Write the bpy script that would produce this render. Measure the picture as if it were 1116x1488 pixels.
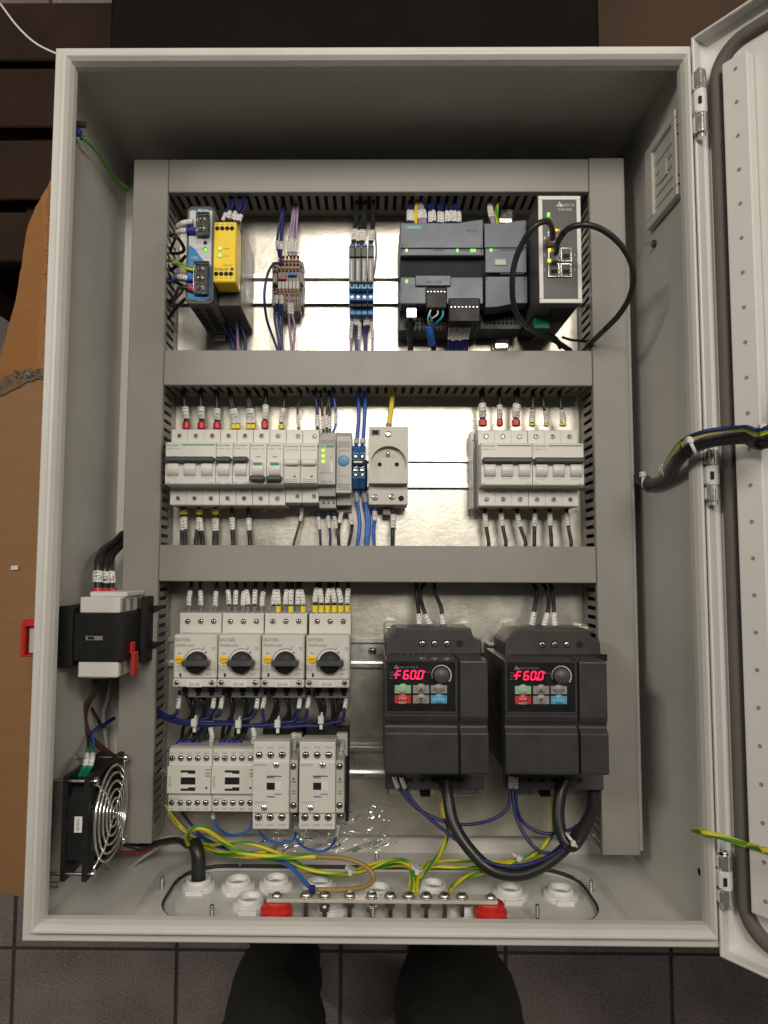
import bpy, math, random
from mathutils import Vector, Matrix, Euler
random.seed(7)
S = bpy.context.scene
for o in list(bpy.data.objects):
    bpy.data.objects.remove(o)

# ---------------------------------------------------------------- camera
CAM_POS = Vector((.00106, -.08401, .84036)); CAM_ROT = Euler((.07422, .00993, .00428), 'XYZ')
FPX, CPX, CPY = 1038.45, 526.9, 747.82              # focal length and principal point, photo pixels
cd = bpy.data.cameras.new('Camera'); cam = bpy.data.objects.new('Camera', cd)
S.collection.objects.link(cam); S.camera = cam
cam.location = CAM_POS; cam.rotation_euler = CAM_ROT
cd.sensor_fit = 'VERTICAL'; cd.sensor_height = 36; cd.sensor_width = 27
cd.lens = 36 * FPX / 1488
cd.shift_x = (558 - CPX) / 1488; cd.shift_y = (CPY - 744) / 1488
cd.clip_start = .05; cd.clip_end = 100
# ---------------------------------------------------------------- world and ceiling lamps
wd = bpy.data.worlds.new('World'); S.world = wd; wd.use_nodes = True
wd.node_tree.nodes['Background'].inputs[0].default_value = (.82, .79, .74, 1)
wd.node_tree.nodes['Background'].inputs[1].default_value = .022
def lamp(name, loc, sx, sy, power, col=(1, .93, .815), aim=None):
    d = bpy.data.lights.new(name, 'AREA'); d.shape = 'RECTANGLE'; d.size = sx; d.size_y = sy
    d.energy = power; d.color = col
    o = bpy.data.objects.new(name, d); S.collection.objects.link(o); o.location = loc
    if aim: o.rotation_euler = (Vector(aim) - Vector(loc)).to_track_quat('-Z', 'Y').to_euler()
    return o
lamp('ceiling_lamp', (.22, .90, 2.35), .75, .84, 34)
lamp('ceiling_lamp', (-2.2, 1.15, 2.35), .30, 1.2, 29, aim=(0, 0, 0))
lamp('ceiling_lamp', (2.15, 1.15, 2.35), .30, 1.2, 17, aim=(0, 0, 0))
S.view_settings.view_transform = 'Standard'; S.view_settings.look = 'None'
S.view_settings.exposure = .12; S.view_settings.gamma = 1; S.view_settings.use_curve_mapping = False

# ---------------------------------------------------------------- pixel rays
_M = CAM_ROT.to_matrix()
def _dir(u, v): return _M @ Vector(((u - CPX) / FPX, -(v - CPY) / FPX, -1))
def P(u, v, z):                       # point on the plane z where the ray of a photo pixel meets it
    d = _dir(u, v); return CAM_POS + d * ((z - CAM_POS.z) / d.z)
def PX(u, v, x):
    d = _dir(u, v); return CAM_POS + d * ((x - CAM_POS.x) / d.x)
def PY(u, v, y):
    d = _dir(u, v); return CAM_POS + d * ((y - CAM_POS.y) / d.y)
def PR(w):                            # photo pixel and height of a world point
    q = _M.transposed() @ (Vector(w) - CAM_POS); return (CPX + FPX * q.x / -q.z, CPY - FPX * q.y / -q.z, w[2])
def crop(x0, y0, k): return lambda x, y: (x0 + x * k, y0 + y * k)
cA = crop(230, 270, .224); cB = crop(470, 270, .224); cC = crop(680, 270, .23297); cD = crop(220, 550, .23297)
cE = crop(440, 550, .1971); cF = crop(640, 550, .23297); cG = crop(220, 840, .2778); cH = crop(220, 1000, .2778)
cI = crop(500, 840, .2151); cJ = crop(690, 840, .23297); cK = crop(500, 1100, .4032); cL = crop(200, 1180, .3763)
cM = crop(20, 760, .2285); cN = crop(20, 1050, .2509)

# ---------------------------------------------------------------- materials
def _nodes(name):
    m = bpy.data.materials.new(name); m.use_nodes = True
    return m, m.node_tree.nodes, m.node_tree.links, m.node_tree.nodes['Principled BSDF']
def mat(name, col, rough=.5, metal=0, var=.06, scale=60, bump=0, bscale=400, spec=.5, emit=0, alpha=1, trans=0, dirt=0, scratch=0):
    m, N, L, b = _nodes(name)
    b.inputs['Roughness'].default_value = rough; b.inputs['Metallic'].default_value = metal
    b.inputs['Specular IOR Level'].default_value = spec
    b.inputs['Base Color'].default_value = (*col, 1)
    if alpha < 1: b.inputs['Alpha'].default_value = alpha
    if trans: b.inputs['Transmission Weight'].default_value = trans
    if emit:
        b.inputs['Emission Color'].default_value = (*col, 1); b.inputs['Emission Strength'].default_value = emit
    tc = N.new('ShaderNodeTexCoord')
    if var:
        n = N.new('ShaderNodeTexNoise'); n.inputs['Scale'].default_value = scale; n.inputs['Detail'].default_value = 5
        n.inputs['Roughness'].default_value = .65
        L.new(tc.outputs['Object'], n.inputs['Vector'])
        r = N.new('ShaderNodeMapRange'); r.inputs[1].default_value = .3; r.inputs[2].default_value = .7
        r.inputs[3].default_value = 1 - var; r.inputs[4].default_value = 1 + var
        L.new(n.outputs['Fac'], r.inputs[0])
        x = N.new('ShaderNodeVectorMath'); x.operation = 'SCALE'; x.inputs[0].default_value = col
        L.new(r.outputs[0], x.inputs['Scale']); L.new(x.outputs[0], b.inputs['Base Color'])
        r2 = N.new('ShaderNodeMapRange'); r2.inputs[1].default_value = .3; r2.inputs[2].default_value = .7
        r2.inputs[3].default_value = max(.02, rough - .07); r2.inputs[4].default_value = min(1, rough + .07)
        L.new(n.outputs['Fac'], r2.inputs[0]); L.new(r2.outputs[0], b.inputs['Roughness'])
        if dirt:
            d = N.new('ShaderNodeTexNoise'); d.inputs['Scale'].default_value = 9; d.inputs['Detail'].default_value = 8
            L.new(tc.outputs['Object'], d.inputs['Vector'])
            dr = N.new('ShaderNodeMapRange'); dr.inputs[1].default_value = .5; dr.inputs[2].default_value = .78
            dr.inputs[3].default_value = 0; dr.inputs[4].default_value = dirt
            L.new(d.outputs['Fac'], dr.inputs[0])
            mx = N.new('ShaderNodeMix'); mx.data_type = 'RGBA'
            L.new(dr.outputs[0], mx.inputs[0]); L.new(x.outputs[0], mx.inputs[6])
            mx.inputs[7].default_value = (col[0] * .62, col[1] * .6, col[2] * .55, 1)
            L.new(mx.outputs[2], b.inputs['Base Color'])
        if scratch:
            src = b.inputs['Base Color'].links[0].from_socket; last = None
            for ang, sc in ((.5, (2, 240, 2)), (-.9, (300, 3, 3)), (1.3, (4, 420, 4))):
                mp = N.new('ShaderNodeMapping'); mp.inputs['Rotation'].default_value = (0, 0, ang); mp.inputs['Scale'].default_value = sc
                L.new(tc.outputs['Object'], mp.inputs[0])
                sn = N.new('ShaderNodeTexNoise'); sn.inputs['Scale'].default_value = 1.6; sn.inputs['Detail'].default_value = 2; L.new(mp.outputs[0], sn.inputs['Vector'])
                sr_ = N.new('ShaderNodeMapRange'); sr_.inputs[1].default_value = .70; sr_.inputs[2].default_value = .76; L.new(sn.outputs['Fac'], sr_.inputs[0])
                if last is None: last = sr_.outputs[0]
                else:
                    mm_ = N.new('ShaderNodeMath'); mm_.operation = 'MAXIMUM'; L.new(last, mm_.inputs[0]); L.new(sr_.outputs[0], mm_.inputs[1]); last = mm_.outputs[0]
            ml = N.new('ShaderNodeMath'); ml.operation = 'MULTIPLY'; ml.inputs[1].default_value = scratch; L.new(last, ml.inputs[0])
            mx2 = N.new('ShaderNodeMix'); mx2.data_type = 'RGBA'; L.new(ml.outputs[0], mx2.inputs[0]); L.new(src, mx2.inputs[6])
            mx2.inputs[7].default_value = (min(1, col[0] * 1.5 + .03), min(1, col[1] * 1.5 + .03), min(1, col[2] * 1.5 + .03), 1); L.new(mx2.outputs[2], b.inputs['Base Color'])
    if bump:
        n = N.new('ShaderNodeTexNoise'); n.inputs['Scale'].default_value = bscale; n.inputs['Detail'].default_value = 4
        L.new(tc.outputs['Object'], n.inputs['Vector'])
        bp = N.new('ShaderNodeBump'); bp.inputs['Strength'].default_value = bump; bp.inputs['Distance'].default_value = .001
        L.new(n.outputs['Fac'], bp.inputs['Height']); L.new(bp.outputs[0], b.inputs['Normal'])
    return m
def hexc(s):
    v = [int(s[i:i + 2], 16) / 255 for i in (0, 2, 4)]
    return tuple(c / 12.92 if c < .04045 else ((c + .055) / 1.055) ** 2.4 for c in v)
M = {}
M['enclosure'] = mat('powder_coat_grey', (.57, .555, .52), .42, bump=.22, bscale=900, var=.05, scale=8, dirt=.30, scratch=.12)
M['door'] = mat('powder_coat_door', (.66, .645, .62), .45, bump=.2, bscale=900, var=.03, scale=8, dirt=.12)
M['duct'] = mat('duct_pvc_grey', (.270, .256, .234), .46, var=.05, scale=14, bump=.05, bscale=700, dirt=.28, scratch=.18)
M['gasket'] = mat('foam_gasket', (.115, .10, .09), .75, bump=.5, bscale=500)
M['dark_gasket'] = mat('dark_gasket', (.03, .03, .03), .7)
M['gland'] = mat('gland_plate_pvc', (.60, .60, .57), .4, var=.05, scale=12, dirt=.2)
M['grommet'] = mat('white_grommet', (.68, .67, .65), .38, var=.04)
M['white'] = mat('white_plastic', (.68, .665, .63), .38, var=.04, scale=30, dirt=.08)
M['cream'] = mat('cream_plastic', (.60, .585, .54), .4, var=.04, scale=30, dirt=.1)
M['warm'] = mat('warm_grey_plastic', (.52, .50, .45), .42, var=.04, scale=30, dirt=.08)
M['lgrey'] = mat('light_grey_plastic', (.46, .455, .43), .42, var=.05, scale=40)
M['mgrey'] = mat('mid_grey_plastic', (.25, .245, .23), .45, var=.06, scale=40)
M['dgrey'] = mat('dark_grey_plastic', (.06, .06, .06), .45, var=.10, scale=40)
M['black'] = mat('black_plastic', (.011, .011, .011), .5, spec=.3, var=.15, scale=50)
M['hole'] = mat('hole_black', (.006, .006, .006), .8, var=0)
M['drive'] = mat('drive_charcoal', (.034, .0325, .032), .42, var=.12, scale=30, bump=.16, bscale=1400, dirt=.2, scratch=.2)
M['drive_panel'] = mat('drive_panel_black', (.010, .010, .010), .3, var=.1)
M['siemens'] = mat('blue_grey_plastic', (.105, .125, .165), .42, var=.06, scale=40, bump=.05, bscale=1500)
M['siemens_dark'] = mat('dark_blue_grey', (.026, .030, .036), .5, var=.1)
M['steel'] = mat('bright_steel', (.72, .71, .68), .22, 1, var=.1, scale=150)
M['chrome'] = mat('chrome', (.86, .85, .83), .16, .85, var=.06, scale=120)
M['zincbolt'] = mat('zinc_bolt', (.55, .53, .49), .3, 1, var=.12, scale=200)
M['busbar'] = mat('tinned_bar', (.66, .63, .57), .35, .35, var=.08, scale=70)
M['copper'] = mat('copper', (.5, .25, .12), .35, 1)
M['yellow'] = mat('yellow_housing', (.86, .60, .02), .4, var=.04)
M['yellow_f'] = mat('yellow_ferrule', (.72, .58, .03), .4)
M['yellow_knob'] = mat('yellow_knob', (.80, .50, .02), .4)
M['red_f'] = mat('red_ferrule', (.50, .03, .03), .35)
M['red'] = mat('red_plastic', (.55, .025, .02), .35)
M['grey_f'] = mat('grey_ferrule', (.16, .16, .17), .4)
M['blue_f'] = mat('blue_ferrule', (.02, .03, .36), .4)
M['green_f'] = mat('green_sleeve', (.01, .22, .12), .4)
M['blue'] = mat('blue_terminal', (.035, .16, .42), .4, var=.06)
M['blue_l'] = mat('light_blue_plastic', (.10, .28, .52), .4)
M['psu_blue'] = mat('psu_blue', (.02, .20, .46), .38)
M['psu_white'] = mat('psu_silver', (.52, .52, .55), .4)
M['orange'] = mat('orange_lever', (.62, .17, .035), .4)
M['tgrey'] = mat('terminal_grey', (.27, .26, .235), .5)
M['teal'] = mat('teal_plate', (.03, .26, .27), .4)
M['green'] = mat('green_print', (.03, .26, .13), .5, var=0)
M['print'] = mat('dark_print', (.06, .06, .06), .6, var=0)
M['print_w'] = mat('white_print', (.62, .62, .62), .6, var=0)
M['print_g'] = mat('grey_print', (.22, .215, .20), .6, var=0)
M['print_b'] = mat('blue_print', (.03, .12, .36), .6, var=0)
M['print_lb'] = mat('pale_print', (.55, .62, .68), .6, var=0)
M['key_green'] = mat('key_green', (.25, .42, .27), .4)
M['key_grey'] = mat('key_grey', (.26, .24, .22), .4)
M['key_red'] = mat('key_red', (.46, .025, .03), .4)
M['key_blue'] = mat('key_blue', (.07, .30, .50), .4)
M['led_red'] = mat('led_red', (1, .01, .06), .4, var=0, emit=2.6)
M['led_green'] = mat('led_green', (.12, 1, .03), .4, var=0, emit=2.0)
M['led_lime'] = mat('led_lime', (.45, 1, .03), .4, var=0, emit=1.6)
M['led_amber'] = mat('led_amber', (1, .55, .03), .4, var=0, emit=1.8)
def clear_mat(name, k):
    m, N, L, b = _nodes(name); t = N.new('ShaderNodeBsdfTransparent'); g = N.new('ShaderNodeBsdfGlossy'); g.inputs['Roughness'].default_value = .08
    f = N.new('ShaderNodeFresnel'); f.inputs[0].default_value = 1.5; a = N.new('ShaderNodeMath'); a.operation = 'ADD'; a.inputs[1].default_value = k; L.new(f.outputs[0], a.inputs[0])
    x = N.new('ShaderNodeMixShader'); L.new(a.outputs[0], x.inputs[0]); L.new(t.outputs[0], x.inputs[1]); L.new(g.outputs[0], x.inputs[2])
    L.new(x.outputs[0], N['Material Output'].inputs[0]); return m
def bag_mat():
    m = clear_mat('plastic_bag', .05); N = m.node_tree.nodes; L = m.node_tree.links
    d = N.new('ShaderNodeBsdfDiffuse'); d.inputs[0].default_value = (.75, .74, .70, 1); src = N['Material Output'].inputs[0].links[0].from_socket
    x = N.new('ShaderNodeMixShader'); x.inputs[0].default_value = .10; L.new(src, x.inputs[1]); L.new(d.outputs[0], x.inputs[2]); L.new(x.outputs[0], N['Material Output'].inputs[0])
    return m
M['clear'] = clear_mat('clear_plastic', .03)
M['tie'] = mat('cable_tie', (.62, .62, .58), .4)
M['w_black'] = mat('wire_black', (.014, .014, .015), .42, var=.12)
M['w_cable'] = mat('cable_black', (.018, .018, .018), .38, var=.15, bump=.08, bscale=300)
M['w_navy'] = mat('wire_navy', (.012, .016, .105), .42, var=.1)
M['w_blue'] = mat('wire_blue', (.03, .12, .48), .42, var=.08)
M['w_lilac'] = mat('wire_lilac', (.33, .23, .36), .45, var=.06)
M['w_white'] = mat('wire_white', (.7, .7, .68), .42)
M['w_cyan'] = mat('wire_cyan', (.04, .30, .55), .42)
M['w_yellow'] = mat('wire_yellow', (.72, .54, .02), .42)
M['w_brown'] = mat('wire_brown', (.07, .03, .022), .42)
M['w_ochre'] = mat('wire_ochre', (.30, .20, .07), .42)
M['w_grey'] = mat('wire_grey', (.30, .32, .34), .42)
M['w_red'] = mat('wire_red', (.35, .03, .03), .42)
M['w_green'] = mat('wire_green', (.11, .36, .03), .42)
M['trouser'] = mat('dark_trouser', (.010, .011, .008), .85, var=.2, scale=30, bump=.5, bscale=300)
M['shoe'] = mat('dark_shoe', (.006, .006, .006), .5)
M['skin'] = mat('skin', (.45, .26, .18), .5)
M['coat'] = mat('dark_jacket', (.02, .022, .025), .85)
M['hair'] = mat('hair', (.02, .014, .01), .6)
M['wood'] = mat('shaded_dark_wood', (.020, .0085, .004), .8, spec=.25, var=.5, scale=14, bump=.3, bscale=60)  # dark reddish wood, with the shade beyond the cabinet mixed into its colour
M['wood_shaded'] = mat('shaded_dark_board', (.0045, .0034, .0016), .8, spec=.15, var=.2, scale=10, bump=.2, bscale=200)  # dark board made near-black: shade over that area is put into the colour
M['grout'] = mat('grout', (.055, .046, .045), .9, var=.2, bump=.4, bscale=300)

def zinc():
    m, N, L, b = _nodes('galvanised_sheet')
    b.inputs['Metallic'].default_value = .88
    tc = N.new('ShaderNodeTexCoord')
    v = N.new('ShaderNodeTexVoronoi'); v.inputs['Scale'].default_value = 70; v.feature = 'F1'
    n = N.new('ShaderNodeTexNoise'); n.inputs['Scale'].default_value = 22; n.inputs['Detail'].default_value = 8; n.inputs['Roughness'].default_value = .7
    n2 = N.new('ShaderNodeTexNoise'); n2.inputs['Scale'].default_value = 220; n2.inputs['Detail'].default_value = 3
    for q in (v, n, n2): L.new(tc.outputs['Object'], q.inputs['Vector'])
    mx = N.new('ShaderNodeMath'); mx.operation = 'MULTIPLY_ADD'; mx.inputs[1].default_value = .12
    L.new(v.outputs['Color'], mx.inputs[0]); L.new(n.outputs['Fac'], mx.inputs[2])
    cr = N.new('ShaderNodeValToRGB'); cr.color_ramp.elements[0].position = .3; cr.color_ramp.elements[1].position = .75
    cr.color_ramp.elements[0].color = (.50, .48, .42, 1); cr.color_ramp.elements[1].color = (.72, .69, .62, 1)
    L.new(mx.outputs[0], cr.inputs[0]); L.new(cr.outputs[0], b.inputs['Base Color'])
    r = N.new('ShaderNodeMapRange'); r.inputs[1].default_value = .3; r.inputs[2].default_value = .75
    r.inputs[3].default_value = .28; r.inputs[4].default_value = .40
    L.new(n.outputs['Fac'], r.inputs[0]); L.new(r.outputs[0], b.inputs['Roughness'])
    ad = N.new('ShaderNodeMath'); ad.operation = 'MULTIPLY_ADD'; ad.inputs[1].default_value = .45
    L.new(n2.outputs['Fac'], ad.inputs[0]); L.new(n.outputs['Fac'], ad.inputs[2])
    bp = N.new('ShaderNodeBump'); bp.inputs['Strength'].default_value = .24; bp.inputs['Distance'].default_value = .001
    L.new(ad.outputs[0], bp.inputs['Height']); L.new(bp.outputs[0], b.inputs['Normal'])
    return m
M['zinc'] = zinc()
M['rail'] = mat('zinc_rail', (.74, .73, .70), .33, 1, var=.07, scale=40, bump=.06, bscale=120)

def tile_mat():
    m, N, L, b = _nodes('floor_tile')
    b.inputs['Roughness'].default_value = .6
    tc = N.new('ShaderNodeTexCoord'); oi = N.new('ShaderNodeObjectInfo')
    n = N.new('ShaderNodeTexNoise'); n.inputs['Scale'].default_value = 260; n.inputs['Detail'].default_value = 4
    n2 = N.new('ShaderNodeTexNoise'); n2.inputs['Scale'].default_value = 7; n2.inputs['Detail'].default_value = 6
    L.new(tc.outputs['Object'], n.inputs['Vector'])
    va = N.new('ShaderNodeVectorMath'); va.operation = 'ADD'
    L.new(tc.outputs['Object'], va.inputs[0]); L.new(oi.outputs['Location'], va.inputs[1]); L.new(va.outputs[0], n2.inputs['Vector'])
    cr = N.new('ShaderNodeValToRGB')
    e = cr.color_ramp.elements; e[0].position = .32; e[0].color = (.10, .080, .077, 1); e[1].position = .72; e[1].color = (.34, .285, .27, 1)
    a = N.new('ShaderNodeMath'); a.operation = 'MULTIPLY_ADD'; a.inputs[1].default_value = .6
    L.new(n.outputs['Fac'], a.inputs[0])
    s = N.new('ShaderNodeMath'); s.operation = 'MULTIPLY'; s.inputs[1].default_value = .4
    L.new(n2.outputs['Fac'], s.inputs[0]); L.new(s.outputs[0], a.inputs[2])
    L.new(a.outputs[0], cr.inputs[0]); L.new(cr.outputs[0], b.inputs['Base Color'])
    bp = N.new('ShaderNodeBump'); bp.inputs['Strength'].default_value = .3; bp.inputs['Distance'].default_value = .001
    L.new(n.outputs['Fac'], bp.inputs['Height']); L.new(bp.outputs[0], b.inputs['Normal'])
    return m
M['tile'] = tile_mat()

def card_mat(name, c0, c1):
    m, N, L, b = _nodes(name)
    b.inputs['Roughness'].default_value = .7
    tc = N.new('ShaderNodeTexCoord')
    mp = N.new('ShaderNodeMapping'); mp.inputs['Scale'].default_value = (6, 60, 6)
    L.new(tc.outputs['Object'], mp.inputs[0])
    n = N.new('ShaderNodeTexNoise'); n.inputs['Scale'].default_value = 2; n.inputs['Detail'].default_value = 7
    L.new(mp.outputs[0], n.inputs['Vector'])
    n2 = N.new('ShaderNodeTexNoise'); n2.inputs['Scale'].default_value = 5; n2.inputs['Detail'].default_value = 6
    L.new(tc.outputs['Object'], n2.inputs['Vector'])
    a = N.new('ShaderNodeMath'); a.operation = 'MULTIPLY_ADD'; a.inputs[1].default_value = .5
    s = N.new('ShaderNodeMath'); s.operation = 'MULTIPLY'; s.inputs[1].default_value = .5
    L.new(n.outputs['Fac'], a.inputs[0]); L.new(n2.outputs['Fac'], s.inputs[0]); L.new(s.outputs[0], a.inputs[2])
    cr = N.new('ShaderNodeValToRGB'); e = cr.color_ramp.elements
    e[0].position = .3; e[0].color = (*c0, 1); e[1].position = .7; e[1].color = (*c1, 1)
    L.new(a.outputs[0], cr.inputs[0]); L.new(cr.outputs[0], b.inputs['Base Color'])
    bp = N.new('ShaderNodeBump'); bp.inputs['Strength'].default_value = .25; bp.inputs['Distance'].default_value = .002
    L.new(n.outputs['Fac'], bp.inputs['Height']); L.new(bp.outputs[0], b.inputs['Normal'])
    return m
M['card'] = card_mat('cardboard', (.215, .108, .040), (.255, .130, .050))
M['card_o'] = card_mat('cardboard_orange', (.26, .105, .025), (.31, .130, .032))
M['card_edge'] = mat('cardboard_edge', (.16, .10, .055), .8, var=.5, scale=300)

def gy_mat():                          # green wire with two yellow stripes
    m, N, L, b = _nodes('wire_green_yellow'); b.inputs['Roughness'].default_value = .42
    a = N.new('ShaderNodeAttribute'); a.attribute_name = 'tv'; t = N.new('ShaderNodeAttribute'); t.attribute_name = 'tu'
    k = N.new('ShaderNodeMath'); k.operation = 'MULTIPLY_ADD'; k.inputs[1].default_value = 9
    L.new(t.outputs['Fac'], k.inputs[0]); L.new(a.outputs['Fac'], k.inputs[2])
    d = N.new('ShaderNodeMath'); d.operation = 'MULTIPLY'; d.inputs[1].default_value = 2; L.new(k.outputs[0], d.inputs[0])
    f = N.new('ShaderNodeMath'); f.operation = 'FRACT'; L.new(d.outputs[0], f.inputs[0])
    g = N.new('ShaderNodeMath'); g.operation = 'GREATER_THAN'; g.inputs[1].default_value = .45; L.new(f.outputs[0], g.inputs[0])
    mx = N.new('ShaderNodeMix'); mx.data_type = 'RGBA'; L.new(g.outputs[0], mx.inputs[0])
    mx.inputs[6].default_value = (.05, .26, .02, 1); mx.inputs[7].default_value = (.62, .52, .03, 1)
    L.new(mx.outputs[2], b.inputs['Base Color']); return m
M['w_gy'] = gy_mat()

def sleeve_mat():                      # white wire marker with small black printed characters
    m, N, L, b = _nodes('marker_sleeve'); b.inputs['Roughness'].default_value = .4
    a = N.new('ShaderNodeAttribute'); a.attribute_name = 'tv'; t = N.new('ShaderNodeAttribute'); t.attribute_name = 'tu'
    oi = N.new('ShaderNodeObjectInfo')
    def mth(op, x, y, cl=False):
        q = N.new('ShaderNodeMath'); q.operation = op; q.use_clamp = cl
        for i, w in enumerate((x, y)):
            if w is None: continue
            if isinstance(w, (int, float)): q.inputs[i].default_value = w
            else: L.new(w, q.inputs[i])
        return q.outputs[0]
    cell = mth('MULTIPLY', t.outputs['Fac'], 300)             # a character every 2.4 mm
    fr = mth('FRACT', cell, None); fl = mth('FLOOR', cell, None)
    inch = mth('MULTIPLY', mth('GREATER_THAN', fr, .18), mth('LESS_THAN', fr, .82))
    band = mth('LESS_THAN', mth('ABSOLUTE', mth('SUBTRACT', a.outputs['Fac'], .25), None), .10)
    cv = N.new('ShaderNodeCombineXYZ')
    L.new(mth('MULTIPLY', cell, 2.4), cv.inputs[0]); L.new(mth('MULTIPLY', a.outputs['Fac'], 17), cv.inputs[1])
    L.new(mth('ADD', mth('MULTIPLY', oi.outputs['Random'], 37), fl), cv.inputs[2])
    n = N.new('ShaderNodeTexNoise'); n.inputs['Scale'].default_value = 1.3; n.inputs['Detail'].default_value = 0
    L.new(cv.outputs[0], n.inputs['Vector'])
    on = mth('MULTIPLY', mth('MULTIPLY', inch, band), mth('GREATER_THAN', n.outputs['Fac'], .52))
    mx = N.new('ShaderNodeMix'); mx.data_type = 'RGBA'; L.new(on, mx.inputs[0])
    mx.inputs[6].default_value = (.74, .73, .70, 1); mx.inputs[7].default_value = (.11, .11, .11, 1)
    L.new(mx.outputs[2], b.inputs['Base Color']); return m
M['sleeve'] = sleeve_mat()
# ---------------------------------------------------------------- mesh builder
class B:
    def __init__(s): s.v = []; s.f = []; s.m = []; s.sm = []; s.mats = []; s.tu = None; s.tv = None
    def mi(s, m):
        m = M[m] if isinstance(m, str) else m
        if m not in s.mats: s.mats.append(m)
        return s.mats.index(m)
    def add(s, vs, fs, m, smooth=False):
        o = len(s.v); k = s.mi(m); s.v += [tuple(v) for v in vs]
        for f in fs: s.f.append([i + o for i in f]); s.m.append(k); s.sm.append(smooth)
        return s
    def box(s, x0, x1, y0, y1, z0, z1, m, c=0):
        if x0 > x1: x0, x1 = x1, x0
        if y0 > y1: y0, y1 = y1, y0
        if z0 > z1: z0, z1 = z1, z0
        c = min(c, .49 * min(x1 - x0, y1 - y0, z1 - z0))
        if c <= 0:
            vs = [(x, y, z) for z in (z0, z1) for y in (y0, y1) for x in (x0, x1)]
            return s.add(vs, [(0, 2, 3, 1), (4, 5, 7, 6), (0, 1, 5, 4), (2, 6, 7, 3), (0, 4, 6, 2), (1, 3, 7, 5)], m)
        vs = []; idx = {}
        for i, x in enumerate((x0, x1)):
            for j, y in enumerate((y0, y1)):
                for k, z in enumerate((z0, z1)):
                    sx, sy, sz = (c, -c)[i], (c, -c)[j], (c, -c)[k]
                    idx[i, j, k] = len(vs)
                    vs += [(x, y + sy, z + sz), (x + sx, y, z + sz), (x + sx, y + sy, z)]
        fs = []
        I = lambda i, j, k, a: idx[i, j, k] + a
        for i in (0, 1):
            q = [I(i, 0, 0, 0), I(i, 1, 0, 0), I(i, 1, 1, 0), I(i, 0, 1, 0)]; fs.append(q if i else q[::-1])
            q = [I(0, i, 0, 1), I(0, i, 1, 1), I(1, i, 1, 1), I(1, i, 0, 1)]; fs.append(q if i else q[::-1])
            q = [I(0, 0, i, 2), I(1, 0, i, 2), I(1, 1, i, 2), I(0, 1, i, 2)]; fs.append(q if i else q[::-1])
        cx, cy, cz = (x0 + x1) / 2, (y0 + y1) / 2, (z0 + z1) / 2
        ex = []
        for a in (0, 1):
            for b_ in (0, 1):
                ex.append([I(0, a, b_, 1), I(1, a, b_, 1), I(1, a, b_, 2), I(0, a, b_, 2)])
                ex.append([I(a, 0, b_, 0), I(a, 1, b_, 0), I(a, 1, b_, 2), I(a, 0, b_, 2)])
                ex.append([I(a, b_, 0, 0), I(a, b_, 1, 0), I(a, b_, 1, 1), I(a, b_, 0, 1)])
                for d in (0, 1): ex.append([I(a, b_, d, 0), I(a, b_, d, 1), I(a, b_, d, 2)])
        C = Vector((cx, cy, cz))
        for q in ex:
            p = [Vector(vs[t]) for t in q]; n = (p[1] - p[0]).cross(p[2] - p[0])
            fs.append(q if n.dot(sum(p, Vector()) / len(p) - C) > 0 else q[::-1])
        return s.add(vs, fs, m)
    def pbox(s, uv0, uv1, z0, z1, m, c=0):          # photo rectangle on the plane z1, sides straight down to z0
        a = P(uv0[0], (uv0[1] + uv1[1]) / 2, z1); b_ = P(uv1[0], (uv0[1] + uv1[1]) / 2, z1)
        t = P((uv0[0] + uv1[0]) / 2, uv0[1], z1); d = P((uv0[0] + uv1[0]) / 2, uv1[1], z1)
        return s.box(a.x, b_.x, d.y, t.y, z0, z1, m, c)
    def cyl(s, p, axis, r, h, m, n=16, r2=None, cap=True, smooth=True):
        p = Vector(p); ax = {'x': Vector((1, 0, 0)), 'y': Vector((0, 1, 0)), 'z': Vector((0, 0, 1))}[axis] if isinstance(axis, str) else axis
        ax = Vector(ax).normalized(); e = ax.orthogonal().normalized(); g = ax.cross(e)
        r2 = r if r2 is None else r2
        ring = lambda c, q: [c + e * (q * math.cos(2 * math.pi * i / n)) + g * (q * math.sin(2 * math.pi * i / n)) for i in range(n)]
        vs = ring(p, r) + ring(p + ax * h, r2)
        s.add(vs, [(i, (i + 1) % n, n + (i + 1) % n, n + i) for i in range(n)], m, smooth)
        if cap: s.add(vs, [tuple(range(n))[::-1], tuple(range(n, 2 * n))], m)
        return s
    def lathe(s, p, axis, prof, m, n=20, smooth=True):   # prof: (radius, height) pairs along axis
        p = Vector(p); ax = {'x': Vector((1, 0, 0)), 'y': Vector((0, 1, 0)), 'z': Vector((0, 0, 1))}[axis] if isinstance(axis, str) else axis
        ax = Vector(ax).normalized(); e = ax.orthogonal().normalized(); g = ax.cross(e); vs = []; fs = []
        for r, h in prof:
            vs += [p + ax * h + e * (r * math.cos(2 * math.pi * i / n)) + g * (r * math.sin(2 * math.pi * i / n)) for i in range(n)]
        for k in range(len(prof) - 1):
            fs += [(k * n + i, k * n + (i + 1) % n, (k + 1) * n + (i + 1) % n, (k + 1) * n + i) for i in range(n)]
        s.add(vs, fs, m, smooth)
        if prof[-1][0] > 1e-5: s.add(vs[-n:], [tuple(range(n))], m)
        return s
    def prism(s, poly, z0, z1, m):                        # polygon in x, y (counter-clockwise) between z0 and z1
        n = len(poly); vs = [(x, y, z0) for x, y in poly] + [(x, y, z1) for x, y in poly]
        return s.add(vs, [tuple(range(n))[::-1], tuple(range(n, 2 * n))] + [(i, (i + 1) % n, n + (i + 1) % n, n + i) for i in range(n)], m)
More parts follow.
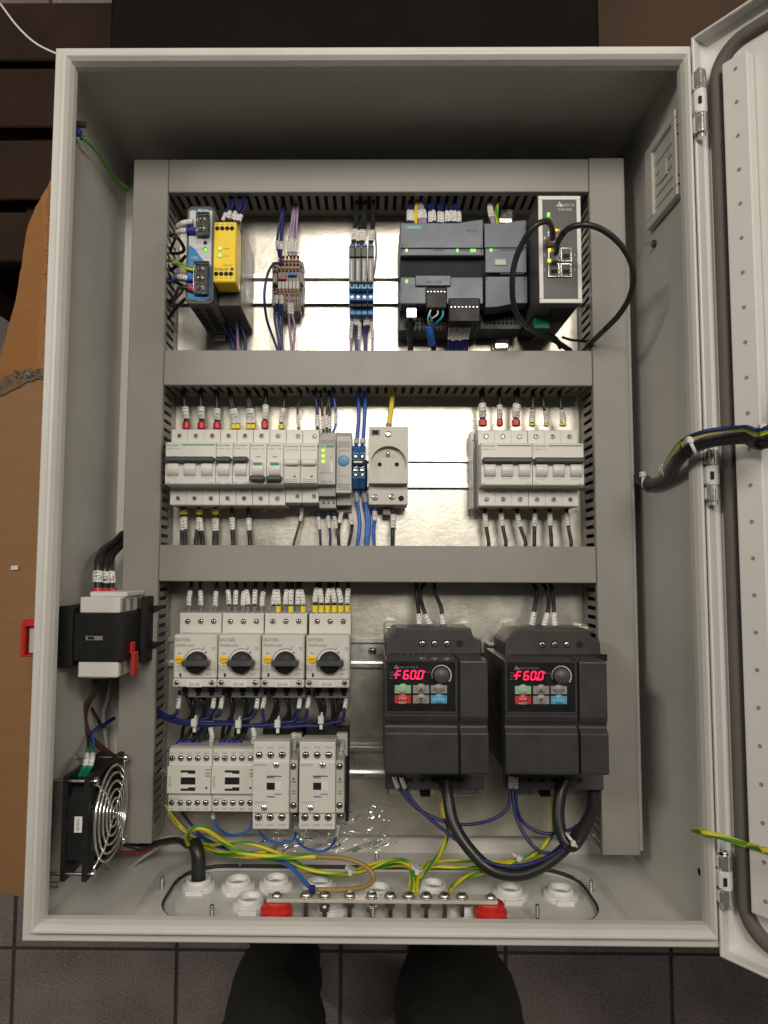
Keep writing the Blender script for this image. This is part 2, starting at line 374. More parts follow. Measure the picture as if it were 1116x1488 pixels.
    def profx(s, prof, x0, x1, m):                        # profile in y, z extruded along x
        a = sum(prof[i][0] * prof[(i + 1) % len(prof)][1] - prof[(i + 1) % len(prof)][0] * prof[i][1] for i in range(len(prof)))
        if a < 0: prof = prof[::-1]
        n = len(prof); vs = [(x0, y, z) for y, z in prof] + [(x1, y, z) for y, z in prof]
        return s.add(vs, [tuple(range(n))[::-1], tuple(range(n, 2 * n))] + [(i, (i + 1) % n, n + (i + 1) % n, n + i) for i in range(n)], m)
    def tube(s, pts, r, m, n=8, cap=True):
        pts = [Vector(p) for p in pts]; k = len(pts)
        if s.tu is None: s.tu = {}; s.tv = {}
        o = len(s.v); L = 0; vs = []; fs = []; prev = None
        for i, p in enumerate(pts):
            t = (pts[min(i + 1, k - 1)] - pts[max(i - 1, 0)])
            t = t.normalized() if t.length > 1e-9 else Vector((0, 1, 0))
            up = Vector((0, 0, -1)) if abs(t.z) < .95 else Vector((0, -1, 0))
            a = t.cross(up).normalized(); b_ = t.cross(a).normalized()
            if i: L += (p - pts[i - 1]).length
            rr = r[i] if isinstance(r, (list, tuple)) else r
            for j in range(n):
                th = 2 * math.pi * j / n
                s.tu[o + len(vs)] = L; s.tv[o + len(vs)] = j / n
                vs.append(p + a * (rr * math.cos(th)) - b_ * (rr * math.sin(th)) * -1)
        for i in range(k - 1):
            for j in range(n): fs.append((i * n + j, i * n + (j + 1) % n, (i + 1) * n + (j + 1) % n, (i + 1) * n + j))
        s.add(vs, fs, m, True)
        if cap:
            q = s.mi(m)
            s.f += [[o + j for j in range(n)][::-1], [o + (k - 1) * n + j for j in range(n)]]; s.m += [q, q]; s.sm += [False, False]
        return s
    def mesh(s, name, origin=Vector()):
        me = bpy.data.meshes.new(name)
        me.from_pydata([(v[0] - origin[0], v[1] - origin[1], v[2] - origin[2]) for v in s.v], [], s.f)
        for m in s.mats: me.materials.append(m)
        me.polygons.foreach_set('material_index', s.m); me.polygons.foreach_set('use_smooth', s.sm)
        if s.tu:
            for nm, d in (('tu', s.tu), ('tv', s.tv)):
                at = me.attributes.new(nm, 'FLOAT', 'POINT')
                at.data.foreach_set('value', [d.get(i, 0.0) for i in range(len(s.v))])
        me.update(); return me
COL = S.collection
ORG = {}
def bev(o, w=.0006, seg=2):
    b = o.modifiers.new('bevel', 'BEVEL'); b.width = w; b.segments = seg; b.limit_method = 'ANGLE'; b.angle_limit = .6
    b.harden_normals = False
    return o
def put(name, me, parent=None, loc=None, rot=None):
    o = bpy.data.objects.new(name, me); COL.objects.link(o)
    w = Vector(loc) if loc is not None else Vector()
    if parent is not None:
        o.parent = parent; o.location = w - ORG[parent.name]
    else: o.location = w
    if rot is not None: o.rotation_euler = rot
    ORG[o.name] = w.copy()
    return o
def part(parent, name, b, bevel=0, label=None):           # builder in world coordinates -> child mesh
    org = ORG[parent.name] if parent is not None else Vector()
    o = put(name, b.mesh(name, org), parent, org)
    if bevel: bev(o, bevel)
    if label: o['label'] = label
    return o
def tag(o, label, cat, group=None):
    o['label'] = label; o['category'] = cat
    if group: o['group'] = group
    return o
def thing(name, label, cat, base, group=None):
    o = put(name, None, None, base); o.empty_display_size = .02
    return tag(o, label, cat, group)
def struct(o): o['kind'] = 'structure'; return o
def solo(name, b, label, cat, group=None, origin=None, bevel=0):  # a thing that is one mesh
    org = Vector(origin) if origin is not None else Vector(b.v[0])
    o = put(name, b.mesh(name, org), None, org)
    if bevel: bev(o, bevel)
    return tag(o, label, cat, group)

# lettering: flat font outlines turned into meshes
_T = {}
def _font(txt):
    if txt in _T: return _T[txt]
    c = bpy.data.curves.new('t', 'FONT'); c.body = txt; c.resolution_u = 2; c.fill_mode = 'FRONT'
    o = bpy.data.objects.new('t', c); COL.objects.link(o)
    dg = bpy.context.evaluated_depsgraph_get(); me = bpy.data.meshes.new_from_object(o.evaluated_get(dg))
    bpy.data.objects.remove(o)
    vs = [v.co.copy() for v in me.vertices]; fs = [list(p.vertices) for p in me.polygons]
    bpy.data.meshes.remove(me)
    x0 = min(v.x for v in vs); x1 = max(v.x for v in vs); y0 = min(v.y for v in vs); y1 = max(v.y for v in vs)
    _T[txt] = ([((v.x - (x0 + x1) / 2) / (x1 - x0), (v.y - (y0 + y1) / 2) / (y1 - y0), 0) for v in vs], fs, (x1 - x0) / (y1 - y0))
    return _T[txt]
def glyphs(b, txt, c, w, h, m, rot=0, shear=0, frame=None):       # add lettering to a builder, centred on c
    vs, fs, asp = _font(txt)
    if w is None: w = h * asp
    ca, sa = math.cos(rot), math.sin(rot); out = []
    for x, y, _ in vs:
        x = x * w + shear * y * h; y = y * h; x, y = x * ca - y * sa, x * sa + y * ca
        out.append(Vector(c) + (frame[0] * x + frame[1] * y if frame else Vector((x, y, 0))))
    return b.add(out, fs, m)
def lettering(parent, txt, uv, z, wpx, hpx, m, rot=0, shear=0, name='lettering'):
    c = P(uv[0], uv[1], z + .0004); k = (CAM_POS.z - z) / FPX
    b = B(); glyphs(b, txt, c, wpx * k if wpx else None, hpx * k, m, rot, shear)
    return part(parent, name, b)
def delta_mark(b, uv, z, h, m):                    # triangle with a slit in its left foot
    k = (CAM_POS.z - z) / FPX; c = P(uv[0], uv[1], z + .0004); h *= k
    b.add([c + Vector((-.62 * h, -.5 * h, 0)), c + Vector((-.34 * h, -.5 * h, 0)), c + Vector((.10 * h, .30 * h, 0)), c + Vector((0, .5 * h, 0))], [(0, 1, 2, 3)], m)
    b.add([c + Vector((-.20 * h, -.5 * h, 0)), c + Vector((.62 * h, -.5 * h, 0)), c + Vector((.16 * h, .20 * h, 0)), c + Vector((-.10 * h, -.28 * h, 0))], [(0, 1, 2, 3)], m)

# screw heads share their meshes
_SC = {}
def screw(parent, pos, r, kind='recess', name='screw', axis='z', rot=None):
    key = (round(r, 5), kind)
    if key not in _SC:
        b = B()
        if kind == 'recess':                       # terminal screw down in a round hole with a lip
            b.lathe((0, 0, 0), 'z', [(r * 1.18, 0), (r * 1.16, .0005), (r, .0005), (r * .97, .0001)], 'white', 18)
            b.cyl((0, 0, 0), 'z', r * .98, .0001, 'hole', 18)
            b.lathe((0, 0, .0001), 'z', [(r * .74, 0), (r * .72, .0004), (r * .5, .0006)], 'steel', 14)
            b.box(-r * .6, r * .6, -r * .1, r * .1, .0006, .00078, 'hole'); b.box(-r * .1, r * .1, -r * .6, r * .6, .0006, .00076, 'hole')
        elif kind == 'dark':
            b.cyl((0, 0, 0), 'z', r, .0002, 'hole', 18)
            b.lathe((0, 0, .0002), 'z', [(r * .78, 0), (r * .74, .0004), (r * .45, .0006)], 'steel', 14)
            b.box(-r * .62, r * .62, -r * .12, r * .12, .0006, .0008, 'hole')
        elif kind == 'hole':
            b.lathe((0, 0, 0), 'z', [(r * 1.15, 0), (r * 1.12, .0003), (r, .0003)], 'hole', 16); b.cyl((0, 0, 0), 'z', r, .0003, 'hole', 16)
        elif kind == 'pan':
            b.lathe((0, 0, 0), 'z', [(r, 0), (r, r * .25), (r * .8, r * .5), (r * .4, r * .62)], 'steel', 16)
            b.box(-r * .6, r * .6, -r * .1, r * .1, r * .56, r * .66, 'hole'); b.box(-r * .1, r * .1, -r * .6, r * .6, r * .55, r * .65, 'hole')
        elif kind == 'chrome':
            b.lathe((0, 0, 0), 'z', [(r * 1.2, 0), (r * 1.2, .0003), (r, .0006), (r * .6, .0012)], 'chrome', 16)
            b.box(-r * .6, r * .6, -r * .12, r * .12, .0011, .0014, 'dgrey')
        _SC[key] = b.mesh('screw')
    R = rot if rot is not None else {'z': (0, 0, random.uniform(0, 3)), 'x': (0, math.pi / 2, 0), '-x': (0, -math.pi / 2, 0), 'y': (-math.pi / 2, 0, 0)}[axis]
    return put(name, _SC[key], parent, pos, R)
def pscrew(parent, uv, z, rpx, kind='recess', name='terminal_screw'):
    return screw(parent, P(uv[0], uv[1], z + .0002), round(rpx * (CAM_POS.z - z) / FPX, 4), kind, name)

# ---------------------------------------------------------------- wires
def curve(pts, n=10):                               # Catmull-Rom through (u, v, z) control points
    p = [Vector(q) for q in pts]
    if len(p) == 2: p = [p[0], p[0].lerp(p[1], .33), p[0].lerp(p[1], .67), p[1]]
    q = [p[0] * 2 - p[1]] + p + [p[-1] * 2 - p[-2]]; out = []
    for i in range(1, len(q) - 2):
        a, b_, c, d = q[i - 1:i + 3]
        for k in range(n):
            t = k / n
            out.append(.5 * ((2 * b_) + (c - a) * t + (2 * a - 5 * b_ + 4 * c - d) * t * t + (3 * b_ - a - 3 * c + d) * t ** 3))
    out.append(p[-1]); return out
def wire(label, pts, r, m, group=None, sleeve=None, ferrule=None, name='wire', cat='wire', world=False, extra=None, n=8, sleeve_mat='sleeve'):
    c = curve(pts); w = [Vector(q) if world else P(q.x, q.y, q.z) for q in c]
    key = [(-q.y if world else q.y) for q in c]
    ins = B().tube(w, r, m, n)
    if not sleeve and not ferrule and not extra:
        return solo(name, ins, label, cat, group, w[0])
    t = thing(name, label, cat, w[0], group)
    part(t, 'insulation', ins)
    def sub(lo, hi):
        if lo > hi: lo, hi = hi, lo
        out = []
        for i in range(len(w) - 1):                 # clip the polyline to lo..hi in v
            a, b_ = key[i], key[i + 1]
            for s_ in range(5):
                f = s_ / 4; k_ = a + (b_ - a) * f
                if lo <= k_ <= hi: out.append(w[i].lerp(w[i + 1], f))
        res = []
        for q in out:
            if not res or (q - res[-1]).length > .0004: res.append(q)
        return res
    for item, nm, rr in ((sleeve, 'marker_sleeve', 1.42), (ferrule, 'ferrule', 1.6)):
        if not item: continue
        q = w[int(item[0] * (len(w) - 1)):int(item[1] * (len(w) - 1)) + 1] if item[1] <= 1 else sub(item[0], item[1])
        if len(q) < 2: continue
        mm = item[2] if len(item) > 2 else sleeve_mat
        part(t, nm, B().tube(q, r * rr, mm, 10))
    return t
def wires(label, group, paths, r, m, sleeve=None, ferrule=None, **k):
    for i, p in enumerate(paths):
        sl = sleeve; fe = ferrule
        if sl: d = random.uniform(-1.6, 1.6); sl = (sl[0] + d, sl[1] + d) + tuple(sl[2:])
        wire(label, p, r, m, group, sl, fe, **k)
# ---------------------------------------------------------------- floor of separate tiles
FZ = -.52
b = B().box(-2.6, 2.6, -2.2, 2.6, FZ - .05, FZ - .003, 'grout')
floor = put('floor', b.mesh('floor', Vector((0, 0, FZ))), None, (0, 0, FZ)); struct(floor)
TP = .300
tx0 = P(495, 1420, FZ).x; ty0 = P(900, 1387, FZ).y
bt = B().box(-TP / 2 + .003, TP / 2 - .003, -TP / 2 + .003, TP / 2 - .003, -.006, 0, 'tile', .0012)
tme = bt.mesh('tile')
for i in range(-6, 7):
    for j in range(-4, 8):
        x, y = tx0 + (i + .5) * TP, ty0 + (j - .5) * TP
        if -.1 < x < .1 and -.2 < y < .2: continue      # wholly under the carton
        put('tile', tme, floor, (x, y, FZ), (0, 0, random.choice((0, 1, 2, 3)) * math.pi / 2))

# ---------------------------------------------------------------- carton the cabinet lies on
ct = thing('cardboard_carton', 'brown corrugated cardboard carton lying under the grey enclosure', 'carton', (-.1, 0, FZ))
xl = P(0, 900, -.02).x - .06
yt = P(30, 545, -.02).y; yb = P(20, 1297, -.02).y
b = B()
b.box(-.286, .28, -.395, .30, FZ + .001, -.012, 'card')
part(ct, 'carton_body', b)
def sheet(poly, z, th, m, wave=0, n=14, dz=None):        # torn corrugated sheet: wavy outline, real thickness
    b = B(); zt = lambda x, y: z + wave * math.sin(x * 37 + y * 21) + (dz(x, y) if dz else 0)
    k = len(poly); top = [(x, y, zt(x, y)) for x, y in poly]; bot = [(x, y, zt(x, y) - th) for x, y in poly]
    b.add(top, [tuple(range(k))], m); b.add(bot, [tuple(range(k))[::-1]], m)
    b.add(bot + top, [(i, (i + 1) % k, k + (i + 1) % k, k + i) for i in range(k)], 'card_edge')
    return b
def jag(a, c, n, amp):                                  # ragged line from a to c
    a = Vector(a); c = Vector(c); t = (c - a); nn = Vector((-t.y, t.x)).normalized()
    return [tuple(a + t * (i / n) + nn * random.uniform(-amp, amp) * (0 if i in (0, n) else 1)) for i in range(n)]
def pv(u, v, z): q = P(u, v, z); return (q.x, q.y)
# lower flap: a flat sheet sticking out to the left below the torn edge
A_ = [pv(-60, 1284, -.006), pv(31, 1303, -.006), pv(70, 1303, -.006)]
B_ = [pv(78, 548, -.006), pv(40, 543, -.006), pv(-60, 588, -.006)]
poly = jag(A_[0], A_[1], 8, .0006) + [A_[1], A_[2]] + [B_[0]] + jag(B_[0], B_[1], 6, .0025) + jag(B_[1], B_[2], 16, .002) + [B_[2]]
o = part(ct, 'flap', sheet(poly, -.006, .004, 'card'), label='flat brown flap with a torn upper edge')
# upper flap: bent up piece with a crease
z1 = -.03
pl = [pv(82, 541, z1), pv(86, 262, z1), pv(73, 262, z1)]
ed = jag(pv(73, 262, z1), pv(36, 322, z1), 8, .002) + jag(pv(36, 322, z1), pv(10, 440, z1), 10, .0012) + jag(pv(10, 440, z1), pv(-30, 556, z1), 8, .001)
poly2 = [pl[0], pl[1]] + ed + [pv(-30, 556, z1)]
xr = P(55, 420, z1).x
part(ct, 'flap', sheet(poly2, z1, .004, 'card_o', 0, dz=lambda x, y: min(0, (x - xr) * .45)), label='orange brown torn flap with ragged outline')
poly3 = [pv(52, 536, z1 + .004), pv(72, 276, z1 + .004), pv(80, 276, z1 + .004), pv(80, 536, z1 + .004)]
part(ct, 'folded_edge', sheet(poly3, z1 + .004, .0035, 'card_o', 0))
b = B()
for k in range(26):                                      # torn fluff and staples along the fold
    q = P(20 + random.random() * 45, 540 + random.uniform(-5, 9), -.004)
    s_ = random.uniform(.001, .004); a = random.random() * 3
    b.add([q + Vector((math.cos(a) * s_ * 2, math.sin(a) * s_, 0)), q + Vector((-math.sin(a) * s_, math.cos(a) * s_, .002)), q - Vector((math.cos(a) * s_ * 2, math.sin(a) * s_, 0)), q + Vector((0, 0, s_))],
          [(0, 1, 3), (1, 2, 3), (0, 3, 2)], random.choice(['card_edge', 'card', 'w_grey']))
part(ct, 'torn_fibre', b)
tp = [pv(-40, 562, -.004), pv(36, 537, -.004), pv(66, 534, -.004), pv(70, 549, -.004), pv(38, 555, -.004), pv(-40, 596, -.004)]
tore = []
for i in range(6): tore += jag(tp[i], tp[(i + 1) % 6], 7, .0016)
part(ct, 'torn_edge', sheet(tore[::-1], -.004, .003, mat('torn_paper', (.13, .085, .05), .85, var=.5, scale=120, bump=.6, bscale=250)))
b = B().pbox((16, 822), (26, 828), -.0045, -.0035, 'print_w'); part(ct, 'paper_scrap', b)
# tape edge shining along the cabinet side
b = B()
for k in range(30):
    v0 = 275 + k * 9; q = P(70 + math.sin(k * 1.7) * 2 - k * .16, v0, -.018); 
    b.box(q.x, q.x + .004 + random.random() * .003, q.y - .0035, q.y + .002, -.0185, -.0165 + random.random() * .002, 'clear')
part(ct, 'tape', b)

# ---------------------------------------------------------------- things lying beyond the cabinet
b = B(); y0 = .42
b.box(-.345, .30, .475, 1.4, FZ + .002, -.05, 'wood_shaded', .004)
solo('shaded_board_crate', b, 'flat-topped crate, coloured dark for shade, standing behind the top of the enclosure', 'crate', origin=(0, .9, FZ))
pal = thing('wooden_pallet', 'reddish wooden pallet, coloured dark for shade, beyond the upper left enclosure corner', 'pallet', (-.55, .75, FZ))
for k, (x0, x1, ya, yb_, zt) in enumerate([(-.62, -.36, .33, .40, -.10), (-.62, -.33, .415, .50, -.095), (-.62, -.33, .515, .60, -.09), (-.62, -.33, .615, .70, -.095)]):
    b = B().box(x0, x1, ya, yb_, zt - .02, zt, 'wood', .002); part(pal, 'plank', b)
for x in (-.60, -.45, -.35):
    b = B().box(x - .03, x + .03, .34, .70, FZ + .001, -.1155, 'wood', .002); part(pal, 'bearer', b)
cs = B().box(.315, 1.2, .46, 1.3, -.16, -.12, mat('cardboard_shaded', (.050, .022, .008), .75, var=.2, scale=12), .001)  # brown cardboard with the shade behind the cabinet painted into its base colour
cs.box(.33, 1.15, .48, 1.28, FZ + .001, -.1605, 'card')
solo('brown_carton', cs, 'brown flat carton, coloured dark for shade, behind the hinged door corner', 'carton', origin=(.7, .9, FZ))
wire('thin white cable curving down to the upper left enclosure corner', [(0, 5, -.04), (25, 38, -.03), (52, 63, -.03), (84, 79, -.03), (110, 90, -.03)], .0013, 'w_white', name='white_cable', cat='cable')

# ---------------------------------------------------------------- the enclosure
enc = thing('electrical_enclosure', 'light grey sheet steel electrical enclosure lying on its back with door open', 'enclosure', (0, 0, 0))
EX, EY, ED, TH = .3, .4088, .2, .0015
b = B().box(-EX, EX, -EY, EY, -.0015, 0, 'enclosure'); part(enc, 'back_panel', b)
b = B().box(-EX, -EX + TH, -EY, EY, .0001, .192, 'enclosure'); wl = part(enc, 'left_side_wall', b)
b = B().box(EX - TH, EX, -EY, EY, .0001, .192, 'enclosure'); wr = part(enc, 'right_side_wall', b)
b = B().box(-EX + TH, EX - TH, EY - TH, EY, .0001, .192, 'enclosure'); part(enc, 'top_wall', b)
# front rim: profile (inward distance, z) swept around the opening
prof = [(0, .185), (0, .1965), (.0012, .198), (.0075, .198), (.0088, .199), (.0098, .2045), (.0112, .2055), (.0135, .2052), (.0165, .2015), (.0185, .196), (.0190, .189), (.0178, .1885)]
vs = []; fs = []
for d, z in prof:
    vs += [(-EX + d, -EY + d, z), (EX + .0055 - d * .71, -EY + d, z), (EX + .0055 - d * .71, EY - d, z), (-EX + d, EY - d, z)]
for k in range(len(prof) - 1):
    for i in range(4): fs.append((k * 4 + i, k * 4 + (i + 1) % 4, k * 4 + 4 + (i + 1) % 4, k * 4 + 4 + i))
rim = part(enc, 'front_rim', B().add(vs, fs, 'enclosure')); bev(rim, .0008)
# bottom wall with the gland opening, in x and z
YB = -EY + TH
hx0 = PY(233, 1318, YB).x; hx1 = PY(868, 1318, YB).x; hz0 = PY(520, 1262, YB).z; hz1 = .172
def rrect(x0, x1, z0, z1, r, n=6):
    out = []
    for cx, cz, a0 in ((x1 - r, z0 + r, -90), (x1 - r, z1 - r, 0), (x0 + r, z1 - r, 90), (x0 + r, z0 + r, 180)):
        for k in range(n + 1):
            a = math.radians(a0 + 90 * k / n); out.append((cx + r * math.cos(a), cz + r * math.sin(a)))
    return out
def ringwall(inner, outer, y_in, y_out, m, b):
    n = len(inner); vs = [(x, y_in, z) for x, z in inner] + [(x, y_out, z) for x, z in outer]
    return b.add(vs, [(i, n + i, n + (i + 1) % n, (i + 1) % n) for i in range(n)], m, False)
hole = rrect(hx0, hx1, hz0, hz1, .045)
emb0 = rrect(hx0 - .012, hx1 + .012, hz0 - .010, hz1 + .006, .05)
emb1 = rrect(hx0 - .024, hx1 + .024, hz0 - .020, hz1 + .014, .035)
box_ = []
for x, z in emb1:                                  # project outline to the wall's border
    cxm, czm = (hx0 + hx1) / 2, (hz0 + hz1) / 2
    t = min((EX - TH - cxm) / (x - cxm) if x > cxm else (-EX + TH - cxm) / (x - cxm) if x < cxm else 9e9,
            (.192 - czm) / (z - czm) if z > czm else (.0002 - czm) / (z - czm) if z < czm else 9e9)
    box_.append((cxm + (x - cxm) * t, czm + (z - czm) * t))
b = B(); ringwall(hole, emb0, YB + .004, YB + .004, 'enclosure', b); ringwall(emb0, emb1, YB + .004, YB, 'enclosure', b)
ringwall(emb1, box_, YB, YB, 'enclosure', b)
x0, x1 = -EX + TH, EX - TH
for c in ((x0, .0002), (x1, .0002), (x1, .192), (x0, .192)):   # corner fillers
    near = sorted(range(len(box_)), key=lambda i: (box_[i][0] - c[0]) ** 2 + (box_[i][1] - c[1]) ** 2)
    sx = [i for i in range(len(box_)) if abs(box_[i][0] - c[0]) < 1e-6]; sz = [i for i in range(len(box_)) if abs(box_[i][1] - c[1]) < 1e-6]
    if sx and sz:
        i = min(sx, key=lambda i: abs(box_[i][1] - c[1])); j = min(sz, key=lambda i: abs(box_[i][0] - c[0]))
        if i != j: b.add([(c[0], YB, c[1]), (box_[i][0], YB, box_[i][1]), (box_[j][0], YB, box_[j][1])], [(0, 1, 2)], 'enclosure')
n = len(hole); b.add([(x, YB + .004, z) for x, z in hole] + [(x, -EY - .002, z) for x, z in hole], [(i, (i + 1) % n, n + (i + 1) % n, n + i) for i in range(n)], 'enclosure')
botw = part(enc, 'bottom_wall', b)
b = B().box(hx0 - .01, hx1 + .01, -EY - .004, -EY - .0025, hz0 - .012, hz1 + .01, 'gland', 0)
gp = part(enc, 'gland_plate', b)
b = B().tube([(x, YB + .0015, z) for x, z in hole] + [(hole[0][0], YB + .0015, hole[0][1])], .0022, 'dark_gasket', 6, False); part(gp, 'gasket', b)
YG = -EY - .0025
GR = [(288, 1283), (346, 1284), (401, 1282), (364, 1310), (465, 1286), (549, 1296), (630, 1290), (741, 1296), (815, 1297), (486, 1312), (676, 1318)]
bg = B()
bg.lathe((0, 0, 0), 'y', [(.0172, 0), (.0172, .0045), (.0160, .0058), (.0128, .0058), (.0126, .0092), (.0116, .0102), (.0100, .0102), (.0097, .003)], 'grommet', 24)
for k in range(6):
    a = k * math.pi / 3; bg.box(-.0085, .0085, .0, .0046, .0150, .0182, 'grommet') if k == 0 else None
bg.cyl((0, .0038, 0), 'y', .0098, .0002, 'w_grey', 20)
gme = bg.mesh('cable_grommet')
GPOS = []
for u, v in GR:
    q = PY(u, v, YG + .005); GPOS.append(q); put('cable_grommet', gme, gp, (q.x, YG, q.z))
bs = B().cyl((0, 0, 0), 'y', .0016, .013, 'zincbolt', 10)
for k in range(7): bs.lathe((0, .002 + k * .0016, 0), 'y', [(.0016, 0), (.0022, .0004), (.0016, .0009)], 'zincbolt', 10)
sme = bs.mesh('stud')
for u, v in ((235, 1290), (308, 1331), (349, 1254), (542, 1332), (781, 1331), (859, 1294), (548, 1253)):
    q = PY(u, v, YB + .006); put('stud', sme, botw, (q.x, YB + .003, min(q.z, .182)))
# studs and holes in the side walls
b = B()
for v in (1282, 1289):
    q = PX(75, v, -EX + .006); b.cyl((-EX + TH, q.y, min(q.z, .18)), 'x', .0012, .011, 'zincbolt', 8)
part(wl, 'stud', b)
b = B().cyl(PX(1016, 1267, EX - TH - .0004), 'x', .0035, .0003, 'hole', 8); part(wr, 'square_hole', b)
q = PX(116, 181, -EX + .006); b = B().cyl((-EX + TH, q.y, q.z), 'x', .0035, .010, 'dgrey', 10); part(wl, 'earth_stud', b)
q = PX(944, 354, EX - TH - .006); b = B().cyl((EX - TH, q.y, q.z), (-1, 0, 0), .0013, .012, 'zincbolt', 8).cyl((EX - TH, q.y, q.z), (-1, 0, 0), .004, .003, 'dgrey', 8); part(wr, 'stud', b)
# ---- the door, hinged at the right side
PHI = math.radians(56); HO = Vector((.3008, 0, .2005)); DS = Vector((math.cos(PHI), 0, math.sin(PHI))); DN = Vector((-math.sin(PHI), 0, math.cos(PHI)))
def DW(s_, y, n_): return HO + DS * s_ + DN * n_ + Vector((0, y, 0))
def dbox(b, s0, s1, y0, y1, n0, n1, m):
    vs = [DW(s_, y, n_) for n_ in (n0, n1) for y in (y0, y1) for s_ in (s0, s1)]
    return b.add(vs, [(0, 2, 3, 1), (4, 5, 7, 6), (0, 1, 5, 4), (2, 6, 7, 3), (0, 4, 6, 2), (1, 3, 7, 5)], m)
DH = .4142; DWD = .605; DF = .018
b = B()
dbox(b, 0, DWD, -DH, DH, -DF - .0015, -DF, 'door')
pr = [(0, -DF), (0, -.001), (.0008, 0), (.0022, 0), (.003, -.001), (.003, -.011), (.006, -.0165), (.014, -.0178)]
vs = []; fs = []
for d, n_ in pr: vs += [DW(d, -DH + d, n_), DW(DWD - d, -DH + d, n_), DW(DWD - d, DH - d, n_), DW(d, DH - d, n_)]
for k in range(len(pr) - 1):
    for i in range(4): fs.append((k * 4 + i, k * 4 + (i + 1) % 4, k * 4 + 4 + (i + 1) % 4, k * 4 + 4 + i))
b.add(vs, fs, 'door', False)
door = part(enc, 'door', b)
gs0, gs1, gw = .0150, DWD - .0150, .0062
path = []
for cx, cy, a0 in ((gs1 - .03, DH - .048, 0), (gs0 + .03, DH - .048, 90), (gs0 + .03, -DH + .048, 180), (gs1 - .03, -DH + .048, 270)):
    for k in range(9):
        a = math.radians(a0 + k * 11.25); path.append((cx + .03 * math.cos(a), cy + .03 * math.sin(a)))
path.append(path[0])
sec = [(-gw, -DF), (-gw * .95, -DF + .005), (-gw * .6, -DF + .008), (gw * .6, -DF + .008), (gw * .95, -DF + .005), (gw, -DF)]
vs = []; fs = []; ns = len(sec)
for i, (s_, y) in enumerate(path):
    a = Vector(path[(i - 1) % (len(path) - 1)]); c = Vector(path[(i + 1) % (len(path) - 1)] if i < len(path) - 1 else path[1]); t = (c - a).normalized(); nn = Vector((t.y, -t.x))
    for w_, n_ in sec: vs.append(DW(s_ + nn.x * w_, y + nn.y * w_, n_))
for i in range(len(path) - 1):
    for k in range(ns - 1): fs.append((i * ns + k, i * ns + k + 1, (i + 1) * ns + k + 1, (i + 1) * ns + k))
part(door, 'gasket', B().add(vs, fs, 'gasket', True))
b = B(); rs0, rs1 = .0260, .0490
dbox(b, rs0, rs1, -DH + .045, DH - .040, -DF + .001, -DF + .013, 'door')
rail = part(door, 'perforated_rail', b, bevel=.0012)
for k in range(24):
    y = DH - .052 - k * .0312
    part(door, 'rail_hole', B().cyl(DW((rs0 + rs1) / 2 + .001, y, -DF + .0131), DN, .0018, .0002, 'mgrey', 12))
def hinge(ytop, ybot):
    c0 = DW(.0035, 0, -.002)
    h = B(); L = ytop - ybot; x, z = c0.x, c0.z + .004
    pin = .0052
    for ya, yb_, m in ((ybot, ybot + L * .30, 'chrome'), (ybot + L * .31, ybot + L * .69, 'door'), (ybot + L * .70, ytop, 'chrome')):
        h.box(x - .0058, x + .0058, ya, yb_, z - .006, z + .0048, m, .0018)
        h.cyl((x + .0006, ya, z + .001), 'y', pin, yb_ - ya, m, 16)
    h.cyl((x + .001, ybot - .004, z), 'y', .004, .004, 'chrome', 12); h.cyl((x + .001, ytop, z), 'y', .0022, .004, 'chrome', 10)
    h.box(x - .0035, x - .0005, (ytop + ybot) / 2 - .004, (ytop + ybot) / 2 + .003, z + .0060, z + .0064, 'hole')
    part(door, 'hinge', h)
for v0, v1, u in ((107, 196, 1018), (655, 728, 1036), (1240, 1312, 1052)):
    hinge(P(u, v0, .205).y, P(u, v1, .205).y)
# ---- galvanised mounting plate and rails
ZP, ZR = .018, .0255
py0, py1 = P(500, 1213, ZP).y, P(560, 231, .077).y + .006
b = B().box(-.268, .268, py0, py1, ZP - .002, ZP, 'zinc'); mp = part(enc, 'mounting_plate', b)
for sx in (-1, 1):
    for y in (py0 + .02, py1 - .02): part(mp, 'spacer', B().cyl((sx * .255, y, .0002), 'z', .005, ZP - .0024, 'zincbolt', 10))
def din(v0, v1, u0, u1):
    vm = (v0 + v1) / 2; x0, x1 = P(u0, vm, ZR).x, P(u1, vm, ZR).x; yt, yb_ = P(560, v0, ZR).y, P(560, v1, ZR).y
    w = yt - yb_; a = w * .14; t = .001; z0 = ZP + .0002
    pr = [(yt, ZR), (yt - a, ZR), (yt - a * 1.25, z0 + t), (yb_ + a * 1.25, z0 + t), (yb_ + a, ZR), (yb_, ZR), (yb_, ZR - t), (yb_ + a * .8, ZR - t), (yb_ + a * 1.1, z0), (yt - a * 1.1, z0), (yt - a * .8, ZR - t), (yt, ZR - t)]
    return part(mp, 'din_rail', B().profx(pr, x0, x1, 'rail'))
din(398, 441, 255, 850); din(664, 708, 250, 855); r3 = din(928, 970, 240, 566); r4 = din(1086, 1130, 236, 566)
pscrew(r3, (541, 946), ZP + .0013, 6, 'pan', 'screw')

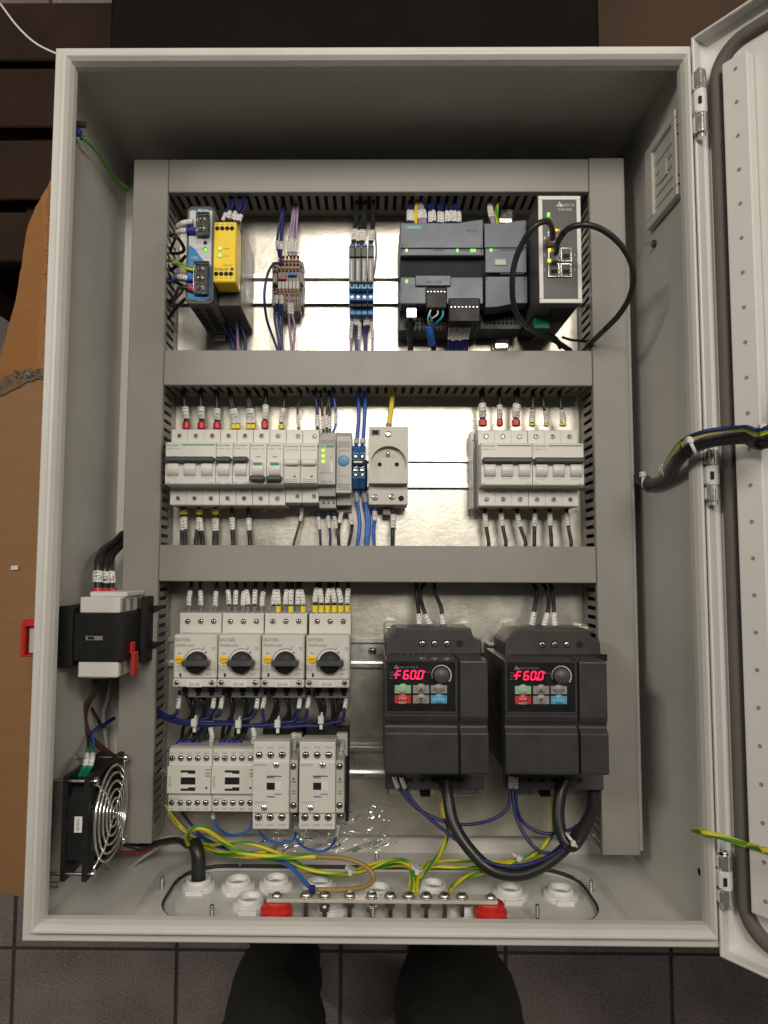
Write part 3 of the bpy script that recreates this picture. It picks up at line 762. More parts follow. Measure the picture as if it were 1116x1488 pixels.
# ---------------------------------------------------------------- wiring ducts
ZC = .077
def slotwall(b, axis, c, a0, a1, z0, z1, pitch=.0098, slot=.0042, t=.0014):
    def bb(p0, p1, q0, q1):
        if axis == 'x': b.box(c - t / 2, c + t / 2, p0, p1, q0, q1, 'duct')
        else: b.box(p0, p1, c - t / 2, c + t / 2, q0, q1, 'duct')
    bb(a0, a1, z0, z0 + .014); bb(a0, a1, z1 - .009, z1)
    n = int((a1 - a0) / pitch); off = (a1 - a0 - n * pitch) / 2
    for i in range(n + 1):
        p = a0 + off + i * pitch
        bb(max(a0, p - (pitch - slot) / 2), min(a1, p + (pitch - slot) / 2), z0 + .014, z1 - .009)
def duct(label, x0, x1, y0, y1, vertical):
    d = thing('wiring_duct', label, 'cable duct', ((x0 + x1) / 2, (y0 + y1) / 2, ZP), 'slotted wiring ducts on the mounting plate')
    b = B().box(x0 + .001, x1 - .001, y0 + .001, y1 - .001, ZP + .0002, ZP + .002, 'duct'); part(d, 'base', b)
    for s_ in (0, 1):
        b = B()
        if vertical: slotwall(b, 'x', (x0 + .0022, x1 - .0022)[s_], y0 + .001, y1 - .001, ZP + .002, ZC - .002)
        else: slotwall(b, 'y', (y0 + .0022, y1 - .0022)[s_], x0 + .001, x1 - .001, ZP + .002, ZC - .002)
        part(d, 'slotted_side', b)
    b = B().box(x0, x1, y0, y1, ZC - .0018, ZC, 'duct', .0008)
    if vertical:
        b.box(x0, x0 + .0012, y0, y1, ZC - .0075, ZC - .0018, 'duct'); b.box(x1 - .0012, x1, y0, y1, ZC - .0075, ZC - .0018, 'duct')
    else:
        b.box(x0, x1, y0, y0 + .0012, ZC - .0075, ZC - .0018, 'duct'); b.box(x0, x1, y1 - .0012, y1, ZC - .0075, ZC - .0018, 'duct')
    part(d, 'cover', b)
    return d
av = lambda *a: sum(a) / len(a)
lx0 = av(P(193, 300, ZC).x, P(178, 800, ZC).x, P(168, 1150, ZC).x); lx1 = av(P(243, 300, ZC).x, P(230, 820, ZC).x, P(222, 1150, ZC).x)
rx0 = av(P(858, 250, ZC).x, P(866, 820, ZC).x, P(874, 1200, ZC).x); rx1 = av(P(908, 250, ZC).x, P(921, 800, ZC).x, P(929, 1240, ZC).x)
dy1 = P(560, 231, ZC).y; dy0 = P(900, 1243, ZC).y; dyl = P(200, 1226, ZC).y
duct('grey upright wiring duct beside the fan and main switch', lx0, lx1, dyl, dy1, True)
dr = duct('grey upright wiring duct beside the open door side', rx0, rx1, dy0, dy1 + .001, True)
b = B().box(rx1 + .0012, rx1 + .0075, dy0, P(915, 372, ZC).y, ZC - .030, ZC - .012, 'lgrey', .0006); part(dr, 'side_strip', b)
YT = P(560, 279, ZC).y
M1T, M1B = P(560, 509, ZC).y, P(560, 560, ZC).y
M2T, M2B = P(560, 793, ZC).y, P(560, 846, ZC).y
g_ = .0006
duct('grey cross duct along the top above the power supply', lx1 + g_, rx0 - g_, YT, dy1, False)
duct('grey cross duct between the controller and the circuit breakers', lx1 + g_, rx0 - g_, M1B, M1T, False)
duct('grey cross duct between the circuit breakers and the motor starters', lx1 + g_, rx0 - g_, M2B, M2T, False)
# ================================================================ top row
def clearcover(parent, uv0, uv1, z, scr, dz=.010):
    b = B().pbox(uv0, uv1, z - .004, z + .006, 'dgrey', .0006); tb = part(parent, 'terminal_block', b)
    for q in scr:
        screw(tb, P(q[0], q[1], z + .0062), .0034, 'pan', 'terminal_screw')
        k = P(q[0] + 4.5, q[1] + 1.5, z + .0062); bb = B().box(k.x - .0006, k.x + .0006, k.y - .001, k.y + .001, z + .006, z + .0075, 'steel'); part(tb, 'contact', bb)
    b = B().pbox((uv0[0] - 1, uv0[1] - 1), (uv1[0] + 1, uv1[1] - 3), z + .0066, z + dz + .003, 'clear', .0008)
    part(tb, 'clear_cover', b)
# ---- power supply
z = .128
ps = thing('power_supply', 'silver and blue slim power supply with two clear covered terminal blocks', 'power supply', P(290, 430, ZR))
k_ = (CAM_POS.z - z) / FPX
c = P(*cA(272, 447), z); hw, hh = 43 * .224 * 2 * k_ , 338 * .224 * k_
hw = 20.3 * k_ + .0006
b = B(); oct_ = [(-hw + .004, -hh), (hw - .004, -hh), (hw, -hh + .004), (hw, hh - .004), (hw - .004, hh), (-hw + .004, hh), (-hw, hh - .004), (-hw, -hh + .004)]
b.prism([(c.x + x, c.y + y) for x, y in oct_], ZR, z, 'dgrey'); part(ps, 'housing', b, bevel=.0008)
fw, fh = hw - .0028, hh - .0035
arc = lambda y0, s_: [(c.x + fw * (1 - 2 * i / 10), c.y + y0 + s_ * .0022 * (1 - (1 - 2 * i / 10) ** 2)) for i in range(11)]
top = arc(fh - .0022, 1); bot = [(x, y) for x, y in arc(-fh + .0022, -1)][::-1]
scv = []                                             # S shaped border between silver and blue
for i in range(13):
    t = i / 12; x = c.x - fw + 2 * fw * t; y = c.y + .0095 - .022 * (3 * t * t - 2 * t ** 3); scv.append((x, y))
b = B().prism(top[::-1] [::-1] + scv, z + .0001, z + .0007, 'psu_white'); part(ps, 'silver_face', b)
b = B().prism(scv[::-1] + bot, z + .0001, z + .0008, 'psu_blue'); part(ps, 'blue_face', b)
clearcover(ps, cA(246, 170), cA(326, 318), z + .001, [cA(286, 213), cA(286, 275)])
clearcover(ps, cA(230, 490), cA(322, 698), z + .001, [cA(275, 535), cA(275, 597), cA(274, 657)])
b = B(); delta_mark(b, cA(247, 150), z + .0006, 6.5, 'print_b'); glyphs(b, 'DELTA', P(*cA(305, 155), z + .0012), 14 * k_, 3.4 * k_, 'print_b', shear=.2); part(ps, 'lettering', b)
lettering(ps, 'CliQ', cA(235, 467), z + .0008, 9.5, 4.6, 'print_lb')
lettering(ps, 'DRP024V060W1AZ', cA(283, 727), z + .0008, 21, 1.8, 'print_lb'); lettering(ps, '24V 2.5A', cA(278, 743), z + .0008, 11, 1.6, 'print_lb')
lettering(ps, 'OUTPUT 24VDC', cA(285, 340), z + .0007, 17, 1.6, 'print_g'); lettering(ps, 'Adjust', cA(263, 370), z + .0007, 8, 1.6, 'print_g'); lettering(ps, 'DC OK', cA(262, 411), z + .0007, 9, 1.6, 'print_g')
b = B().cyl(P(*cA(305, 370), z + .0006), 'z', .0021, .0006, 'black', 16); part(ps, 'adjuster', b)
b = B().cyl(P(*cA(304, 412), z + .0006), 'z', .0021, .0005, 'hole', 16).cyl(P(*cA(305, 414), z + .0011), 'z', .0014, .0004, 'led_green', 12); part(ps, 'status_light', b)
b = B()
for i in range(12):
    y = c.y - hh - .0004; 
    for j in range(2): b.box(c.x - hw * .75 + j * hw * .8, c.x - hw * .75 + j * hw * .8 + hw * .6, y, y + .0006, .045 + i * .006, .048 + i * .006, 'hole')
vs_ = part(ps, 'vent', b); vs_['kind'] = 'stuff'
b = B().box(c.x - .006, c.x + .006, c.y - hh - .006, c.y - hh, ZR, ZR + .006, 'lgrey', .0008); part(ps, 'rail_clip', b)
# ---- yellow safety relay
z = .134
sr = thing('safety_relay', 'bright yellow safety relay with two round lights beside the power supply', 'safety relay', P(327, 400, ZR))
b = B().pbox(cA(357, 232), cA(505, 625), z - .028, z, 'yellow', .0012); part(sr, 'front', b)
q0, q1 = P(*cA(357, 210), z), P(*cA(505, 640), z)
b = B().box(q0.x + .0005, q1.x - .0005, q1.y - .012, q0.y + .010, ZR, z - .0285, 'dgrey', .001); part(sr, 'housing', b)
for x in (383, 415, 447, 478): screw(sr, P(*cA(x, 276), z + .0002), .0020, 'hole', 'screw_hole')
for x in (376, 408, 440, 471): screw(sr, P(*cA(x, 571), z + .0002), .0020, 'hole', 'screw_hole')
for y in (408, 453):
    b = B().lathe(P(*cA(402, y), z), 'z', [(.0026, .0001), (.0025, .0008), (.0019, .0009)], 'lgrey', 16).cyl(P(*cA(402, y), z), 'z', .0017, .0009, 'led_lime', 12); part(sr, 'status_light', b)
lettering(sr, 'POWER', cA(445, 408), z, 8, 1.7, 'print'); lettering(sr, 'K1 K2', cA(440, 455), z, 7, 1.7, 'print')
lettering(sr, 'MOELLER', cA(412, 541), z, 20, 3.6, 'print'); lettering(sr, 'ESR5-NO', cA(452, 515), z, 13, 1.8, 'print')
b = B().lathe(P(*cA(478, 540), z + .0001), 'z', [(.0017, 0), (.0017, .0003), (.0011, .0003)], 'print', 12).box(*(lambda q: (q.x - .0017, q.x + .0017, q.y - .0003, q.y + .0003))(P(*cA(478, 540), z)), z + .0001, z + .0004, 'print'); part(sr, 'emblem', b)
for x, t in ((383, 'A1'), (415, 'S11'), (447, 'S12'), (478, 'S34')): lettering(sr, t, cA(x, 250), z, 4, 1.6, 'print')
for x, t in ((376, '13'), (408, '23'), (440, '14'), (471, 'A2')): lettering(sr, t, cA(x, 597), z, 4, 1.6, 'print')
# ---- small push-in terminal blocks with end brackets
tg = 'push-in terminal blocks on the top rail'
for i in range(6):
    x = 776 + i * 23.5
    t = thing('terminal_block', 'narrow grey push-in terminal block with orange levers' + (' under the red bridge' if i < 3 else ' under the blue bridge'), 'terminal block', P(*cA(x + 10, 620), ZR), tg + (' under the red bridge' if i < 3 else ' under the blue bridge'))
    z = .062; a0 = P(*cA(x, 600), z).x; a1 = P(*cA(x + 22.8, 600), z).x
    Y = lambda y, zz=z: P(*cA(830, y), zz).y
    b = B().profx([(Y(450), ZR + .008), (Y(455), .050), (Y(480), .054), (Y(560), .060), (Y(600), z), (Y(650), z), (Y(680), .059), (Y(755), .053), (Y(785), .048), (Y(795), ZR + .006), (Y(700), ZR), (Y(520), ZR)], a0 + .0001, a1 - .0001, 'tgrey')
    part(t, 'body', b, bevel=.0003)
    for y, zz in ((482, .0550), (532, .0590), (680, .0595), (735, .0552)):
        q = P(*cA(x + 12, y), zz); part(t, 'lever', B().box(q.x - .0014, q.x + .0014, q.y - .0012, q.y + .0012, zz - .004, zz + .0012, 'orange', .0004))
    for y, zz in ((460, .0525), (510, .0572), (552, .0600), (705, .0575), (757, .0535)):
        q = P(*cA(x + 12, y), zz); part(t, 'wire_entry', B().box(q.x - .0011, q.x + .0011, q.y - .0011, q.y + .0011, zz - .003, zz + .0003, 'hole'))
    q0, q1 = P(*cA(x + 2, 622), z), P(*cA(x + 20, 668), z)
    part(t, 'marker_strip', B().box(q0.x, q1.x, q1.y, q0.y, z, z + .0004, 'lgrey'))
for x0, x1, y0, y1, m, lab in ((777, 832, 588, 606, 'red', 'red plug-in bridge across three grey terminal blocks'), (843, 897, 560, 580, 'blue', 'blue plug-in bridge across three grey terminal blocks')):
    solo('plug_in_bridge', B().pbox(cA(x0, y0), cA(x1, y1), .0618, .066, m, .0006).pbox(cA(x0, y0 + 14), cA(x1, y1 + 3), .0618, .0632, m, .0003), lab, 'bridge')
for i, (x0, x1) in enumerate(((738, 772), (907, 940))):
    t = thing('end_bracket', 'grey end bracket clamping the terminal blocks beside the %s bridge' % ('red', 'blue')[i], 'end bracket', P(*cA((x0 + x1) / 2, 620), ZR))
    b = B().pbox(cA(x0, 492), cA(x1, 560), ZR, .046, 'tgrey', .0008).pbox(cA(x0 + 2, 562), cA(x1, 640), ZR, .052, 'tgrey', .0008).pbox(cA(x0, 642), cA(x1, 780), ZR, .046, 'tgrey', .0008); part(t, 'body', b)
    for y in (528, 636, 675): part(t, 'slot', B().pbox(cA(x0 + 9, y - 9), cA(x1 - 8, y + 9), .0520, .0524, 'hole'))
# ---- four slim relays
for i in range(4):
    x = (166, 206, 246, 288)[i]
    t = thing('slim_relay', 'slim grey and blue interface relay with black retaining lever', 'relay', P(*cB(x + 19, 620), ZR), 'slim interface relays on the top rail')
    a0 = P(*cB(x, 600), .09).x; a1 = P(*cB(x + 38, 600), .09).x; Y = lambda y, zz: P(*cB(243, y), zz).y
    b = B().profx([(Y(392, .09), ZR + .01), (Y(388, .085), .085), (Y(400, .092), .092), (Y(465, .095), .095), (Y(468, .09), .086), (Y(780, .075), .074), (Y(785, .062), .062), (Y(838, .06), .058), (Y(842, .05), ZR + .004), (Y(700, ZR), ZR), (Y(520, ZR), ZR)], a0, a1, 'dgrey'); part(t, 'socket', b, bevel=.0004)
    b = B().box(a0 + .0003, a1 - .0003, Y(462, .0955), Y(400, .0955), .0935, .0965, 'dgrey', .0004); part(t, 'lever', b)
    b = B().box(a0 + .0002, a1 - .0002, Y(624, .096), Y(468, .096), .080, .096, 'grey_f', .0005); part(t, 'relay_can', b)
    part(t, 'relay_print', B().box(a0 + .0022, a0 + .0034, Y(610, .0963), Y(485, .0963), .096, .0962, 'print_w'))
    b = B().box(a0, a1, Y(668, .092), Y(626, .092), .078, .092, 'blue_l', .0005); part(t, 'release_lever', b)
    b = B().box(a0, a1, Y(742, .082), Y(670, .082), .068, .082, 'blue', .0005).box(a0, a1, Y(836, .066), Y(744, .066), .05, .066, 'blue', .0005); part(t, 'terminal_section', b)
    q = P(*cB(x + 19, 648), .0922); part(t, 'test_hole', B().cyl(q, 'z', .0013, .0003, 'hole', 12))
    q = P(*cB(x + 19, 722), .0822); part(t, 'screw', B().cyl(q, 'z', .0019, .0004, 'blue_l', 12).cyl(q, 'z', .001, .0006, 'steel', 10))
    part(t, 'entry_tab', B().box(a0 + .0006, a1 - .0008, Y(385, .085) - .001, Y(378, .085), .07, .085, 'blue', .0003))
# ---- controller
z = .090
pl_ = thing('controller', 'wide blue-grey programmable controller with black plug-in terminals', 'controller', P(640, 430, ZR))
Y = lambda y, zz: P(*cB(760, y), zz).y; X = lambda x, zz=z: P(*cB(x, 500), zz).x
x0, x1 = X(498), X(1040)
b = B().profx([(Y(228, z), ZR), (Y(228, z), .055), (Y(250, z), .070), (Y(465, z), .070), (Y(590, z), .068), (Y(765, .08), .066), (Y(768, .058), .058), (Y(940, .058), .058), (Y(940, .058), ZR)], x0, x1, 'siemens_dark'); part(pl_, 'housing', b, bevel=.0008)
up = [(X(500), Y(240, z)), (X(880), Y(240, z)), (X(960), Y(226, z)), (X(1037), Y(216, z)), (X(1037), Y(404, z)), (X(500), Y(404, z))][::-1]
part(pl_, 'upper_cover', B().prism(up, .0702, z, 'siemens'), bevel=.0008)
part(pl_, 'status_strip', B().pbox(cB(499, 408), cB(1040, 452), .0702, z - .0006, 'siemens', .0008))
part(pl_, 'recess', B().profx([(Y(455, .088), .0702), (Y(455, .088), .086), (Y(470, .084), .080), (Y(560, .078), .0745), (Y(588, .082), .078), (Y(590, .082), .0702)], x0 + .0005, X(1052), 'siemens_dark'))
part(pl_, 'lower_cover', B().pbox(cB(500, 592), cB(1036, 765), .0662, z - .002, 'siemens', .0008))
part(pl_, 'label_tab', B().pbox(cB(597, 580), cB(827, 648), z - .0019, z + .0012, 'siemens', .0008))
b = B()
for x, w_ in ((720, 70), (880, 90)):
    for i in range(int(w_ / 12)): b.pbox(cB(x + i * 12, 412), cB(x + i * 12 + 6, 422), z - .0006, z - .0003, 'siemens_dark')
part(pl_, 'status_print', b)['kind'] = 'stuff'
for x, m in ((540, 'led_amber'), (870, 'led_green'), (962, 'led_green'), (980, 'led_green')): part(pl_, 'status_light', B().pbox(cB(x - 6, 410), cB(x + 6, 427), z - .0006, z - .0001, m))
part(pl_, 'status_light', B().pbox(cB(533, 610), cB(547, 628), z - .002, z - .0015, 'led_green'))
part(pl_, 'name_plate', B().pbox(cB(535, 256), cB(636, 283), z, z + .0003, 'teal')); lettering(pl_, 'SIEMENS', cB(586, 270), z + .0003, 19, 3.6, 'print_w')
lettering(pl_, 'SIMATIC', cB(962, 290), z, 17, 2.2, 'siemens_dark'); lettering(pl_, 'S7-1200', cB(968, 309), z, 15, 2.6, 'print_g')
lettering(pl_, 'CPU 1212C', cB(720, 623), z + .0012, 24, 2.5, 'siemens_dark')
for x in (511, 1024): part(pl_, 'hinge_slit', B().pbox(cB(x - 2, 376), cB(x + 2, 432), z, z + .0003, 'hole'))
for x0_, x1_, y0_, y1_, ys, xs, n_ in ((663, 802, 655, 795, 688, 677, 6), (812, 1018, 726, 882, 787, 830, 8)):
    t = part(pl_, 'plug_in_terminal', B().pbox(cB(x0_, y0_), cB(x1_, y1_), .058, .0905, 'black', .0012))
    for i in range(n_): screw(t, P(*cB(xs + i * (786 - 677) / 5 * (1 if n_ == 6 else 1.09), ys), .0907), .0014, 'pan', 'terminal_screw')
b = B()
for j in range(3):
    for i in range(17):
        if 560 + i * 28 > 640: pass
        b.pbox(cB(545 + i * 28, 870 + j * 24), cB(563 + i * 28, 886 + j * 24), .058, .0584, 'hole')
part(pl_, 'vent', b)['kind'] = 'stuff'
# ---- expansion module
ex = thing('expansion_module', 'narrow blue-grey expansion module beside the wide controller', 'module', P(735, 430, ZR))
Y = lambda y, zz: P(*cC(240, y), zz).y; X = lambda x, zz=z: P(*cC(x, 450), zz).x
b = B().profx([(Y(225, z), ZR), (Y(225, z), .06), (Y(240, z), .072), (Y(560, z), .072), (Y(758, .08), .066), (Y(762, .058), .058), (Y(895, .058), .058), (Y(895, .058), ZR)], X(102), X(368), 'siemens_dark'); part(ex, 'housing', b, bevel=.0008)
part(ex, 'upper_cover', B().prism([(X(104), Y(235, z)), (X(104), Y(386, z)), (X(366), Y(386, z)), (X(366), Y(212, z)), (X(300), Y(218, z)), (X(220), Y(233, z))], .0722, z, 'siemens'), bevel=.0008)
part(ex, 'middle_cover', B().pbox(cC(108, 389), cC(366, 541), .0722, z - .001, 'siemens', .0006))
part(ex, 'lower_cover', B().prism([(X(108), Y(562, z)), (X(108), Y(757, z)), (X(180), Y(754, z)), (X(230), Y(744, z)), (X(290), Y(731, z)), (X(370), Y(730, z)), (X(370), Y(562, z))], .0662, z - .001, 'siemens'), bevel=.0008)
part(ex, 'window', B().pbox(cC(162, 452), cC(242, 497), z - .001, z - .0002, 'mgrey', .0003).pbox(cC(172, 460), cC(236, 492), z - .0002, z + .0001, 'lgrey'))
part(ex, 'status_light', B().pbox(cC(138, 393), cC(151, 408), z - .001, z - .0004, 'led_green'))
b = B()
for yy in (400, 548):
    for i in range(10): b.pbox(cC(205 + i * 15, yy - 5), cC(213 + i * 15, yy + 5), z - .001, z - .0006, 'siemens_dark')
part(ex, 'status_print', b)['kind'] = 'stuff'
for x in (118, 355): part(ex, 'hinge_slit', B().pbox(cC(x - 2, 550), cC(x + 2, 590), z - .001, z - .0004, 'hole'))
b = B()
for j in range(3):
    for i in range(9): b.pbox(cC(105 + i * 26, 800 + j * 24), cC(122 + i * 26, 816 + j * 24), .058, .0584, 'hole')
part(ex, 'vent', b)['kind'] = 'stuff'
# ---- shield clamps of bright metal
for i, (x, y, zz, lab) in enumerate(((238, 185, .045, 'bright folded metal clip above the expansion module'), (214, 965, .032, 'bright folded metal clip under the expansion module'))):
    b = B(); q = P(*cC(x, y), zz)
    b.box(q.x - .011, q.x + .009, q.y - .008, q.y + .008, ZP + .0003, ZP + .004, 'chrome', .001).box(q.x - .009, q.x + .008, q.y - .010, q.y - .002, ZP + .003, zz, 'chrome', .0015)
    b.box(q.x - .006, q.x + .009, q.y - .0005, q.y + .010, ZP + .003, zz - .002, 'chrome', .0015).cyl((q.x + .004, q.y + .004, zz - .003), 'z', .003, .004, 'steel', 12)
    solo('metal_clip', b, lab, 'clip', origin=(q.x, q.y, ZP))
# ---- network switch
z = .134
sw = thing('network_switch', 'black network switch with white frame and five sockets', 'network switch', P(812, 420, ZR))
a = P(*cC(438, 62), z); c = P(*cC(714, 730), z)
part(sw, 'housing', B().box(a.x + .0006, c.x - .0006, c.y + .0006, a.y - .0006, ZR, z - .0022, 'dgrey', .0006))
f_ = .0042
part(sw, 'frame', B().box(a.x, c.x, a.y - f_, a.y, z - .002, z, 'white', .0004).box(a.x, c.x, c.y, c.y + f_, z - .002, z, 'white', .0004).box(a.x, a.x + f_, c.y + f_, a.y - f_, z - .002, z, 'white', .0004).box(c.x - f_, c.x, c.y + f_, a.y - f_, z - .002, z, 'white', .0004))
part(sw, 'face', B().box(a.x + f_ + .0001, c.x - f_ - .0001, c.y + f_ + .0001, a.y - f_ - .0001, z - .002, z - .0008, 'dgrey'))
zf = z - .0008
b = B(); delta_mark(b, cC(573, 113), zf, 8.5, 'print_w'); k_ = (CAM_POS.z - zf) / FPX
glyphs(b, 'DELTA', P(*cC(630, 120), zf + .0004), 17 * k_, 3.8 * k_, 'print_w', shear=.25); part(sw, 'lettering', b)
lettering(sw, 'DVS-005', cC(606, 148), zf, 20, 4.2, 'print_w')
part(sw, 'status_light', B().pbox(cC(495, 168), cC(511, 190), zf, zf + .0006, 'led_green'))
for x0_, y0_, x1_, y1_ in ((498, 282, 562, 362), (500, 384, 572, 472), (578, 384, 648, 472), (500, 482, 572, 568), (578, 482, 648, 568)):
    p_ = part(sw, 'socket', B().pbox(cC(x0_, y0_), cC(x1_, y1_), zf, zf + .0016, 'steel', .0003))
    part(p_, 'opening', B().pbox(cC(x0_ + 7, y0_ + 7), cC(x1_ - 7, y1_ - 7), zf + .0016, zf + .0020, 'dgrey').pbox(cC(x0_ + 17, y0_ + 40), cC(x1_ - 17, y1_ - 20), zf + .002, zf + .0022, 'hole'))
for x, y, m in ((510, 400, 'led_amber'), (508, 466, 'led_lime'), (555, 270, 'led_amber')): part(sw, 'port_light', B().pbox(cC(x - 9, y - 9), cC(x + 8, y + 9), zf + .002, zf + .0028, m))
for t, x, y in (('1', 478, 325), ('2', 478, 430), ('3', 478, 522), ('4', 665, 430), ('5', 665, 522)): lettering(sw, t, cC(x, y), zf, 2.2, 4, 'print_w')
lettering(sw, 'POWER', cC(507, 198), zf, 7, 1.4, 'print_w')
b = B()
for i in range(9):
    x = a.x + .016 + i * .0029; b.box(x, x + .0013, c.y - .0001, c.y + .0002, .075, .118, 'hole')
part(sw, 'vent', b)['kind'] = 'stuff'
q = PY(*cC(460, 855), c.y - .004); part(sw, 'power_plug', B().box(q.x - .009, q.x + .007, c.y - .012, c.y + .0004, q.z - .008, q.z + .006, 'green_f', .0008))

# ---- wires of the top row
ZW = .048
blk = 'w_black'; nv = 'w_navy'
for (ys, ye, ferm, ins_, lab) in ((255, 235, None, 'w_white', 'white sleeved wire looping into the upper terminals of the power supply'), ):
    pass
def lead(pts, m, r, lab, ferm=None, sleeve=None, group=None):
    wire(lab, pts, r, m, group, sleeve=None, ferrule=None)
wp = lambda c_, *p: [(*c_(x, y), zz) for x, y, zz in p]
def endtube(t, pts, r, m, nm): part(t, nm, B().tube([P(*q) for q in curve(pts, 6)], r, m, 10))
def sidewire(lab, pts, r, m, s_from, s_mat, fpts=None, fmat=None):
    t = thing('wire', lab, 'wire', P(*pts[0])); part(t, 'insulation', B().tube([P(*q) for q in curve(pts)], r, m, 8))
    endtube(t, pts[s_from:], r * 1.5, s_mat, 'marker_sleeve')
    if fpts: endtube(t, fpts, r * 1.7, fmat, 'ferrule')
sidewire('black wire with white sleeve into the top screw of the power supply', wp(cA, (70, 330, .05), (118, 300, .09), (128, 262, .118), (160, 242, .131), (225, 232, .133)), .0018, blk, 2, 'sleeve')
sidewire('black wire with white sleeve and blue tip into the power supply', wp(cA, (80, 420, .05), (112, 340, .09), (125, 300, .118), (150, 293, .129), (190, 290, .132)), .0018, blk, 2, 'sleeve', wp(cA, (185, 290, .132), (240, 289, .133)), 'blue_f')
sidewire('blue wire with white sleeve into the lower power supply terminals', wp(cA, (70, 640, .05), (110, 600, .10), (135, 590, .122), (165, 595, .130), (195, 601, .132)), .0018, 'w_blue', 2, 'sleeve', wp(cA, (195, 601, .132), (232, 603, .133)), 'w_blue')
sidewire('black wire with red tip into the lowest power supply terminal', wp(cA, (70, 760, .05), (110, 710, .10), (130, 668, .122), (165, 660, .130), (205, 664, .132)), .0018, blk, 3, 'w_black', wp(cA, (200, 664, .132), (238, 668, .133)), 'red_f')
wire('green and yellow earth wire entering the lower power supply terminals', wp(cA, (75, 480, .05), (110, 500, .10), (145, 512, .126), (185, 532, .131), (232, 545, .133)), .0021, 'w_gy')
for p in (wp(cA, (118, 330, .05), (150, 370, .085), (165, 420, .095), (120, 440, .06), (62, 430, .05)), wp(cA, (62, 560, .05), (120, 520, .07), (178, 455, .08)), wp(cA, (62, 870, .05), (110, 800, .07), (172, 735, .085)), wp(cA, (62, 590, .05), (110, 620, .07), (178, 660, .085))):
    wire('black wire looping between the slotted duct and the power supply side', p, .0019, blk, 'black wires beside the power supply')
wire('yellow wire bent up beside the lower left of the power supply', wp(cA, (60, 790, .05), (110, 735, .07), (150, 690, .09), (160, 655, .10)), .0016, 'w_ochre')
gA = 'sleeved navy wires above the yellow relay'
for x0_, x1_, y1_ in ((470, 412, 232), (490, 437, 215), (530, 470, 225), (545, 495, 232), (575, 515, 235)):
    wire('navy wire with white sleeve running into the top of the yellow relay', wp(cA, (x0_, 62, ZW), (x0_ - 4, 120, .08), ((x0_ + x1_) / 2, 175, .10), (x1_, y1_ + 14, .106)), .0017, nv, gA, sleeve=(cA(0, y1_ - 50 + random.randint(-14, 10))[1], cA(0, y1_)[1]))
wires('navy wire with white sleeve hanging from the bottom of the yellow relay', 'sleeved navy wires below the yellow relay', [wp(cA, (398, 640, .098), (405, 720, .085), (425, 860, .062), (475, 1010, ZW), (490, 1110, ZW)), wp(cA, (430, 640, .098), (436, 720, .085), (445, 880, .062), (505, 1020, ZW), (515, 1110, ZW)), wp(cA, (455, 700, .07), (480, 830, .06), (540, 930, .05), (565, 1010, ZW), (560, 1110, ZW))], .0018, nv, sleeve=(cA(0, 690)[1], cA(0, 770)[1]))
wire('lilac wire with white sleeve hanging from the bottom of the yellow relay', wp(cA, (488, 640, .098), (490, 720, .085), (500, 840, .062), (512, 950, .052), (520, 1110, ZW)), .0017, 'w_lilac', sleeve=(cA(0, 690)[1], cA(0, 770)[1]))
wires('navy wire with white sleeve running up from the red bridged terminals', 'navy wires above the push-in terminals', [wp(cA, (818, 60, ZW), (800, 180, .05), (772, 350, .052), (785, 460, .055)), wp(cA, (822, 60, ZW), (808, 200, .052), (792, 370, .055), (800, 505, .058)), wp(cA, (826, 60, ZW), (812, 200, .05), (802, 340, .055), (795, 455, .054))], .0015, nv, sleeve=(cA(0, 360)[1], cA(0, 415)[1]))
wires('lilac wire with white sleeve running up from the blue bridged terminals', 'lilac wires above the push-in terminals', [wp(cA, (882, 60, ZW), (870, 200, .05), (850, 340, .053), (846, 455, .054)), wp(cA, (888, 60, ZW), (884, 200, .05), (872, 340, .053), (868, 455, .054)), wp(cA, (895, 60, ZW), (902, 160, .05), (896, 300, .05), (890, 455, .053))], .0014, 'w_lilac', sleeve=(cA(0, 345)[1], cA(0, 432)[1]))
wire('navy wire curving in a wide loop left of the push-in terminals', wp(cA, (800, 505, .060), (745, 510, .066), (705, 590, .07), (688, 720, .07), (705, 870, .06), (750, 1000, .05), (790, 1110, ZW)), .0015, nv)
wires('navy wire with white sleeve hanging below the red bridged terminals', 'navy wires below the push-in terminals', [wp(cA, (770, 700, .058), (762, 770, .054), (755, 860, .05), (780, 1000, ZW), (785, 1110, ZW)), wp(cA, (797, 700, .058), (795, 780, .054), (780, 880, .05), (800, 1000, ZW), (798, 1110, ZW)), wp(cA, (800, 740, .055), (805, 830, .05), (800, 930, ZW), (806, 1110, ZW))], .0015, nv, sleeve=(cA(0, 705)[1], cA(0, 765)[1]))
wires('lilac wire with white sleeve hanging below the blue bridged terminals', 'lilac wires below the push-in terminals', [wp(cA, (848, 700, .058), (848, 800, .054), (850, 900, .05), (870, 1110, ZW)), wp(cA, (865, 750, .055), (870, 840, .05), (885, 930, .05), (872, 1110, ZW))], .0014, 'w_lilac', sleeve=(cA(0, 768)[1], cA(0, 845)[1]))
wires('black wire with white sleeve running up from the slim relays', 'black wires above the slim relays', [wp(cB, (xa, 50, ZW), (xa - 2, 160, .06), (xb + 4, 300, .072), (xb - 8, 385, .077)) for xa, xb in ((212, 195), (222, 205), (262, 228), (270, 252), (278, 262), (320, 308), (328, 318), (268, 240))], .0016, blk, sleeve=(cB(0, 290)[1], cB(0, 362)[1]))
wire('grey wire bowed out beside the right-hand slim relay', wp(cB, (335, 300, .05), (343, 420, .055), (335, 520, .055), (322, 600, .05)), .0012, 'w_grey')
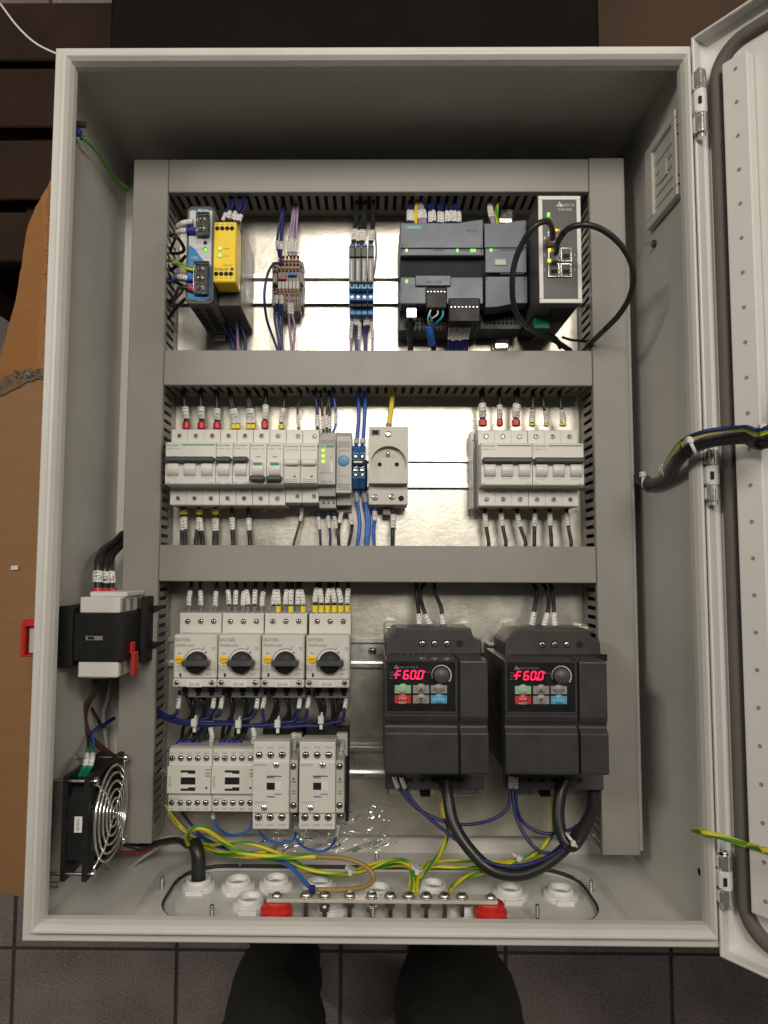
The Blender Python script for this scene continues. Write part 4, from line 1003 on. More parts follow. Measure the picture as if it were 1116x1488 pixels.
wires('navy wire with white sleeve hanging from the slim relays', 'navy wires below the slim relays', [wp(cB, (xa, 770, .060), (xa + 4, 850, .056), (xb, 960, .05), (xb, 1090, ZW)) for xa, xb in ((200, 212), (228, 222), (268, 268), (288, 278), (205, 216), (275, 274))], .0015, nv, sleeve=(cB(0, 812)[1], cB(0, 905)[1]))
wires('lilac wire with white sleeve hanging from the slim relays', 'lilac wires below the slim relays', [wp(cB, (xa, 780, .060), (xa, 860, .056), (xb, 960, .05), (xb, 1090, ZW)) for xa, xb in ((185, 178), (235, 232), (308, 318))], .0015, 'w_lilac', sleeve=(cB(0, 885)[1], cB(0, 1000)[1]))
wires('navy wire with white sleeve running into the top of the controller', 'navy wires above the controller', [wp(cB, (xa, 50, ZW), (xa, 110, .055), (xb, 180, .066), (xb, 262, .070)) for xa, xb in ((560, 553), (568, 575), (680, 692), (688, 716), (738, 752), (748, 768), (795, 800), (842, 825), (850, 852), (856, 880))], .0017, nv, sleeve=(cB(0, 170)[1], cB(0, 238)[1]))
wires('lilac wire with white sleeve running into the top of the controller', 'lilac wires above the controller', [wp(cB, (xa, 50, ZW), (xa, 110, .055), (xb, 180, .066), (xb + 6, 262, .070)) for xa, xb in ((618, 622), (628, 640), (634, 655))], .0017, 'w_lilac', sleeve=(cB(0, 160)[1], cB(0, 215)[1]))
wire('plain yellow wire running into the top of the controller', wp(cB, (612, 50, ZW), (603, 120, .055), (598, 190, .066), (602, 262, .07)), .0019, 'w_yellow')
wires('lilac wire with white sleeve running into the top of the expansion module', 'lilac wires above the expansion module', [wp(cC, (118, 50, ZW), (128, 110, .055), (138, 175, .066), (155, 250, .07)), wp(cC, (128, 50, ZW), (140, 110, .055), (150, 175, .066), (168, 250, .07))], .0017, 'w_lilac', sleeve=(cC(0, 140)[1], cC(0, 205)[1]))
wire('green and yellow wire running into the top of the expansion module', wp(cC, (196, 50, ZW), (182, 120, .055), (178, 180, .066), (190, 250, .07)), .0022, 'w_gy')
t = wire('black network cable with metal plug below the controller', wp(cB, (570, 800, .076), (568, 860, .072), (562, 960, .06), (566, 1090, ZW)), .0032, 'w_cable', name='network_cable', cat='cable', extra=True)
part(t, 'plug', B().pbox(cB(537, 785), cB(607, 856), .060, .080, 'steel', .001))
for i, (m, xs) in enumerate((('w_white', ((715, 775), (690, 820), (678, 865), (685, 915))), ('w_white', ((732, 790), (742, 830), (700, 868), (688, 915))), ('w_cyan', ((758, 770), (778, 830), (750, 880), (692, 918))), ('w_cyan', ((768, 772), (772, 840), (735, 885), (694, 918))), ('w_cyan', ((712, 785), (690, 830), (705, 880), (690, 918))))):
    wire(('thin white conductor' if m == 'w_white' else 'thin light blue conductor') + ' fanning out of the blue sleeved cable', [(*cB(*xs[0]), .082), (*cB(*xs[1]), .088), (*cB(*xs[2]), .084), (*cB(*xs[3]), .072)], .0008, m, 'conductors of the blue sleeved cable' + m[2:])
t = wire('black cable with blue heat-shrink sleeve below the controller', wp(cB, (684, 905, .074), (700, 980, .064), (712, 1040, .055), (715, 1095, ZW)), .0030, 'w_cable', name='sleeved_cable', cat='cable', extra=True)
part(t, 'heat_shrink', B().tube([P(*q) for q in curve(wp(cB, (682, 908, .074), (692, 960, .068), (706, 1030, .057)))], .0042, 'w_blue', 12))
wires('navy wire with white sleeve hanging from the controller terminal block', 'navy wires below the controller', [wp(cB, (822 + i * 24, 840, .078), (825 + i * 24, 905, .072), (820 + i * 22, 980, .06), (808 + i * 24, 1095, ZW)) for i in range(6)], .0018, nv, sleeve=(cB(0, 905)[1], cB(0, 1000)[1]), ferrule=(cB(0, 838)[1], cB(0, 868)[1], 'grey_f'))
t = wire('thick black cable looping left from the network switch', wp(cC, (530, 330, .142), (520, 255, .165), (488, 222, .180), (420, 250, .185), (345, 350, .175), (292, 480, .165), (276, 620, .155), (290, 760, .14), (350, 860, .12), (440, 920, .09), (540, 965, .065), (640, 1030, ZW)), .0029, 'w_cable', name='network_cable', cat='cable', extra=True, n=12)
part(t, 'plug', B().pbox(cC(505, 300), cC(552, 356), zf + .002, zf + .010, 'mgrey', .0008).pbox(cC(548, 258), cC(572, 315), zf + .003, zf + .008, 'clear', .0006))
t = wire('thick black cable looping right from the network switch', wp(cC, (548, 420, .142), (562, 350, .165), (620, 272, .185), (710, 245, .195), (810, 262, .195), (920, 335, .19), (1005, 450, .18), (1032, 570, .17), (1010, 690, .155), (945, 800, .135), (855, 895, .11), (770, 975, .08), (710, 1030, ZW)), .0029, 'w_cable', name='network_cable', cat='cable', extra=True, n=12)
part(t, 'plug', B().pbox(cC(528, 400), cC(572, 466), zf + .002, zf + .010, 'mgrey', .0008).pbox(cC(533, 368), cC(545, 425), zf + .004, zf + .009, 'clear', .0006))
wire('thin black wire under the network switch running to the duct', wp(cC, (590, 945, .06), (650, 962, .055), (735, 970, ZW)), .0016, blk)
wire('black cable end tucked under the network switch', wp(cC, (400, 1000, .05), (420, 960, .055), (470, 935, .06), (540, 950, .055), (580, 1010, ZW)), .003, 'w_cable', name='network_cable', cat='cable')
# ================================================================ middle row
ZT, ZN = .067, .088                                    # terminal shoulder and nose of the modular devices
Yv = lambda v, zz, u=450: P(u, v, zz).y
yt, yb_ = Yv(624, ZT), Yv(735, ZT); n1, n0 = Yv(643, ZN), Yv(704.5, ZN)
def mod_body(t, x0, x1, m='white', yt=yt, yb=yb_, n1=n1, n0=n0, zt=ZT, zn=ZN):
    b = B().profx([(yt, ZR + .004), (yt, zt - .001), (yt - .001, zt), (n1 + .0012, zt), (n1, zn - .001), (n1 - .001, zn), (n0 + .001, zn), (n0, zn - .001), (n0 - .0012, zt), (yb + .001, zt), (yb, zt - .001), (yb, ZR + .004), (yb + .02, ZR), (yt - .02, ZR)], x0, x1, m)
    return part(t, 'body', b, bevel=.0005)
def breaker(x0, x1, poles, label, group, on=True, txt=('C60N', 'C 6A'), rating='C4', base=None):
    t = thing('circuit_breaker', label, 'circuit breaker', ((x0 + x1) / 2, 0, ZR), group)
    g = .0002; mod_body(t, x0 + g, x1 - g); w = (x1 - x0) / poles; k = w / .018
    for i in range(poles):
        xc = x0 + (i + .5) * w
        for y in (yt - .0074, yb_ + .0078): screw(t, (xc, y, ZT + .0001), .0026, 'recess', 'terminal_screw')
        part(t, 'clip', B().box(xc - .004, xc + .002, yb_ - .0035, yb_ - .0003, .035, .040, 'yellow_knob', .0004))
        part(t, 'clip', B().box(xc - .004, xc + .002, yt + .0002, yt + .0025, .048, .052, 'yellow_f', .0004))
        yd = n0 + .0165
        b = B().lathe((xc - .0062, yd, ZN - .0035), 'x', [(.002, 0), (.0085, .0002), (.0088, .0012), (.0088, .0110), (.0085, .0122), (.002, .0124)], 'white', 28)
        part(t, 'toggle_drum', b)
        part(t, 'window', B().box(xc - .0045, xc + .0045, yd - .0095, yd - .0078, ZN + .0001, ZN + .0007, 'grommet', .0002))
        for dy in (.0030, .0042): part(t, 'mark', B().box(xc - .0045, xc + .0045, n0 - dy - .0014, n0 - dy - .0010, ZT, ZT + .0002, 'print_g'))
        if not on: part(t, 'green_flag', B().box(xc - .0045, xc + .0045, yd + .0036, yd + .0066, ZN + .0024, ZN + .0048, 'green', .0002))
        if i: part(t, 'seam', B().box(xc - w / 2 - .00015, xc - w / 2 + .00015, yb_ + .0006, n0 - .0016, ZT, ZT + .00012, 'print_g').box(xc - w / 2 - .00015, xc - w / 2 + .00015, n1 + .0016, yt - .0012, ZT, ZT + .00012, 'print_g'))
    yg = n1 - .0190 if on else n0 + .0065
    part(t, 'toggle_handle', B().box(x0 + .0008, x1 - .0008, yg - .0030, yg + .0026, ZN - .002, ZN + .0085, 'dgrey', .0014))
    xt = x0 + .0012
    b = B(); glyphs(b, 'Schneider', (x0 + w * .45, n1 - .0030, ZN + .0003), w * .80, .0022, 'green'); part(t, 'lettering', b)
    b = B(); glyphs(b, 'iC60N', (x0 + w * .27, n1 - .0068, ZN + .0003), w * .40, .0012, 'print_g'); glyphs(b, txt[1], (x0 + w * .74, n1 - .0068, ZN + .0003), w * .28, .0012, 'print_g'); part(t, 'lettering', b)
    if poles > 1: part(t, 'green_line', B().box(x0 + w * .95, x1 - .0015, n1 - .0034, n1 - .0022, ZN + .0001, ZN + .0003, 'green'))
    b = B(); glyphs(b, rating, (x0 + .0032, n0 + .0022, ZN + .0003), .0036, .0018, 'print_g'); glyphs(b, 'iC60', (x1 - .0045, n0 + .0018, ZN + .0003), .005, .0010, 'print_g'); part(t, 'lettering', b)
    part(t, 'label_clip', B().box(x0 + w * .36, x0 + w * .62, n1 - .0158, n1 - .0152, ZN + .0001, ZN + .0004, 'dgrey'))
    return t
av2 = lambda c_, xt, xb: (P(*c_(xt, 357), ZT).x + P(*c_(xb, 752), ZT).x) / 2
xs = [av2(cD, a, c) for a, c in ((177, 165), (280, 268), (380, 372), (483, 474), (587, 577), (690, 681), (792, 783))]
pw = (xs[-1] - xs[0]) / 6
bx0 = xs[0] - pw / 2
gS = 'single pole breakers of the left block'
breaker(bx0, bx0 + 3 * pw, 3, 'white three-pole breaker fed by red tipped cables next to the upright duct', None, True, ('', 'C 25A'), 'C25')
breaker(bx0 + 3 * pw, bx0 + 4 * pw, 1, 'single-pole breaker with raised black handle touching the three-pole one', None, True)
breaker(bx0 + 4 * pw, bx0 + 5 * pw, 1, 'single-pole breaker with raised black handle beside a lowered-handle one', None, True)
breaker(bx0 + 5 * pw, bx0 + 6 * pw, 1, 'single-pole breaker with lowered handle and green flag beside a raised-handle one', None, False)
breaker(bx0 + 6 * pw, bx0 + 7 * pw, 1, 'single-pole breaker with lowered handle and green flag beside the fuse holders', None, False)
xr = [(P(*cF(a, 335), ZT).x + P(*cF(c, 736), ZT).x) / 2 for a, c in ((283, 290), (800, 814))]
pr_ = (xr[1] - xr[0]) / 5; rb = xr[0] - pr_ / 2
breaker(rb, rb + 3 * pr_, 3, 'white three-pole breaker with red tipped cables facing the empty rail', None, True, ('', 'C 16A'), 'C16')
breaker(rb + 3 * pr_, rb + 6 * pr_, 3, 'white three-pole breaker with yellow tipped wires next to the slotted duct', None, True, ('', 'C 10A'), 'C10')
e = thing('end_stop', 'thin clear end stop on the rail beside the right three-pole breaker', 'end stop', (rb - .004, 0, ZR))
part(e, 'body', B().box(rb - .0050, rb - .0008, Yv(738, .05), Yv(625, .05), ZR, .046, 'grommet', .0008)); part(e, 'clear_edge', B().box(rb - .0044, rb - .0016, Yv(735, .05), Yv(640, .05), .0462, .056, 'clear', .0005))
# ---- two fuse holders
fx = bx0 + 7 * pw
for i in range(2):
    x0 = fx + i * pw; x1 = x0 + pw; t = thing('fuse_holder', ('white fuse holder beside a lowered-handle breaker', 'white fuse holder touching the phase monitor')[i], 'fuse holder', ((x0 + x1) / 2, 0, ZR))
    ytf, ybf = Yv(624, ZT), Yv(731, ZT); mod_body(t, x0 + .0002, x1 - .0002, 'white', ytf, ybf, Yv(644, ZN), Yv(703, ZN))
    xc = (x0 + x1) / 2 + .004
    for y in (ytf - .0076, ybf + .0075): screw(t, (xc, y, ZT + .0001), .0024, 'recess', 'terminal_screw')
    part(t, 'drawer', B().box(x0 + .0008, x1 - .0006, n0 + .0205, n1 - .0175, ZN, ZN + .005, 'white', .0016))
    part(t, 'recess', B().box(x0 + .001, x1 - .001, n0 + .0018, n0 + .0195, ZN, ZN + .0006, 'cream', .0003))
    part(t, 'indicator', B().cyl((xc - .001, n0 + .0088, ZN + .0006), 'z', .0010, .0003, 'hole', 10))
    part(t, 'mark', B().box(x0 + .003, x1 - .003, n0 + .0050, n0 + .0055, ZN + .0006, ZN + .0008, 'print_g').box(x0 + .003, x1 - .003, n0 + .0032, n0 + .0036, ZN + .0006, ZN + .0008, 'print_g'))
    b = B(); glyphs(b, 'Schneider', ((x0 + x1) / 2, n1 - .0040, ZN + .0003), pw * .82, .0022, 'print_g'); glyphs(b, 'STI 10x38', ((x0 + x1) / 2, n1 - .0080, ZN + .0003), pw * .7, .0012, 'print_g'); part(t, 'lettering', b)
# ---- phase monitor with three green lights
z = .080
pm = thing('phase_monitor', 'narrow grey phase monitor with three green lights and green stripe', 'relay', P(*cE(180, 640), ZR))
X = lambda x, zz=z: P(*cE(x, 650), zz).x; Y = lambda y, zz: P(*cE(180, y), zz).y
x0, x1 = X(112), X(240)
b = B().profx([(Y(400, .06), ZR + .004), (Y(400, .06), .06), (Y(455, .064), .066), (Y(488, z), z), (Y(780, z), z), (Y(795, .07), .070), (Y(868, .066), .068), (Y(872, .06), .058), (Y(955, .056), .056), (Y(955, .056), ZR + .004), (Y(800, ZR), ZR), (Y(560, ZR), ZR)], x0, x1, 'lgrey'); part(pm, 'body', b, bevel=.0005)
part(pm, 'green_stripe', B().pbox(cE(113, 492), cE(122, 508), z, z + .0002, 'green').pbox(cE(170, 492), cE(233, 508), z, z + .0002, 'green')); lettering(pm, 'F&F', cE(146, 500), z, 5.5, 3, 'green')
for y in (530, 570, 612): part(pm, 'status_light', B().lathe(P(*cE(150, y), z), 'z', [(.0016, 0), (.0016, .0006), (.0009, .0016), (.0002, .0019)], 'led_lime', 12))
lettering(pm, 'CZF-310', cE(172, 762), z, 17, 3.6, 'print_g'); lettering(pm, 'A', cE(208, 578), z, 3, 3, 'print_g')
part(pm, 'rule', B().pbox(cE(122, 694), cE(222, 698), z, z + .0002, 'print_g')); part(pm, 'gloss_bar', B().pbox(cE(206, 610), cE(220, 694), z, z + .0003, 'grommet'))
for x, y, zz in ((150, 418, .0602), (178, 418, .0602), (215, 422, .0602), (155, 470, .069), (210, 470, .069), (155, 915, .0562), (190, 915, .0562), (228, 915, .0562)): screw(pm, P(*cE(x, y), zz + .0003), .0017, 'pan', 'terminal_screw')
# ---- thermostat with blue dial
z = .074
th = thing('thermostat', 'narrow light grey thermostat with round blue dial', 'thermostat', P(*cE(303, 640), ZR))
part(th, 'body', B().profx([(Y(398, .066), ZR + .004), (Y(398, .066), .064), (Y(425, z), z), (Y(845, z), z), (Y(852, .06), .062), (Y(880, .056), .058), (Y(935, .056), .056), (Y(937, .05), ZR + .004), (Y(800, ZR), ZR), (Y(560, ZR), ZR)], X(247, z), X(360, z), 'lgrey'), bevel=.0008)
for y in (468, 480, 492, 504, 779, 792, 806, 818): part(th, 'vent_slot', B().pbox(cE(257, y - 2), cE(348, y + 2), z, z + .0002, 'dgrey'))
part(th, 'dial', B().lathe(P(*cE(301, 606), z), 'z', [(.0060, 0), (.0059, .0014), (.0052, .0018), (.0001, .0019)], 'blue_l', 28).box(*(lambda q: (q.x - .002, q.x + .002, q.y - .0003, q.y + .0003))(P(*cE(301, 604), z)), z + .0019, z + .0021, 'print_b'))
lettering(th, 'STEGO', cE(310, 530), z, 13, 1.6, 'print_g'); lettering(th, 'KTS 011', cE(305, 720), z, 11, 1.6, 'print_g')
for x in (273, 330): screw(th, P(*cE(x, 900), .0568), .0019, 'recess', 'terminal_screw')
part(th, 'foot', B().pbox(cE(250, 945), cE(355, 990), ZR - .004, .040, 'mgrey', .0008))
# ---- two blue terminals and black end clamp
for i, x in enumerate((366, 415)):
    t = thing('blue_terminal', ('blue screw terminal touching the thermostat', 'blue screw terminal beside the cream socket')[i], 'terminal block', P(*cE(x + 23, 640), ZR)); zz = .058
    xa, xb = P(*cE(x, 650), zz).x, P(*cE(x + 47, 650), zz).x
    part(t, 'body', B().profx([(Y(492, .045), ZR), (Y(490, .05), .046), (Y(545, zz), zz), (Y(600, zz), zz), (Y(605, zz), .050), (Y(680, .05), .050), (Y(690, zz), zz), (Y(735, zz), zz), (Y(812, .046), .046), (Y(818, .04), ZR)], xa + .0001, xb - .0001, 'blue'), bevel=.0004)
    for y in (575, 710): screw(t, P(*cE(x + 23, y), zz + .0003), .0028, 'dark', 'terminal_screw')
    part(t, 'bridge_contact', B().pbox(cE(x + 4, 645), cE(x + 42, 682), .050, .053, 'steel', .0006)); screw(t, P(*cE(x + 14, 660), .0532), .0016, 'pan', 'screw'); screw(t, P(*cE(x + 34, 662), .0532), .0016, 'pan', 'screw')
part(t, 'label_carrier', B().pbox(cE(368, 600), cE(466, 630), .0582, .0605, 'black', .0005).pbox(cE(374, 608), cE(440, 622), .0605, .0612, 'white'))
solo('end_clamp', B().pbox(cE(462, 600), cE(474, 815), ZR, .050, 'black', .001), 'thin black end clamp between the blue terminals and the cream socket', 'end clamp')
# ---- cream rail socket
z = .068
so = thing('rail_socket', 'cream mains socket with round recess and earth pin', 'socket', P(*cE(632, 640), ZR))
X = lambda x, zz=z: P(*cE(x, 640), zz).x; Y = lambda y, zz: P(*cE(630, y), zz).y
x0, x1 = X(486), X(778); cx, cy = P(*cE(632, 628), z).x, P(*cE(632, 628), z).y; R_ = (X(765) - X(500)) / 2
zl = .056
part(so, 'base', B().profx([(Y(355, z), ZR), (Y(355, z), z - .001), (Y(370, z), z - .0085), (Y(760, z), z - .0085), (Y(772, z), z - .001), (Y(778, z - .004), zl), (Y(930, zl), zl), (Y(940, zl), ZR)], x0, x1, 'warm'), bevel=.0006)
n = 48; out = []                                     # face plate with the round opening
ya, yb2 = Y(772, z), Y(355, z)
for i in range(n):
    a = 2 * math.pi * i / n; dx, dy = math.cos(a), math.sin(a)
    tt = min(((x1 if dx > 0 else x0) - cx) / dx if abs(dx) > 1e-6 else 9, ((yb2 if dy > 0 else ya) - cy) / dy if abs(dy) > 1e-6 else 9); out.append((cx + dx * tt, cy + dy * tt))
for c_ in ((x0, ya), (x1, ya), (x1, yb2), (x0, yb2)):
    i = min(range(n), key=lambda i: (out[i][0] - c_[0]) ** 2 + (out[i][1] - c_[1]) ** 2); out[i] = c_
ci = [(cx + R_ * math.cos(2 * math.pi * i / n), cy + R_ * math.sin(2 * math.pi * i / n)) for i in range(n)]
b = B(); vs = [(x, y, z) for x, y in ci] + [(x, y, z) for x, y in out] + [(x, y, z - .0084) for x, y in ci] + [(x, y, z - .0083) for x, y in out]
b.add(vs, [(i, n + i, n + (i + 1) % n, (i + 1) % n) for i in range(n)] + [(n + i, 3 * n + i, 3 * n + (i + 1) % n, n + (i + 1) % n) for i in range(n)], 'warm')
b.add(vs, [(2 * n + i, i, (i + 1) % n, 2 * n + (i + 1) % n) for i in range(n)], 'warm', True)
part(so, 'face_plate', b)
zr = z - .0085
part(so, 'recess_floor', B().cyl((cx, cy, zr), 'z', R_ - .0001, .0006, 'warm', 48))
part(so, 'earth_pin', B().lathe(P(*cE(628, 558), zr), 'z', [(.0024, 0), (.0024, .006), (.0018, .0078), (.0004, .008)], 'steel', 14))
for x in (567, 693): part(so, 'pin_hole', B().cyl(P(*cE(x, 634), zr + .0006), 'z', .0024, .0003, 'hole', 14))
part(so, 'shutter', B().pbox(cE(608, 575), cE(650, 690), zr + .0005, zr + .001, 'warm', .0002))
part(so, 'fixing_hole', B().pbox(cE(503, 377), cE(568, 420), z, z + .0004, 'print_g', .0002).pbox(cE(515, 384), cE(556, 412), z + .0004, z + .0006, 'hole'))
for x, y, zz in ((630, 410, z), (532, 876, zl), (658, 873, zl)): screw(so, P(*cE(x, y), zz + .0001), .0031, 'chrome', 'screw')
part(so, 'fixing_hole', B().cyl(P(*cE(725, 884), zl), 'z', .0031, .0003, 'hole', 16))
part(so, 'foot', B().pbox(cE(590, 960), cE(660, 1005), ZR - .004, .040, 'mgrey', .0008))

# ---- wires of the middle row
tz = .050
def dn(c_, x0, x1, y1, ztop=ZW, y0=55, zend=tz): return wp(c_, (x0, y0, ztop), (x0 + 2, y0 + 45, .05), ((x0 + x1) / 2 + 2, (y0 + y1) / 2 + 10, .053), (x1, y1 - 60, zend), (x1, y1, zend))
S_ = lambda c_, a, b_: (c_(0, a)[1], c_(0, b_)[1])
wires('thick black cable with white sleeve and red tip into the left three-pole breaker', 'red tipped cables above the left three-pole breaker', [dn(cD, 200, 218, 318), dn(cD, 305, 312, 318), dn(cD, 405, 410, 318)], .0028, blk, sleeve=S_(cD, 182, 252), ferrule=(*S_(cD, 275, 316), 'red_f'))
for k, (xa, xb) in enumerate(((485, 512), (600, 608), (832, 812))):
    lab = ('into the single breaker next to the three-pole one', 'into the raised-handle breaker beside lowered ones', 'into the breaker beside the fuse holders')[k]
    wires('yellow tipped black wire ' + lab, 'yellow tipped wires ' + lab, [dn(cD, xa, xb, 318)] + ([dn(cD, xa + 10, xb + 26, 318)] if k < 2 else []), .0022, blk, sleeve=S_(cD, 192, 285), ferrule=(*S_(cD, 288, 316), 'yellow_f'))
wire('black wire with white sleeve and red tip among the yellow tipped ones', dn(cD, 712, 708, 318), .0026, blk, sleeve=S_(cD, 168, 255), ferrule=(*S_(cD, 265, 316), 'red_f'))
wire('thin black wire branching into the red tipped one under the duct', wp(cD, (650, 55, ZW), (668, 100, .05), (690, 140, .052)), .0019, blk)
wires('thin black wire with white sleeve into the top of the fuse holders', 'thin wires above the fuse holders', [wp(cD, (938, 55, ZW), (930, 120, .05), (912, 200, .05), (918, 318, tz))], .0012, blk, sleeve=S_(cD, 232, 312))
wire('navy wire with white sleeve into the fuse holder touching the monitor', wp(cE, (55, 60, ZW), (85, 120, .05), (105, 230, .05), (108, 380, tz)), .0018, nv, sleeve=S_(cE, 270, 360))
wires('black wire with white sleeve into the top of the phase monitor', 'sleeved wires above the phase monitor', [wp(cE, (122, 60, ZW), (138, 150, .05), (145, 270, .05), (152, 410, .052)), wp(cE, (195, 60, ZW), (190, 150, .05), (175, 270, .05), (178, 410, .052)), wp(cE, (200, 60, ZW), (198, 200, .05), (196, 290, .05), (200, 410, .052))], .0014, blk, sleeve=S_(cE, 275, 370))
wire('blue wire with white sleeve curving into the phase monitor', wp(cE, (212, 60, ZW), (232, 160, .05), (244, 260, .05), (240, 350, .052), (215, 415, .055)), .0013, 'w_blue', sleeve=S_(cE, 255, 340))
wires('blue wire with pale sleeve running into the top of the blue terminals', 'blue wires above the blue terminals', [wp(cE, (390, 60, ZW), (408, 150, .045), (412, 300, .043), (392, 500, .042)), wp(cE, (455, 60, ZW), (460, 180, .045), (452, 350, .043), (440, 500, .042))], .0021, 'w_blue', sleeve=S_(cE, 445, 488))
t = wire('yellow earth wire with lilac tip entering the top of the socket', wp(cE, (655, 60, ZW), (655, 140, .048), (645, 240, .048), (632, 365, .050)), .0022, 'w_yellow', ferrule=(*S_(cE, 330, 352), 'w_lilac'))
wire('yellow earth wire running beside the lilac tipped one into the socket', wp(cE, (662, 60, ZW), (664, 140, .048), (656, 240, .048), (642, 340, .050)), .0018, 'w_yellow')
# below
def up(c_, x0, x1, y0=800, y1=1060, z0=.044): return wp(c_, (x0, y0, z0), (x0 + 1, y0 + 60, .043), ((x0 + x1) / 2, (y0 + y1) / 2 + 20, .044), (x1, y1 - 40, ZW), (x1, y1, ZW))
wires('thick black cable with yellow tip and white sleeve below the left three-pole breaker', 'yellow tipped cables below the left three-pole breaker', [up(cD, 192, 192), up(cD, 205, 208), up(cD, 297, 278), up(cD, 299, 322), up(cD, 398, 392), up(cD, 402, 404)], .0024, blk, sleeve=S_(cD, 868, 950), ferrule=(*S_(cD, 812, 850), 'yellow_f'))
wires('black wire with white sleeve below the raised-handle single breakers', 'black wires below the single breakers', [up(cD, 502, 510), up(cD, 606, 615)], .0023, blk, sleeve=S_(cD, 866, 948))
wire('thin black wire bending away below the fuse holders', up(cD, 935, 890, 790), .0014, blk, sleeve=S_(cD, 800, 890))
wires('navy wire with white sleeve below the fuse holder and phase monitor', 'navy wires below the phase monitor', [wp(cE, (112, 960, .045), (118, 1060, .044), (126, 1130, ZW), (132, 1240, ZW)), wp(cE, (185, 980, .045), (190, 1070, .044), (203, 1140, ZW), (200, 1240, ZW)), wp(cE, (228, 985, .045), (240, 1070, .044), (262, 1140, ZW), (266, 1240, ZW))], .0014, nv, sleeve=S_(cE, 1010, 1110))
wires('black wire with pale sleeve below the thermostat', 'black wires below the thermostat', [wp(cE, (285, 980, .042), (272, 1060, .042), (260, 1130, ZW), (268, 1240, ZW)), wp(cE, (348, 985, .042), (362, 1070, .042), (358, 1130, ZW), (335, 1240, ZW))], .0018, blk, sleeve=S_(cE, 990, 1080))
wires('bright blue wire with grey tip hanging from the blue terminals', 'blue wires below the blue terminals', [wp(cE, (392, 830, .040), (402, 920, .042), (420, 1050, .045), (415, 1140, ZW), (398, 1240, ZW)), wp(cE, (445, 830, .040), (460, 920, .042), (475, 1050, .045), (470, 1140, ZW), (462, 1240, ZW)), wp(cE, (455, 840, .040), (475, 930, .042), (490, 1060, .045), (482, 1150, ZW), (468, 1240, ZW))], .0022, 'w_blue', sleeve=(*S_(cE, 848, 915), 'w_grey'))
wire('bright blue wire with pale sleeve hanging from the socket', wp(cE, (530, 960, .042), (530, 1040, .042), (522, 1120, ZW), (526, 1240, ZW)), .0020, 'w_blue', sleeve=S_(cE, 978, 1055))
wire('dark grey wire with white sleeve hanging from the socket', wp(cE, (663, 960, .042), (668, 1050, .042), (665, 1130, ZW), (662, 1240, ZW)), .0022, blk, sleeve=S_(cE, 1000, 1110))
wires('black cable pair with white sleeves and red tip on the right-hand breakers', 'red tipped cables above the right-hand breakers', [dn(cF, 252, 258, 300), dn(cF, 262, 270, 300), dn(cF, 365, 370, 300), dn(cF, 468, 466, 300), dn(cF, 482, 478, 300)], .0023, blk, sleeve=S_(cF, 163, 248), ferrule=(*S_(cF, 258, 296), 'red_f'))
wires('black wire with white sleeve and yellow tip on the right-hand breakers', 'yellow tipped wires above the right-hand breakers', [dn(cF, 572, 568, 300), dn(cF, 578, 574, 300), dn(cF, 632, 660, 300), dn(cF, 738, 768, 300), dn(cF, 742, 760, 300)], .0019, blk, sleeve=S_(cF, 198, 280), ferrule=(*S_(cF, 282, 298), 'yellow_f'))
wires('black wire with white sleeve below the right-hand breakers', 'black wires below the right-hand breakers', [up(cF, 278, 300, 795, 1055), up(cF, 378, 408, 795, 1055), up(cF, 480, 530, 795, 1055), up(cF, 588, 586, 795, 1055), up(cF, 682, 692, 795, 1055), up(cF, 788, 815, 795, 1055)], .0021, blk, sleeve=S_(cF, 842, 925))
